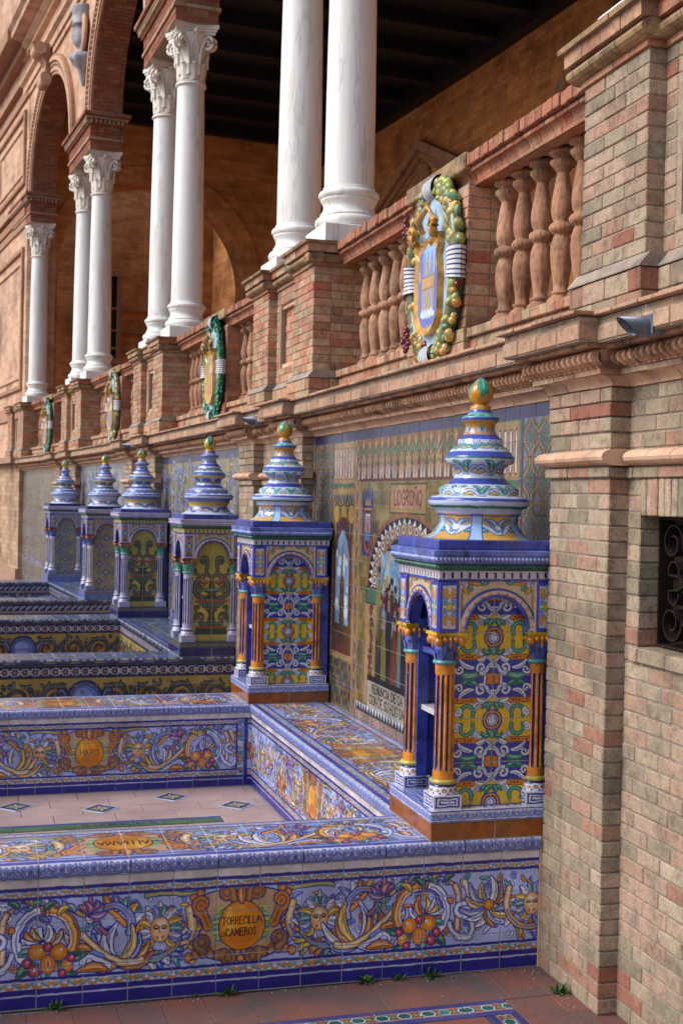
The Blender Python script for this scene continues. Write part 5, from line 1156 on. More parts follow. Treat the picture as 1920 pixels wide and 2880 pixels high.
def kcol_meshes(kind):
    d = KM[kind]; M_ = d['mesh']
    if 'shaft' in M_: return M_
    mb = MB(); prof = [(.0375, 0), (.0365, .012), (.0362, .03), (.0358, .042), (.0352, .2), (.0342, .345), (.034, .357), (.0345, .378), (.036, .392)]; n = 44
    mb.lathe(prof, n, rmod=lambda i, j: (.86 if (3 <= i <= 5 and j % 4 in (1, 2)) else 1.), mif=lambda i, j: 1 if (2 < i+.5 < 6 and j % 4 in (0, 1)) else 0, sm=False); M_['shaft'] = mb.mesh('shaft', [d['shaft'], d['flute']])  # dark glaze on flute floors; one side wall each painted as in shadow
    mb = MB(); prof = [(.05, -.05), (.05, -.04), (.047, -.036), (.044, -.022), (.04, -.016)]; mb.lathe(prof, 28, uvf=lambda i, j: (j/28, i/4), mi=0)
    mb.lathe([(.036, -.017), (.044, -.015), (.0475, -.008), (.044, -.001), (.036, .0005)], 28, mi=1); M_['base'] = mb.mesh('base', [d['base'], d['tor']])
    mb = MB(); x = .05
    for i in range(4):
        a = i*pi/2; c_, s_ = math.cos(a), math.sin(a); R2 = lambda p: (c_*p[0]-s_*p[1], s_*p[0]+c_*p[1], p[2])
        mb.face([R2((-x, -x, -.097)), R2((x, -x, -.097)), R2((x, -x, -.05)), R2((-x, -x, -.05))], [(0, 0), (1, 0), (1, 1), (0, 1)], 0)
    mb.face([(-x, -x, -.05), (x, -x, -.05), (x, x, -.05), (-x, x, -.05)], [(.02, .02)]*4, 0); M_['ped'] = mb.mesh('pedestal', [d['ped']])
    mb = MB()
    mb.lathe([(.035, 0), (.0425, .004), (.044, .009), (.041, .014), (.036, .016)], 24, mi=2)
    mb.lathe([(.035, .015), (.036, .03), (.04, .055), (.048, .075), (.05, .088)], 24, mi=0, rmod=lambda i, j: 1+.05*math.cos(j*2*pi/4))
    for k in range(8):
        a = k*pi/4; P = []
        for i in range(5):
            t_ = i/4; r_ = .0385+.006*t_+.012*t_**3; w_ = .011*math.sin(pi*(.25+.7*t_)); z_ = .018+.045*t_-.008*t_**4
            P.append([(r_*math.cos(a)-s2*w_*math.sin(a), r_*math.sin(a)+s2*w_*math.cos(a), z_) for s2 in (-1, 0, 1)])
        mb.grid(P, mi=0)
    for k in range(4):
        a = k*pi/2+pi/4; cx_, cy_ = .056*math.cos(a), .056*math.sin(a)
        mb.lathe([(.002, -.015), (.012, -.012), (.016, 0), (.012, .012), (.002, .015)], 10, (cx_, cy_, .08), mi=1)
        for q in (-.32, .32): mb.lathe([(.002, -.01), (.0085, -.006), (.01, 0), (.0085, .006), (.002, .01)], 8, (.05*math.cos(a+q*1.2), .05*math.sin(a+q*1.2), .087), mi=1)
        a2 = k*pi/2; mb.lathe([(.002, -.02), (.006, -.01), (.006, .006), (.009, .012), (.002, .02)], 8, (.047*math.cos(a2), .047*math.sin(a2), .077), mi=1)
    out = []
    for k in range(4):
        for f in (-.5, -.35, -.15, .15, .35, .5):
            a = k*pi/2; y_ = f*.104/.5*.5; x_ = .052-.012*(1-(abs(f)/.5)**2); out.append((x_*math.cos(a)-y_*math.sin(a), x_*math.sin(a)+y_*math.cos(a)))
    for z0_, z1_, sc_ in ((.092, .1, .93), (.1, .111, 1.04)):
        lo = [(x_*sc_, y_*sc_, z0_) for x_, y_ in out]; hi = [(x_*sc_, y_*sc_, z1_) for x_, y_ in out]; mb.grid([lo, hi], mi=3, sm=False, closed_u=True); mb.face(hi, None, 3); mb.face(lo[::-1], None, 3)
    M_['cap'] = mb.mesh('capital', [d['bell'], d['vol'], d['ring'], d['aba']])
    return M_
def arch_plate(mb, T, w, h, r, cx_, z0, th, mi, uvs, n=16):
    """plate w x h in local (a,z), semicircular notch of radius r centred (cx_, z0); T maps (a, depth, z)"""
    pts = [(cx_-r*math.cos(pi*i/n), z0+r*math.sin(pi*i/n)) for i in range(n+1)]
    def out(i):
        a = pi*i/n; dx, dz = -math.cos(a), math.sin(a); tt = []
        if dz > 1e-6: tt.append((h-z0)/dz)
        if dx < -1e-6: tt.append(cx_/-dx)
        if dx > 1e-6: tt.append((w-cx_)/dx)
        k = min(tt); return (cx_+dx*k, z0+dz*k)
    ou = [out(i) for i in range(n+1)]; uv = lambda p: (p[0]/uvs[0], p[1]/uvs[1])
    for i in range(n):
        A, B, C_, D = pts[i], pts[i+1], ou[i+1], ou[i]; mb.face([T(A[0], 0, A[1]), T(B[0], 0, B[1]), T(C_[0], 0, C_[1]), T(D[0], 0, D[1])][::-1], [uv(A), uv(B), uv(C_), uv(D)][::-1], mi)
        if abs(C_[0]-D[0]) > 1e-5 and abs(C_[1]-D[1]) > 1e-5:
            K = (D[0], C_[1]) if i >= n/2 else (D[0], C_[1]); K = (0 if i < n/2 else w, h); mb.face([T(D[0], 0, D[1]), T(C_[0], 0, C_[1]), T(K[0], 0, K[1])][::-1], [uv(D), uv(C_), uv(K)][::-1], mi)
        mb.face([T(A[0], 0, A[1]), T(A[0], th, A[1]), T(B[0], th, B[1]), T(B[0], 0, B[1])], None, 1)
def arch_ring(mb, T, cx_, z0, r, tr, d0, mi, n=20, m=6, leg=0.):
    path = [(cx_-r, z0-leg)] if leg else []; path += [(cx_-r*math.cos(pi*i/n), z0+r*math.sin(pi*i/n)) for i in range(n+1)]
    if leg: path.append((cx_+r, z0-leg))
    P = []
    for i, (a, z) in enumerate(path):
        q = max(0, min(n, i-(1 if leg else 0))); an = pi*q/n; nx, nz = -math.cos(an), math.sin(an)
        P.append([T(a+nx*tr*math.cos(2*pi*k/m), d0+tr*math.sin(2*pi*k/m), z+nz*tr*math.cos(2*pi*k/m)) for k in range(m)])
    mb.grid(P, mi=mi, sm=True, closed_u=True)
def kiosk(bay, which, label):
    kind = bay; d = KM[kind]; M_ = kcol_meshes(kind); sb = 5.6675+5*bay; y0 = sb-1.6675 if which == 0 else sb+1.2225
    t = thing('tiled_kiosk', label, 'kiosk', 1.53, y0+.222, .4512, 'tiled bookcase kiosks along the arcade'); oy = -.222
    # plinth and base band
    WX, WY = .465, .444
    mb = MB(); mb.box(.0016, WX, oy+.0016, oy+WY, 0, .1)
    mb.build('core', M_GROUT, t)
    for (o, eu, L) in (((0.0, oy+.008, .001), EX, WX), ((.008, oy+WY, .001), -EY, WY)):
        tile_grid(t, o, eu, EZ, split(L, .235), (.061,), d['plinth'], (1, 1), .0025, name='plinth_tile')
        tile_grid(t, V(o)+EZ*.061, eu, EZ, split(L, .235), (.041,), d['band'], (.45, .041), .002, t=.01, name='band_tile')
    mb = MB(); mb.face([(-.002, oy-.002, .1025), (WX, oy-.002, .1025), (WX, oy+WY, .1025), (-.002, oy+WY, .1025)], [(0, .1), (1, .1), (1, .9), (0, .9)], 0); mb.build('base_top', d['band'], t)
    # painted panel on the near side (2 x 5 tiles), blue carcass, shelves
    px0, px1 = .082, .385
    tile_grid(t, (px0, oy+.056, .103), EX, EZ, split(px1-px0, .145), split(.745, .149), d['panel'], (.303, .745), .0022, t=.008, name='panel_tile')
    mb = MB(); mb.box(px0, px1, oy+.0495, oy+.057, .1035, .847); mb.build('grout', M_GROUT, t)
    mb = MB(); mb.box(.07, .46, oy+.056, oy+.08, .103, .905); mb.box(.07, .46, oy+.36, oy+.385, .103, .905); mb.box(.43, .464, oy+.08, oy+.36, .103, .905); mb.box(.386, .464, oy+.04, oy+.0555, .103, .71)
    mb.box(.06, .1, oy+.081, oy+.115, .103, .72); mb.box(.06, .1, oy+.33, oy+.359, .103, .72)
    mb.build('carcass', d['body'], t)
    for z in (.39, .6):
        mb = MB(); mb.box(.075, .43, oy+.081, oy+.359, z, z+.02, b=.002); mb.build('shelf', d['body'] if z > .5 else G_WHITE, t)
    # columns
    for (cx_, cy_) in ((.064, .064), (.4, .064), (.064, .38)):
        c = obj('column', M_['shaft'], t, (cx_, oy+cy_, .2)); obj('base', M_['base'], c); obj('capital', M_['cap'], c, (0, 0, .39)); obj('pedestal', M_['ped'], c)
    # entablature with arches
    ez0, ez1 = .7, .876
    fx0, fx1 = .02, .446; fy0, fy1 = oy+.02, oy+.424
    faces = [(lambda a, dd, z: (fx0+a, fy0+dd, ez0+z), fx1-fx0, .213), (lambda a, dd, z: (fx0+dd, fy1-a, ez0+z), fy1-fy0, .202)]
    for T, wd, cc in faces:
        r = .112; e = wd/2-.145
        mb = MB(); T2 = lambda a, dd, z, T=T, cc=cc: T(a+cc-.145, dd+.006, z); arch_plate(mb, T2, .29, ez1-ez0, r+.004, .145, .0, .04, 0, (.29, .19)); mb.build('spandrel', [d['span'], G_BLUE], t)
        mb = MB(); arch_ring(mb, T, cc, .012, r+.002, .0075, .002, 0); arch_ring(mb, T, cc, .005, r+.03, .005, .003, 0); mb.build('arch_moulding', G_BLUE, t)
        mb = MB(); P = []
        for rr, dd in ((r+.008, .0045), (r+.009, -.001), (r+.026, -.001), (r+.027, .0045)): P.append([T(cc-rr*math.cos(pi*i/20), dd, .006+rr*math.sin(pi*i/20)) for i in range(21)])
        mb.grid(P, sm=False); mb.build('arch_band', d['arch'], t)
        mb = MB()
        for i in range(13):
            a = pi*(i+.5)/13; rr = r+.0175; q = T(cc-rr*math.cos(a), -.002, .006+rr*math.sin(a)); mb.lathe([(.0003, .0048), (.0035, .0033), (.0046, 0), (.0035, -.0033), (.0003, -.0048)], 8, q)
        mb.build('stud', d['vol'] if kind == 0 else G_ORANGE, t, kind='stuff')
        for a0 in (0., wd-.072):
            eu = V(T(1, 0, 0))-V(T(0, 0, 0)); o = V(T(a0, .004, .002)); tile(t, o, eu, EZ, .072, ez1-ez0-.004, (0, 0, 1, 1), d['gro'], .008, 'side_panel')
        for sgn in (-1, 1):
            a = cc+sgn*.142; mb = MB(); p0, p1 = T(a-.006, -.003, 0), T(a+.006, .02, ez1-ez0); mb.box(*sorted((p0[0], p1[0])), *sorted((p0[1], p1[1])), p0[2], p1[2], b=.001); mb.build('arch_jamb', d['arch'], t)
    mb = MB(); mb.box(fx0+.012, fx1, fy0+.03, fy1-.0, ez1-.04, ez1-.001); mb.build('arch_soffit', d['body'], t)
    mb = MB(); mb.box(fx0-.004, fx1+.01, fy0-.004, fy1+.004, ez1, ez1+.004); mb.build('fillet', G_BLUE, t)
    # frieze with slots
    for (o, eu, L) in (((fx0-.004, fy0+.004, ez1+.004), EX, fx1-fx0+.014), ((fx0+.004, fy1+.004, ez1+.004), -EY, fy1-fy0+.008)): tile(t, o, eu, EZ, L, .033, (0, 0, 1, 1), d['frieze'], .009, 'frieze_tile')
    mb = MB(); mb.box(fx0+.005, fx1+.008, fy0+.005, fy1, ez1+.0045, .98); mb.build('core', M_GROUT, t)
    z = ez1+.037
    # cornice: rope, beads, slab
    def ring_run(name, mat, zc, out_, r_, step, twist=False):
        x0_, y0_, x1_, y1_ = fx0-out_, fy0-out_, fx1+.018, fy1+out_; mb = MB()
        for (A, B) in (((x0_, y1_), (x0_, y0_)), ((x0_, y0_), (x1_, y0_))):
            A, B = V(A+(0,)), V(B+(0,)); L = (B-A).length; n = int(L/step)
            for i in range(n):
                p = A+(B-A)*(i+.5)/n; mb.lathe([(.0006, -r_), (r_*.72, -r_*.66), (r_, 0), (r_*.72, r_*.66), (.0006, r_)], 8, (p.x, p.y, zc))
        mb.build(name, mat, t, kind='stuff')
    mb = MB()
    def molding(prof):
        x1_ = fx1+.02; P = []
        for o_, zz in prof: P.append([(fx0-o_, fy1+o_, zz), (fx0-o_, fy0-o_, zz), (x1_, fy0-o_, zz)])
        mb.grid(P[::-1], sm=False)
    molding([(0, z-.002), (.01, z+.001), (.018, z+.008), (.02, z+.02)]); mb.build('rope_bed', G_GREEN, t)
    ring_run('rope_moulding', d['rope'], z+.012, .0165, .0088, .0125)
    mb = MB(); molding([(.016, z+.02), (.026, z+.024), (.03, z+.03), (.03, z+.048), (.034, z+.052), (.034, z+.066), (.01, z+.07)]); mb.face([(fx0-.01, fy1+.01, z+.07), (fx0-.01, fy0-.01, z+.07), (fx1+.02, fy0-.01, z+.07), (fx1+.02, fy1+.01, z+.07)][::-1]); mb.build('cornice', (glaze('mid_blue_glaze', (96,110,180), .25) if kind == 0 else d['bead']), t)
    ring_run('bead_moulding', d['bead'], z+.0385, .029, .0085, .0145)
    mb = MB(); mb.box(fx0-.012, fx1+.018, fy0-.012, fy1+.012, z+.0705, z+.103, b=.003); mb.build('slab', d['slab'], t)
    # dome and finial
    zb = z+.1035; cc_ = ((fx0+fx1)/2+.003, (fy0+fy1)/2); mb = MB(); n = 48; rot = 1.0
    lim = .208
    prof = [(min(r, lim+.0*i), zz) for i, (r, zz) in enumerate(DOME)]
    prof = [(r*(1.22 if zz < .01 else (1.06 if zz < .03 else 1.)), zz) for r, zz in DOME]; prof[0] = (.2, 0.)
    tot = .68
    R5 = random.Random(bay*2+which); W5 = [[R5.gauss(0, .006) for _ in range(6)] for _ in range(len(prof))]
    mb.lathe(prof, n, uvf=lambda i, j: (j/n, prof[i][1]/DOME_Z*.66/tot), sm=True, rmod=lambda i, j: 1+W5[i//6][0]*math.cos(2*pi*j/n+W5[i//6][1]*300)+.5*W5[i//6][2]*math.cos(4*pi*j/n)); dm = mb.build('dome', d['dome'], t, (cc_[0], cc_[1], zb), (0, 0, 2.2+which))
    mb = MB(); mb.lathe(FIN, 24, uvf=lambda i, j: (j/24, FIN[i][1]/.109), sm=True); mb.build('finial', d['fin'], dm, (0, 0, DOME_Z-.002))
LK = (('large blue kiosk with orange fluted columns and onion-tiered dome against the brick pilaster', 'blue kiosk with orange fluted columns standing on the bench lettered HARO'),
      ('lavender-columned kiosk with green urn panel above the bench lettered SEO DE URGEL', 'smaller lavender-columned kiosk with green urn panel, further left'),
      ('white-columned kiosk with tan lattice panel, nearer of the two', 'white-columned kiosk with tan lattice panel, leftmost and farthest of all kiosks'))
for bay in range(3):
    for w in (0, 1): kiosk(bay, w, LK[bay][w])
# ---------------------------------------------------------------- brick pedestals that carry the columns
def pedestal(k, label, bricks=True):
    sg = 3.1675+5*k; t = thing('brick_pedestal', label, 'pedestal', 2.0, sg, 2.1815, 'brick pedestals under the column pairs'); Z = lambda z: z-2.1815
    E_, I_ = .765, .33
    core = MB(); core.box(.1035, .6, -I_+.1, I_-.1, 0, Z(3.02)); core.box(.0635, .6, -I_, -I_+.1, 0, Z(3.02)); core.box(.0635, .6, I_-.1, I_, 0, Z(3.02)); core.box(.0635, .6, -I_+.1, I_-.1, 0, Z(2.371)+.1); core.box(.0635, .6, -I_+.1, I_-.1, Z(3.0)-.1, Z(3.02))
    for s in (-1, 1): core.box(.0035, .6, *sorted((s*(I_+.004), s*(E_-.006))), 0, Z(3.02))
    core.build('mortar_core', M_MORTAR, t)
    bx = []; z0, z1 = Z(2.371), Z(3.0)
    for s in (-1, 1):
        a, b = sorted((s*I_, s*E_)); bx += courses('x', 0, a, b, z0, z1, .11); bx += courses('x', -.03, *sorted((s*(I_-.03), s*(E_+.03))), .001, Z(2.325), .13, .16, .072)
    # recessed panel with stepped frame
    bx += courses('x', .06, -I_+.002, -I_+.07, z0, z1, .1); bx += courses('x', .06, I_-.07, I_-.002, z0, z1, .1); bx += courses('x', .06, -I_+.07, I_-.07, z1-.1, z1, .1); bx += courses('x', .06, -I_+.07, I_-.07, z0, z0+.1, .1)
    bx += courses('x', .1, -I_+.1, I_-.1, z0+.13, z1-.13, .05, .11); bx += courses('x', .03, -I_+.002, I_-.002, .001, Z(2.325), .12, .16, .072)
    # near and far side faces
    bx += courses('y', -E_, .113, .55, z0, z1, .1); bx += courses('y', -E_-.03, .103, .55, .001, Z(2.325), .1, .16, .072)
    brick_objs(bx, t, M_BRICK2 if k else M_BRICK, 300 if bricks else 0)
    mb = MB()
    for (a, b, c, d) in ((-I_+.07, I_-.07, z1-.13, z1-.1), (-I_+.07, I_-.07, z0+.1, z0+.13)): mb.box(.075, .14, a, b, c, d, b=.004)
    for s in (-1, 1): mb.box(.076, .141, *sorted((s*(I_-.07), s*(I_-.1))), z0+.101, z1-.101, b=.004)
    mb.build('panel_frame', M_ROLL, t)
    mb = MB(); A, B = Z(2.326), Z(2.371)
    for y0, y1, x in ((-E_-.034, -I_+.034, -.034), (I_-.034, E_+.034, -.034), (-I_+.033, I_-.033, .027)): mb.sweep_y([(.3, A), (x, A), (x, A+.005), (x+.034, B), (.3, B)], y0, y1)
    mb.sweep_x([(-E_-.034, A+.001), (-E_-.034, A+.006), (-E_-.001, B+.001), (-E_+.1, B+.001), (-E_+.1, A+.001)], .1, .55)
    mb.build('weathering', M_SLOPE, t)
    # cap
    def cap(name, mat, prof, L, dz=0):
        for s in (-1, 1):
            a, b = sorted((s*I_, s*E_)); pr = max(-p[0] for p in prof); piece_run(t, name, mat, [(x, Z(z)+.0008) for x, z in prof], a-pr*(.9 if s < 0 else .8), b+pr*.9, L)
        piece_run(t, name, mat, [(x+.06, Z(z)) for x, z in prof], -I_, I_, L)
        mb = MB(); mb.sweep_x([(-E_+x, Z(z)+.0012) for x, z in prof], -.0+min(p[0] for p in prof)*.9, .56); mb.build(name, mat, t)
    cap('strip_brick', M_BRICK2, [(.1, 3.0), (-.012, 3.0), (-.012, 3.019), (.1, 3.019)], .3)
    cap('roll_brick', M_CAPSTONE, half_round(-.002, 3.02, 3.076, .05), .16)
    cap('cap_brick', M_BRICK2, [(.12, 3.077), (-.055, 3.077), (-.057, 3.122), (.12, 3.122)], .15)
    cap('cap_tile', M_CAPSTONE, [(.2, 3.123), (-.075, 3.123), (-.078, 3.14), (.2, 3.146)], .2)
    mb = MB(); mb.box(.05, .6, -E_, E_, Z(3.02), Z(3.143)); mb.build('cap_core', M_CAPSTONE, t)
pedestal(0, 'tall pale brick pedestal with rounded cap in the top right corner'); pedestal(1, 'brick pedestal with recessed panel under the nearest pair of white columns')
pedestal(2, 'brick pedestal under the second pair of white columns'); pedestal(3, 'brick pedestal under the third pair of white columns', False); pedestal(4, 'brick pedestal under the single far column at left', False)

# ---------------------------------------------------------------- marble columns
def col_meshes():
    mb = MB(); mb.box(-.215, .215, -.215, .215, 0, .115, b=.006); plinth = mb.mesh('plinth', M_MARBLE)
    tor = lambda r0, z0, z1, p: [(r0+p*math.sin(pi*i/8), z0+(z1-z0)*(1-math.cos(pi*i/8))/2) for i in range(9)]
    mb = MB(); mb.lathe([(.17, .114)]+tor(.17, .116, .19, .04)+[(.178, .192), (.178, .205)]+[(.178-.02*math.sin(pi*i/8*.9), .205+.08*i/8) for i in range(9)]+[(.176, .292), (.176, .3)]+tor(.164, .3, .352, .026)+[(.163, .354), (.163, .37), (.155, .372)], 40); base = mb.mesh('base', M_CARVED if False else M_MARBLE)
    mb = MB(); n = 12; mb.lathe([(.155-.021*(i/n)**1.6, .372+(2.13)*i/n) for i in range(n+1)], 40); mb.v = mb.v; shaft = mb.mesh('shaft', M_MARBLE)
    mb = MB(); z = 0.
    mb.lathe([(.134, 0)]+tor(.134, .0, .035, .02)+tor(.134, .036, .05, .01)+[(.13, .052)], 32)
    mb.lathe([(.13, .05), (.132, .2), (.14, .3), (.165, .4), (.185, .46), (.19, .5)], 32)
    for row, (z0, h, r0, cnt, ph) in enumerate(((.055, .2, .134, 8, 0.), (.1, .26, .136, 8, pi/8))):
        for k in range(cnt):
            a = 2*pi*k/cnt+ph; P = []
            for i in range(9):
                q = i/8; rr = r0+.012+.02*q**2+.05*max(0, q-.62)**1.2; zz = z0+h*(q if q < .85 else .85-(q-.85)*.6); w = (.05*math.sin(pi*(.3+.62*q))**.8)*(1+.14*(i % 2))
                P.append([((rr-.012*abs(s2))*math.cos(a+s2*w/rr), (rr-.012*abs(s2))*math.sin(a+s2*w/rr), zz) for s2 in (-1, -.5, 0, .5, 1)])
            mb.grid(P, sm=False)
    for k in range(4):                                             # corner volutes
        a = k*pi/2+pi/4; ca, sa = math.cos(a), math.sin(a)
        for sd in (-1, 1):
            u = V((-sa, ca, 0)) if False else None
            pts = []; c0 = V((ca*.205, sa*.205, .4)); e1 = V((math.cos(a), math.sin(a), 0)); side = V((-math.sin(a), math.cos(a), 0))*sd*.03
            for i in range(26):
                q = i/25; an = pi*.5-q*2*pi*1.6; rr = .062*(1-q)+.008; pts.append(c0+side*(1-.2*q)+e1*rr*math.cos(an)+EZ*rr*math.sin(an))
            stem = [V((ca*.14, sa*.14, .2))+side*2.2, V((ca*.15, sa*.15, .34))+side*2., V((ca*.18, sa*.18, .44))+side*1.4]
            mb.tube(stem+pts, [.016]*3+[.017-.008*i/25 for i in range(26)], 6)
        mb.lathe([(.002, -.03), (.02, -.026), (.026, 0), (.02, .026), (.002, .03)], 10, (ca*.2, sa*.2, .4))
        b_ = k*pi/2; cb, sb_ = math.cos(b_), math.sin(b_); mb.lathe([(.002, -.03), (.022, -.02), (.03, 0), (.022, .02), (.002, .03)], 8, (cb*.19, sb_*.19, .51))
        for q in range(5): mb.lathe([(.001, -.012), (.009, -.006), (.009, .006), (.001, .012)], 6, (cb*.2-sb_*.03*math.cos(q*1.25), sb_*.2+cb*.03*math.cos(q*1.25), .51+.03*math.sin(q*1.25)))
        for sd in (-1, 1): mb.tube([V((cb*.14, sb_*.14, .25))+V((-sb_, cb, 0))*sd*.02, V((cb*.155, sb_*.155, .36))+V((-sb_, cb, 0))*sd*.035, V((cb*.17, sb_*.17, .45))+V((-sb_, cb, 0))*sd*.015], .011, 5)
    out = []
    for k in range(4):
        for f in (-.5, -.42, -.25, 0, .25, .42, .5):
            a = k*pi/2; y_ = f*.43; x_ = .215-.05*(1-(abs(f)/.5)**2); out.append((x_*math.cos(a)-y_*math.sin(a), x_*math.sin(a)+y_*math.cos(a)))
    for z0, z1, sc in ((.49, .52, .9), (.52, .545, .96), (.545, .585, 1.03)):
        lo = [(x*sc, y*sc, z0) for x, y in out]; hi = [(x*sc, y*sc, z1) for x, y in out]; mb.grid([lo, hi], sm=False, closed_u=True); mb.face(hi); mb.face(lo[::-1])
    cap = mb.mesh('capital', M_CARVED)
    return plinth, base, shaft, cap
CM = col_meshes()
LCOL = {(0, 1): 'white marble column cut off at the top right corner', (1, 0): 'thick white marble column, nearer of the pair at the centre', (1, 1): 'white marble column, left of the thick one at the centre', (2, 0): 'nearer white column of the second pair with carved capital', (2, 1): 'farther white column of the second pair with grey diagonal vein',
        (3, 0): 'nearer white column of the third pair', (3, 1): 'farther white column of the third pair', (4, 0): 'single white column farthest left beside the brick pier'}
for (k, w), lab in LCOL.items():
    sg = 3.1675+5*k; s = sg+(-.58 if w == 0 else .58)
    t = thing('marble_column', lab, 'column', 2.27, s, 3.1465, 'marble columns of the arcade')
    obj('plinth', CM[0], t); obj('base', CM[1], t); obj('shaft', CM[2], t, rot=(0, 0, rnd.uniform(0, 6))); obj('capital', CM[3], t, (0, 0, 2.5))

# ---------------------------------------------------------------- balustrades
BAL = [(.054, 0), (.054, .014), (.05, .016), (.055, .026), (.05, .042), (.036, .056), (.036, .062), (.04, .064), (.04, .074), (.03, .078), (.0295, .1), (.034, .13), (.041, .18), (.0445, .225), (.043, .262), (.035, .292), (.03, .302), (.03, .308), (.041, .312), (.0495, .325), (.0495, .338), (.041, .351), (.033, .354), (.033, .36), (.0405, .375), (.0445, .41), (.043, .44), (.035, .49), (.0265, .54), (.0245, .556), (.0245, .562), (.032, .565), (.032, .572), (.038, .576), (.05, .592), (.05, .604), (.038, .614), (.034, .618), (.046, .626), (.057, .63), (.057, .65), (.0, .65)]
def bal_mesh(mod):
    mb = MB(); n = 40; g = lambda i, j: 1+(.022*math.cos(j*pi/2.5*mod+i*1.1) if 10 <= i <= 15 or 24 <= i <= 28 else (.07*math.cos(j*pi/1.25) if i in (18, 19, 20, 21, 33, 34, 35, 36, 3, 4) else 0))
    mb.lathe(BAL, n, rmod=g, sm=True); return mb.mesh('baluster', M_TERRA)
BM = [bal_mesh(1), bal_mesh(2)]
def balustrade(bay, label):
    sb = 5.6675+5*bay; t = thing('balustrade', label, 'balustrade', 2.13, sb, 2.1815, 'terracotta balustrades between the pedestals'); Z = lambda z: z-2.1815; A = 1.71
    near = bay < 2
    mb = MB(); mb.box(.03, .38, -A, A, 0, Z(2.36)); mb.box(.035, .3, -A, A, Z(3.02), Z(3.13)); mb.box(.0035, .3, -.356, .356, Z(2.36), Z(3.02)); mb.build('core', M_MORTAR, t)
    bx = courses('x', .02, -A, A, .002, Z(2.325), .1, .15, .07)+courses('x', .0, -A, A, Z(2.327), Z(2.372), .3, .075, .045, .004)
    brick_objs(bx, t, M_BRICK2, 90 if near else 0)
    bx = []
    bx = courses('x', -.02, -A, A, Z(3.085), Z(3.142), .4, .052, .057, .004, 0, .005)+courses('x', .0, -A, A, Z(3.062), Z(3.084), .2, .1, .022, .003)
    brick_objs(bx, t, M_RAIL, 130 if near else 0, 'rail_brick')
    piece_run(t, 'rail_moulding', M_RAIL, [(.1, Z(3.028))]+[(.028-.026*(1-math.cos(i*pi/12)), Z(3.028)+.033*math.sin(i*pi/12)) for i in range(7)]+[(.1, Z(3.061))], -A, A, .055 if near else .3)
    piece_run(t, 'rail_moulding', M_RAIL, [(.1, Z(3.01)), (.03, Z(3.01)), (.028, Z(3.027)), (.1, Z(3.027))], -A, A, .25)
    bx = courses('x', 0, -.36, .36, Z(2.375), Z(3.01), .11); bx += courses('y', -.36, .113, .3, Z(2.375), Z(3.01), .1); bx += courses('x', -.015, -.375, .375, .003, Z(2.373), .1, .15, .06)
    brick_objs(bx, t, M_RAIL if bay else M_BRICK2, 80 if near else 0)
    mb = MB(); mb.box(-.034, .4, -.385, .385, Z(3.07), Z(3.15), b=.006); mb.build('pier_cap', M_CAPSTONE, t)
    n = 7; 
    for s in (-1, 1):
        for i in range(n):
            y = s*(.455+(i+.1)*.18); obj('baluster', BM[(i+bay) % 2], t, (.14+rnd.uniform(-.003, .003), y, Z(2.371)), (0, 0, rnd.uniform(0, 6)), (1, 1, .985))
for b, l in enumerate(('terracotta balustrade with brick rail holding the large fruit-wreathed shield', 'terracotta balustrade with the green laurel-wreathed shield', 'terracotta balustrade of the third bay with a small fruit wreath', 'farthest terracotta balustrade at left with a small green wreath')): balustrade(b, l)

# ---------------------------------------------------------------- ceramic medallions
def sphere_mesh(name, mat, n=10, m_=7, f=None):
    mb = MB(); P = []
    for i in range(m_):
        a = -pi/2+pi*i/(m_-1); r = max(.02, math.cos(a)); z = math.sin(a)
        if f: r, z = f(r, z)
        P.append([(r*math.cos(2*pi*j/n), r*math.sin(2*pi*j/n), z) for j in range(n)])
    mb.grid(P, sm=True, closed_u=True); return mb.mesh(name, mat)
FR = [sphere_mesh('fruit', glaze('straw_glaze', (190,160,70), .2)), sphere_mesh('fruit', glaze('lemon_green_glaze', (150,160,84), .2), f=lambda r, z: (r*(1 if z < 0 else 1-.4*z), z*1.25)), sphere_mesh('fruit', glaze('apricot_glaze', (188,130,62), .2), f=lambda r, z: (r, z*.9)), sphere_mesh('fruit', glaze('buff_glaze', (196,164,96), .2)),
      sphere_mesh('fruit', glaze('plum_glaze', (110,30,50), .2)), sphere_mesh('fruit', glaze('lime_glaze', (110,156,120), .25), f=lambda r, z: (r*.7, z*1.3))]
def leaf_mesh(mat):
    mb = MB(); P = []
    for i in range(6):
        q = i/5; w = .55*math.sin(pi*(.12+.85*q))*(1+.16*(i % 2)); P.append([(s*w, q*2-1, .35*(1-s*s)*.8+.3*math.sin(pi*q)-.1*(abs(s) > .9)) for s in (-1, -.5, 0, .5, 1)])
    mb.grid(P, sm=True); mb.grid([[(x, y, z-.12) for x, y, z in r][::-1] for r in P], sm=True); return mb.mesh('leaf', mat)
LF = [leaf_mesh(glaze('leaf_green_glaze', (64,146,112), .25)), leaf_mesh(glaze('sea_green_glaze', (80,164,146), .25)), leaf_mesh(glaze('blue_leaf_glaze', (64,112,168), .2))]
def stripe_mat():
    m_, n, b = new_mat('striped_ribbon'); tc = N(n, 'ShaderNodeUVMap'); w = N(n, 'ShaderNodeTexWave'); w.inputs['Scale'].default_value = 1.9; w.inputs['Distortion'].default_value = 1.2; w.inputs['Detail'].default_value = 2; w.inputs['Detail Scale'].default_value = 1.5
    n.links.new(tc.outputs[0], w.inputs[0]); c = ramp(n, w.outputs[0], [(.18, (40,44,104)), (.3, (206,208,214)), (1, (216,216,220))]).outputs[0]; n.links.new(c, b.inputs['Base Color']); gloss(n, b, .25); return m_
M_STRIPE = stripe_mat()
P_SH = [painted('shield_paint', pt_shield(k), .22) for k in (0, 1, 2)]
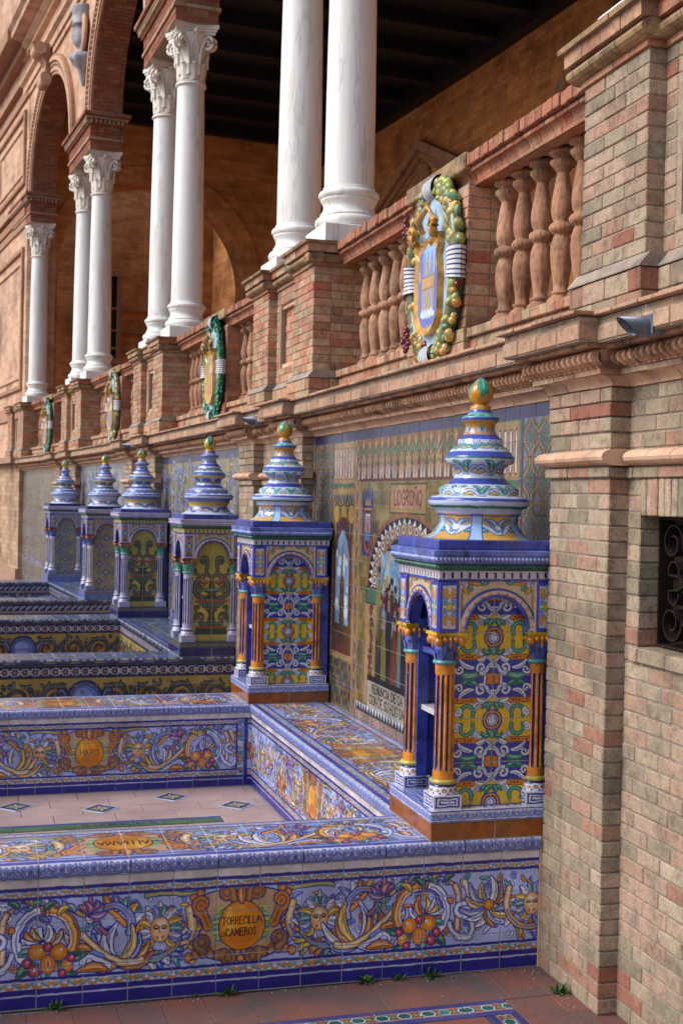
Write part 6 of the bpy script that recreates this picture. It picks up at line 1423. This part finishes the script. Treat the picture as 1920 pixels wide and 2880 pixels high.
def medallion(bay, label, laurel):
    sb = 5.6675+5*bay; t = thing('ceramic_medallion', label, 'medallion', 2.118, sb-.03, 2.67); a_, b_ = .255, .365; R3 = random.Random(20+bay)
    # oval plate and painted shield (looks to -x)
    sc = min(bay, 2)
    mb = MB(); n = 40; P = [[(0.008, a_*math.cos(2*pi*j/n), b_*math.sin(2*pi*j/n)) for j in range(n)], [(-.03, a_*math.cos(2*pi*j/n), b_*math.sin(2*pi*j/n)) for j in range(n)]]; mb.grid(P, sm=False, closed_u=True); mb.face(P[1][::-1]); mb.build('plate', glaze('pale_plate_glaze', (170,196,220), .08), t)
    mb = MB(); out = [(0,-.3),(.1,-.27),(.165,-.2),(.17,0),(.145,.12),(.175,.16),(.15,.22),(.09,.2),(.05,.18),(0,.21)]; full = out+[(-x, z) for x, z in out[-2:0:-1]]
    f = lambda p, d: (-d*.85, -p[0]*.92, p[1]*.9-.03)
    uvp = lambda p: (.5+p[0]*.86/.46, .484+p[1]*.8/.62)
    fr = [f(p, .075) for p in full]; bk = [f(p, .02) for p in full]; inn = [f((p[0]*.84, p[1]*.88), .06) for p in full]
    for i in range(len(full)):
        k = (i+1) % len(full); mb.face([bk[i], bk[k], fr[k], fr[i]], None, 1); mb.face([fr[i], fr[k], inn[k], inn[i]], None, 1)
    mb.face(inn, [uvp((p[0]*.84, p[1]*.88)) for p in full], 0); mb.build('shield', [P_SH[sc], glaze('ochre_frame_glaze', (200,150,62), .16)], t)
    for s in (-1, 1):
        mb = MB(); mb.tube([V((-.07, s*.12, .15)), V((-.085, s*.15, .19))]+[V((-.085, s*(.14+.03*math.cos(q*.5)), .19+.035*math.sin(q*.5))) for q in range(10)], [.02]*2+[.02-.001*q for q in range(10)], 7); mb.build('scroll', glaze('ochre_scroll_glaze', (176,130,60), .2), t)
    mb = MB(); mb.tube([V((-.06, .05, .19)), V((-.1, .02, .24)), V((-.07, -.03, .3)), V((-.05, -.07, .24))], [.014, .02, .016, .008], 7); mb.build('crest', glaze('umber_glaze', (176,136,80), .2), t)
    # wreath bed
    mb = MB(); P = []
    for j in range(48):
        an = 2*pi*j/48; c = V((-.02, (a_+.035)*math.cos(an), (b_+.035)*math.sin(an))); nr = V((0, math.cos(an)/a_, math.sin(an)/b_)).normalized(); P.append([c+nr*(.03 if laurel else .044)*math.cos(2*pi*q/8)-EX*(.026 if laurel else .036)*math.sin(2*pi*q/8) for q in range(8)])
    mb.grid(P+[P[0]], sm=True, closed_u=True); mb.build('wreath_bed', glaze('laurel_bed_glaze', (70,136,108), .2) if laurel else glaze('moss_glaze', (96,100,64), .3), t)
    N_ = 92 if bay == 0 else (66 if laurel else 56)
    for j in range(N_):
        an = 2*pi*(j+.5)/N_
        if min(abs((an-q+pi) % (2*pi)-pi) for q in (0, pi/2, pi, 3*pi/2)) < (.2 if bay == 0 else .16): continue
        for lane in ((-1.25, -.45, .4, 1.2) if bay == 0 else ((-1.3, -.5, .5, 1.3) if bay < 2 else (-.7, .7))):
            r_ = rnd.uniform(-.01, .01)+lane*.033; dx = .045*(1-.5*abs(lane))+rnd.uniform(-.006, .008)+(.016 if laurel else 0); nr = V((0, math.cos(an)/a_, math.sin(an)/b_)).normalized(); aj = an+rnd.uniform(-.025, .025)
            p = V((-.012-dx*.6, (a_+.035)*math.cos(aj), (b_+.035)*math.sin(aj)))+nr*r_
            tang = math.atan2((b_)*math.cos(an), -a_*math.sin(an))
            if laurel or (j+int(lane*2)*2) % 3 == 0:
                s_ = rnd.uniform(.036, .046) if laurel else rnd.uniform(.024, .032); up = 1 if math.cos(an) > 0 else -1
                o = obj('leaf', LF[(0 if rnd.random() < .5 else 1) if laurel else R3.randrange(3)], t, p); o.rotation_euler = Matrix(((0, 0, -1), (math.cos(tang+rnd.uniform(-.5, .5)), -math.sin(tang), 0), (0, 0, 0))).to_euler() if False else (rnd.uniform(-.3, .3)+tang-pi/2+lane*.5, -pi/2, 0); o.scale = (s_*.9, s_, s_*.7)
                o.rotation_mode = 'QUATERNION'; M3 = Matrix(((0, 0, -1), (0, 1, 0), (1, 0, 0))); q1 = Matrix.Rotation(tang-pi/2+rnd.uniform(-.4, .4)-lane*.5, 3, 'X'); base_ = Matrix(((0, 0, -1), (1, 0, 0), (0, 1, 0))); o.rotation_quaternion = (q1 @ base_).to_quaternion()
            else:
                s_ = rnd.uniform(.018, .027); fm = FR[R3.choice((0, 1, 1, 2, 3, 3, 5))]
                if R3.random() < .06: fm = FR[4]
                o = obj('fruit', fm, t, p, (rnd.uniform(0, 6), rnd.uniform(-.6, .6), rnd.uniform(0, 6)), (s_, s_, s_*rnd.uniform(.95, 1.25)))
    if bay == 0:
        for (y, z) in ((.2, .25), (.18, -.3)):
            for q in range(14): s_ = .013; obj('grape', FR[4], t, (-.09+rnd.uniform(-.012, .012), y+.03*math.cos(q*2.4)*(q/14), z+.055-.008*q), scale=(s_, s_, s_))
    # ribbons
    for q in (0, pi/2, pi, 3*pi/2):
        mb = MB(); hw = .17 if q in (0, pi) else .2; hw *= (1 if bay == 0 else .8); P = []
        for i in range(9):
            an = q-hw+2*hw*i/8; c = V((-.024, (a_+.035)*math.cos(an), (b_+.035)*math.sin(an))); nr = V((0, math.cos(an)/a_, math.sin(an)/b_)).normalized(); g = .058-.006*math.sin(pi*i/8)
            P.append([c+nr*g*math.cos(2*pi*e/14)-EX*g*.8*math.sin(2*pi*e/14) for e in range(15)])
        mb.grid(P, lambda i, j: (i/8*1.1, j/14*.25), sm=True); mb.build('ribbon', M_STRIPE, t)
for b, (l, la) in enumerate((('large oval ceramic shield with bridge, fruit wreath and striped ribbons', False), ('red and gold striped shield in a green laurel wreath', True), ('small shield in a fruit wreath on the third balustrade', False), ('smallest green-wreathed shield at far left', True))): medallion(b, l, la)
# ---------------------------------------------------------------- imposts and arches
def impost(k, label):
    sg = 3.1675+5*k; t = thing('brick_impost', label, 'impost', 2.27, sg, 6.2325, 'brick imposts over the column pairs'); h = .8; w = .215
    mb = MB(); mb.box(-w+.006, w-.006, -h+.006, h-.006, 0, .48); mb.build('mortar_core', M_MORTAR, t)
    def ringc(z0, z1, p, mat, lim, name='brick', L=.143):
        b = courses('x', -w-p, -h-p, h+p, z0, z1, .11, L)+courses('y', -h-p, -w-p+.113, w+p, z0, z1, .11, L)
        b += [(-x1, -x0, y0, y1, a, c) for x0, x1, y0, y1, a, c in courses('x', -w-p, -h-p+.2, h+p, z0, z1, .11, L)]
        brick_objs(b, t, mat, lim, name)
    ringc(0, .125, 0, M_BRICK3, 40 if k < 4 else 0); ringc(.127, .165, .022, M_STONE, 0, 'string_brick', .3); ringc(.168, .32, .006, M_BRICK3, 40 if k < 4 else 0)
    ringc(.395, .43, .07, M_STONE, 0, 'cornice_brick', .3); ringc(.432, .485, .1, M_BRICK3, 0, 'cornice_brick', .3)
    mb = MB(); mb.box(-w-.03, w+.03, -h-.03, h+.03, .322, .395); mb.build('dentil_bed', M_BRICK3, t)
    for i in range(26):
        y = -h-.03+(2*h+.06)*(i+.5)/26; obj('dentil', box_mesh('dentil', (.04, .032, .05), M_STONE), t, (-w-.048, y, .365))
    for i in range(8): obj('dentil', box_mesh('dentil', (.032, .04, .05), M_STONE), t, (-w-.02+(2*w+.04)*(i+.5)/8, -h-.048, .365))
for k, l in enumerate(('brick impost over the second pair of columns at the top', 'brick impost with dentils over the third pair of columns', 'brick impost over the single far column at left')): impost(k+2, l)

def arch(bay, label):
    sb = 5.6675+5*bay; t = thing('brick_arch', label, 'arch', 2.27, sb, 6.715); rx, ry = 1.7, 1.42; T = .2; TOP = 2.05; n = 48
    E2 = lambda r, a, x: (x, (rx+r)*math.cos(a), (ry+r)*math.sin(a))
    mb = MB()
    for i in range(n):
        a0, a1 = pi*i/n, pi*(i+1)/n
        for x, fl in ((-T+.003, 0), (T, 1)):
            p0, p1 = E2(0, a0, x), E2(0, a1, x); q = [p0, p1, (x, p1[1], TOP), (x, p0[1], TOP)]; mb.face(q if fl else q[::-1])
        mb.face([E2(.004, a0, -T), E2(.004, a0, T), E2(.004, a1, T), E2(.004, a1, -T)])
    for s in (-1, 1):
        for x, fl in ((-T+.003, s > 0), (T, s < 0)):
            q = [(x, s*rx, 0), (x, s*2.5, 0), (x, s*2.5, TOP), (x, s*rx, TOP)]; mb.face(q if fl else q[::-1])
    mb.build('spandrel', M_FACADE, t)
    mb = MB(); L = 0; nc = 88
    for i in range(nc):
        a0, a1 = pi*i/nc+.0016, pi*(i+1)/nc-.0016; cuts = [-T, -.07, .07, T] if i % 2 else [-T, -.14, 0, .14, T]
        for x0, x1 in zip(cuts, cuts[1:]):
            d = -.006+rnd.uniform(-.002, .002); lo = [E2(d, a0, x0+.003), E2(d, a0, x1-.003), E2(d, a1, x1-.003), E2(d, a1, x0+.003)]; hi = [E2(.01, a0, x0+.003), E2(.01, a0, x1-.003), E2(.01, a1, x1-.003), E2(.01, a1, x0+.003)]
            mb.face(lo); 
            for e in range(4): mb.face([lo[e], hi[e], hi[(e+1) % 4], lo[(e+1) % 4]])
    # weld islands: share vertices per brick
    me_name = 'brickwork'; mb2 = MB(); k = 0
    for f0 in range(0, len(mb.f), 5):
        vs = []; idx = {}
        base = len(mb2.v)
        for f in mb.f[f0:f0+5]:
            q = []
            for i in f:
                key = tuple(round(c, 5) for c in mb.v[i])
                if key not in idx: idx[key] = len(mb2.v); mb2.v.append(mb.v[i])
                q.append(idx[key])
            mb2.f.append(tuple(q)); mb2.uv.append(None); mb2.mi.append(0); mb2.sm.append(False)
    mb2.build(me_name, M_BRICK3, t, kind='stuff')
    for (r0, r1, p, mat) in ((.0, .05, .03, M_ORANGE), (.05, .1, .05, M_ROLL), (.1, .2, .04, M_ORANGE), (.2, .26, .075, M_ROLL), (.26, .3, .055, M_ORANGE)):
        mb = MB(); P = [[E2(r, pi*i/n, -T-x) for i in range(n+1)] for r, x in ((r0+.002, -.02), (r0+.002, p), (r1, p), (r1, -.02))]; mb.grid(P, sm=False); mb.build('archivolt', mat, t)
    mb = MB()
    for i in range(70):
        a = pi*(i+.5)/70; p = E2(.15, a, -T-.045); mb.lathe([(.002, -.02), (.018, -.012), (.026, .0), (.018, .012), (.002, .02)], 6, p)
    mb.build('egg_moulding', M_ROLL, t, kind='stuff')
    # scrolled keystone
    mb = MB(); prof = [(.05, ry-.12), (.14, ry-.12), (.2, ry-.06), (.2, ry+.02), (.13, ry+.08), (.12, ry+.2), (.2, ry+.33), (.3, ry+.4), (.34, ry+.5), (.05, ry+.5)]
    A = [[(-T-x, s*(.13 if z < ry+.2 else .16), z) for x, z in prof] for s in (-1, 1)]; mb.grid([list(q) for q in zip(*A)], sm=False); mb.face(A[0]); mb.face(A[1][::-1]); 
    mb.build('keystone', M_ORANGE, t)
    mb = MB()
    for z, r in ((ry-.06, .09), (ry+.42, .1)): mb.v += [] ; mb.grid([[(-T-.12-(.1 if z > ry else 0)+r*math.cos(2*pi*j/14), y, z+r*math.sin(2*pi*j/14)) for j in range(14)] for y in (-.17, .17)], sm=True, closed_u=True); mb.face([(-T-.12-(.1 if z > ry else 0)+r*math.cos(2*pi*j/14), -.17, z+r*math.sin(2*pi*j/14)) for j in range(14)])
    mb.build('keystone_scroll', M_ROLL, t)
    # entablature
    prof = [(.2, 1.76), (-.03, 1.76), (-.03, 1.86), (-.06, 1.86), (-.06, 1.98), (-.12, 2.02), (-.12, 2.06), (.0, 2.06), (.0, 2.44), (-.08, 2.46), (-.08, 2.52), (-.16, 2.58), (-.16, 2.64), (-.34, 2.68), (-.34, 2.78), (-.4, 2.84), (-.4, 2.9), (-.05, 2.95), (-.05, 5.5), (.2, 5.5)]
    mb = MB(); mb.sweep_y([(-T+x, z) for x, z in prof], -2.51, 2.51); mb.build('entablature', M_FACADE, t)
    return t
arch(2, 'tall brick arch with moulded archivolt over the third bay, upper left'); arch(3, 'smaller-looking brick arch with scrolled keystone at far upper left')

def bust(s, label):
    t = thing('carved_bust', label, 'bust', 2.06, s, 7.25)
    mb = MB(); rows = [(.02, 0), (.05, .1), (.07, .22), (.16, .3), (.2, .36), (.17, .42), (.09, .46), (.08, .5), (.1, .53), (.125, .58), (.14, .64), (.145, .7), (.14, .76), (.15, .8), (.17, .815), (.175, .83), (.16, .845), (.165, .95), (.175, 1.06), (.175, 1.08), (.03, 1.09)]
    def rm(i, j):
        a = 2*pi*j/32; z = rows[i][1]; c = -math.cos(a); k = 1.
        if .52 < z < .79:
            k += .28*math.exp(-((a-pi)/.16)**2)*math.exp(-((z-.66)/.05)**2); k += .2*max(0, c)**6*math.exp(-((z-.56)/.05)**2)
            for q in (-.4, .4): k -= .1*math.exp(-((a-pi-q)/.18)**2)*math.exp(-((z-.71)/.025)**2); k += .05*math.exp(-((a-pi-q)/.25)**2)*math.exp(-((z-.75)/.02)**2)
            for q in (-1.5, 1.5): k += .12*math.exp(-((a-pi-q)/.14)**2)*math.exp(-((z-.67)/.05)**2)
        if z > .86: k += .035*math.cos(j*pi)
        if z < .45: k += .06*math.cos(j*pi/2)
        return k
    mb.lathe(rows, 32, rmod=rm, sm=True); mb.build('head', simple_mat('grey_terracotta', (120,124,136), (176,176,184), 9, .7, .4, 0, .006, ((80,70,62), 8, .5)), t)
    mb = MB(); mb.lathe([(.0, .0), (.26, .0), (.3, .03), (.26, .06), (.0, .05)], 30); o = mb.build('roundel', M_ROLL, t, (-.0, 0, .72), (0, -pi/2, 0))
bust(18.0, 'grey carved bust with ribbed hat between the two arches at upper left')

# ---------------------------------------------------------------- pavilion, gallery and upper walls
def world_box(name, x0, x1, s0, s1, z0, z1, mat, n=1, **kw):
    """box bent along the arcade"""
    sc = (s0+s1)/2; o = W(x0, sc, z0); rot = Matrix.Rotation(-phi(sc), 3, 'Z'); mb = MB(); k = max(1, int((s1-s0)/2.5)); R_ = []
    for i in range(k+1):
        s = s0+(s1-s0)*i/k; R_.append([rot @ (W(x, s, z)-o) for x, z in ((x0, z0), (x0, z1), (x1, z1), (x1, z0))])
    mb.grid(R_, sm=False, closed_u=True); mb.face(R_[0]); mb.face(R_[-1][::-1]); return mb.build(name, mat, kw.pop('parent', None), o, (0, 0, phi(sc)), **kw)
pv = thing('brick_pavilion', 'brick pavilion wall with framed panels at the far left edge', 'building', 2.08, 22.76, 0)
def pv_box(name, x0, x1, y0, y1, z0, z1, mat, b=0.):
    mb = MB(); mb.box(x0, x1, y0, y1, z0, z1, b=b); return mb.build(name, mat, pv)
pv_box('pier', 0, .5, 0, 5.2, 2.2, 14, M_FACADE); pv_box('lower_wall', -.14, .5, -.45, 7, 0, 2.1, M_OUTER); pv_box('ledge', -.3, .5, -.5, 7, 2.1, 2.2, M_STONE); pv_box('dado', -.18, .1, -.46, 7, 0, .3, M_STONE)  # pier length beyond view is shaped to set daylight on the end wall
for z0, z1 in ((3.4, 5.9), (7.0, 8.3)):
    f = pv_box('panel_frame', -.05, .02, .22, .3, z0, z1, M_ORANGE, .01)
    for (y0, y1, a, b) in ((3.2, 3.28, z0, z1), (.3, 3.2, z1-.08, z1), (.3, 3.2, z0, z0+.08)): pv_box('panel_frame', -.05, .02, y0, y1, a, b, M_ORANGE, .01)
    for (y0, y1, a, b) in ((.42, .5, z0+.2, z1-.2), (2.98, 3.06, z0+.2, z1-.2), (.5, 2.98, z1-.28, z1-.2), (.5, 2.98, z0+.2, z0+.28)): pv_box('panel_frame', -.03, .02, y0, y1, a, b, M_ROLL, .01)
for z0, z1, p in ((6.25, 6.4, .03), (6.4, 6.55, .06), (6.6, 6.7, .11), (8.47, 8.6, .04), (8.75, 8.85, .1), (9.2, 9.35, .16), (9.35, 9.6, .4), (2.9, 3.15, .04)): pv_box('string_course', -p, .02, -.0, 3.6, z0, z1, M_ORANGE, .006)
# transverse wall with arch into the end room
mb = MB(); n = 24; cxa, r, zs, w0, w1, top = 2.3, 1.75, 5.5, .5, 5.6, 8.4
A = lambda i, q=r: (cxa-q*math.cos(pi*i/n), zs+q*math.sin(pi*i/n))
for i in range(n):
    p, q = A(i), A(i+1); mb.face([(p[0], .1, p[1]), (q[0], .1, q[1]), (q[0], .1, top), (p[0], .1, top)][::-1]); mb.face([(p[0], .1, p[1]), (p[0], .7, p[1]), (q[0], .7, q[1]), (q[0], .1, q[1])])
for a, b in ((w0, cxa-r), (cxa+r, w1)): mb.face([(a, .1, 2.2), (b, .1, 2.2), (b, .1, top), (a, .1, top)])
for x in (cxa-r, cxa+r): mb.face([(x, .1, 2.2), (x, .7, 2.2), (x, .7, zs), (x, .1, zs)])
mb.build('arch_wall', M_GALLERY, pv)
mb = MB(); P = [[(A(i, q)[0], y, A(i, q)[1]) for i in range(n+1)] for q, y in ((r-.0, .06), (r+.3, .06), (r+.3, .12))]; mb.grid(P, sm=False); mb.build('archivolt', M_GALLERY, pv)
pv_box('end_wall', -.0, 6, 6.2, 6.6, 0, 9, M_GALLERY)
for (x0, x1, z0, z1, mm) in ((2.52, 2.62, 4.7, 6.55, M_ORANGE), (3.1, 3.2, 4.7, 6.55, M_ORANGE), (2.52, 3.2, 6.55, 6.67, M_ORANGE), (2.48, 3.24, 4.58, 4.7, M_ORANGE)): pv_box('window_frame', x0, x1, 6.1, 6.22, z0, z1, mm)
pv_box('window_pane', 2.62, 3.1, 6.16, 6.19, 4.7, 6.55, M_DARK)
for i in range(6): pv_box('window_bar', 2.65+i*.08, 2.665+i*.08, 6.14, 6.155, 4.7, 6.55, M_IRON)
for z in (4.9, 5.3, 5.8): pv_box('string_course', 2.4, 5.6, 6.14, 6.21, z, z+.05, M_ORANGE)

wl = world_box('gallery_wall', 7.6, 7.9, -2, 30, 2.2, 8.6, M_GALLERY, kind='structure')
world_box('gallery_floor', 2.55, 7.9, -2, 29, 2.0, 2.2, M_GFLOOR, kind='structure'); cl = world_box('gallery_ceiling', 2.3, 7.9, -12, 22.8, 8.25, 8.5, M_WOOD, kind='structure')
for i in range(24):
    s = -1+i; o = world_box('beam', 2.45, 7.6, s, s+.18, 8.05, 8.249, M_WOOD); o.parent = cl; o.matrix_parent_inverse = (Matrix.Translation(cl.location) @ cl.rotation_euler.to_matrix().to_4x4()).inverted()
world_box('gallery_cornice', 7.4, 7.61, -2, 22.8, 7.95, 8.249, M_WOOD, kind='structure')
world_box('upper_wall', 2.07, 2.47, -12, 13.1, 8.0, 11, M_FACADE, kind='structure'); world_box('roof', 1.9, 8, -12, 23, 11, 11.2, M_OUTER, kind='structure'); world_box('near_wall', 2.0, 7.6, -12, 2.33, 0, 2.17, M_OUTER, kind='structure')
world_box('base_wall', 2.42, 2.6, 2.3, 23, 0, 2.19, M_OUTER, kind='structure')
for i, (s, l) in enumerate(((13.6, 'brick pediment on the gallery wall, partly hidden by the pedestal at right'), (18.6, 'brick pediment on the gallery wall right of the central columns'))):
    t = thing('wall_pediment', l, 'pediment', 7.6, s, 6.6, 'pediments on the gallery wall')
    for sg in (-1, 1):
        for (o, w_, d) in ((0, .16, .16), (.17, .09, .1), (.27, .05, .05)):
            mb = MB(); A_, B_ = V((0, sg*1.75, -.02-o)), V((0, 0, .75-o*1.15)); u = (B_-A_).normalized(); nz = V((0, -u.z*sg, abs(u.y)))
            p = [A_, B_, B_-EZ*w_*1.05, A_-EZ*w_]; f = [q-EX*d for q in p]; mb.face(f if sg < 0 else f[::-1]); 
            for e in range(4): mb.face([p[e], p[(e+1) % 4], f[(e+1) % 4], f[e]])
            mb.build('raking_moulding', M_ORANGE, t)
    mb = MB(); mb.box(-.14, 0, -1.75, 1.75, -.36, -.24, b=.01); mb.build('base_moulding', M_ORANGE, t)
    for sg in (-1, 1): mb = MB(); mb.box(-.1, 0, sg*1.2-.2, sg*1.2+.2, -4.2, -.37, b=.01); mb.build('jamb', M_ORANGE, t)
    mb = MB(); mb.lathe([(.0, 0), (.25, 0), (.28, .05), (.22, .08), (.2, .05), (0, .06)], 24); mb.build('roundel', M_ORANGE, t, (0, 0, .12), (0, -pi/2, 0))

# ---------------------------------------------------------------- ground
mb = MB(); mb.face([(-250, -250, -.012), (250, -250, -.012), (250, 250, -.012), (-250, 250, -.012)]); G = mb.build('ground', M_FLOOR, kind='structure')
mb = MB(); mb.face([(-1.4, 1.8, -.008), (1.99, 1.8, -.008), (1.99, 7.6, -.008), (-1.4, 7.6, -.008)]); mb.build('joint_bed', M_GROUT, G)
P_BORDER = painted('floor_border_paint', pt_floor_border(2.0), .35, dull=.3); P_DIA = painted('inlay_paint', pt_diamond(), .4, dull=.3)
def paving(x0, x1, y0, y1, w, d, mat, name='paving_tile', off=0.):
    ny = max(1, round((y1-y0)/d)); dd = (y1-y0)/ny
    for j in range(ny):
        x = x0-(off*w if j % 2 else 0)
        while x < x1-.01:
            a, b = max(x, x0), min(x+w, x1)
            if b-a > .02: o = obj(name, box_mesh(name, (b-a-.003, dd-.003, .012), mat, .0015), G, ((a+b)/2, y0+(j+.5)*dd, -.0065+rnd.uniform(-.0006, .0006)), (rnd.gauss(0, .0015), rnd.gauss(0, .0015), 0))
            x += w
paving(-.75, 1.935, 3.755, 3.999, .137, .244, M_FLOOR); paving(1.692, 1.998, 2.9, 3.754, .155, .145, M_FLOOR); paving(-.75, 1.578, 2.9, 3.643, .137, .248, M_FLOOR)
k_ = .11/.2
tile_grid(G, (-.75, 3.645, -.008), EX, EY, split(2.44, .137*k_*2*1.0), (.109,), P_BORDER, (2.0*k_, .109), .0025, .0085, 'border_tile'); tile_grid(G, (1.69, 2.9, -.008), EY, -EX, split(.743, .149), (.109,), P_BORDER, (2.0*k_, .109), .0025, .0083, 'border_tile')
# bay floor: worn tiles, coloured inlays, green strip lettered BURGOS
paving(-.75, 1.545, 4.377, 6.14, .28, .28, M_FLOOR2, off=.5); paving(-.75, 1.545, 6.262, 6.889, .3, .157, M_FLOOR2, off=.5); paving(1.256, 1.545, 6.14, 6.262, .3, .12, M_FLOOR2)
for (x, y) in ((.278, 6.64), (.69, 6.52), (1.078, 6.70), (1.38, 6.46), (-.12, 6.5), (.3, 5.2), (.9, 5.4)):
    o = tile(G, (x-.07, y-.07, -.002), EX, EY, .14, .14, (0, 0, 1, 1), P_DIA, .0045, 'inlay_tile'); o.rotation_euler = (0, 0, pi/4+rnd.uniform(-.05, .05))
cvg = Cv(2.0, .09, 420, (64,104,72)); text(cvg, 'BURGOS', 1.5, .02, .05, (40,40,70), .1, .6); cvg.mottle(.14, .03, 3); P_GREEN = painted('green_strip_paint', cvg, .4, dull=.3)
tile_grid(G, (-.75, 6.15, -.008), EX, EY, split(2.0, .14), (.085,), P_GREEN, (2.0, .085), .003, .0085, 'strip_tile'); tile_grid(G, (-.75, 6.236, -.008), EX, EY, split(2.0, .14), (.022,), G_BLUE, (1, 1), .002, .0083, 'strip_tile'); tile_grid(G, (1.213, 6.15, -.008), EX, EY, (.04,), (.108,), G_BLUE, (1, 1), .002, .0084, 'strip_tile')

# ---------------------------------------------------------------- weeds in the joints
for i, (x, y, r, l) in enumerate(((.307, 3.985, .03, 'small weed at the foot of the bench, far left'), (.744, 3.985, .014, 'tiny weed left of the one below the word CAMEROS'), (.85, 3.98, .032, 'leafy weed at the bench foot below the word CAMEROS'), (1.31, 3.985, .034, 'weed at the bench foot, leftmost of the three on the right'), (1.42, 3.985, .026, 'low weed at the bench foot, middle of the three on the right'), (1.535, 3.985, .036, 'spiky weed at the bench foot nearest the pilaster'), (1.905, 3.76, .036, 'weed growing at the foot of the brick pilaster'))):
    t = thing('weed', l, 'weed', x, y, 0, 'weeds in the joints'); mb = MB(); nl = 34
    for q in range(nl):
        a = rnd.uniform(0, 2*pi); e = rnd.uniform(.1, 1.3); L = 1.15*r*rnd.uniform(.5, 1.35); u = V((math.cos(a)*math.cos(e), math.sin(a)*math.cos(e)*(.7), math.sin(e))); sd = V((-math.sin(a), math.cos(a), 0)); b0 = V((rnd.uniform(-.4, .4)*r, rnd.uniform(-.2, .2)*r, 0)); w_ = r*rnd.uniform(.1, .24)
        p1, p2 = b0+u*L*.5+sd*w_, b0+u*L*.5-sd*w_; tip = b0+u*L+EZ*-.1*L; mid = b0+u*L*.55+EZ*.05*L
        mb.face([b0, p1, mid]); mb.face([b0, mid, p2]); mb.face([p1, tip, mid]); mb.face([mid, tip, p2])
    mb.build('foliage', M_LEAF, t)

# ---------------------------------------------------------------- grit and crumbs swept against the bench foot
mb = MB(); rg = random.Random(3)
for i in range(240):
    k = rg.random(); x, y = (rg.uniform(-.2, 1.93), 3.995-abs(rg.gauss(0, .03))) if k < .6 else ((1.9-abs(rg.gauss(0, .06)), rg.uniform(3.2, 3.98)) if k < .85 else (rg.uniform(0, 1.9), rg.uniform(3.3, 3.95)))
    r = rg.choice((.0012, .0016, .002, .003)); mb.lathe([(r*.2, -r*.5), (r, 0), (r*.2, r*.6)], 5, (x, y, r*.4), rmod=lambda i_, j_: rg.uniform(.6, 1.3))
tag(mb.build('grit', M_GRIT, None, kind='stuff'), 'pale grit and crumbs along the foot of the bench', 'grit')
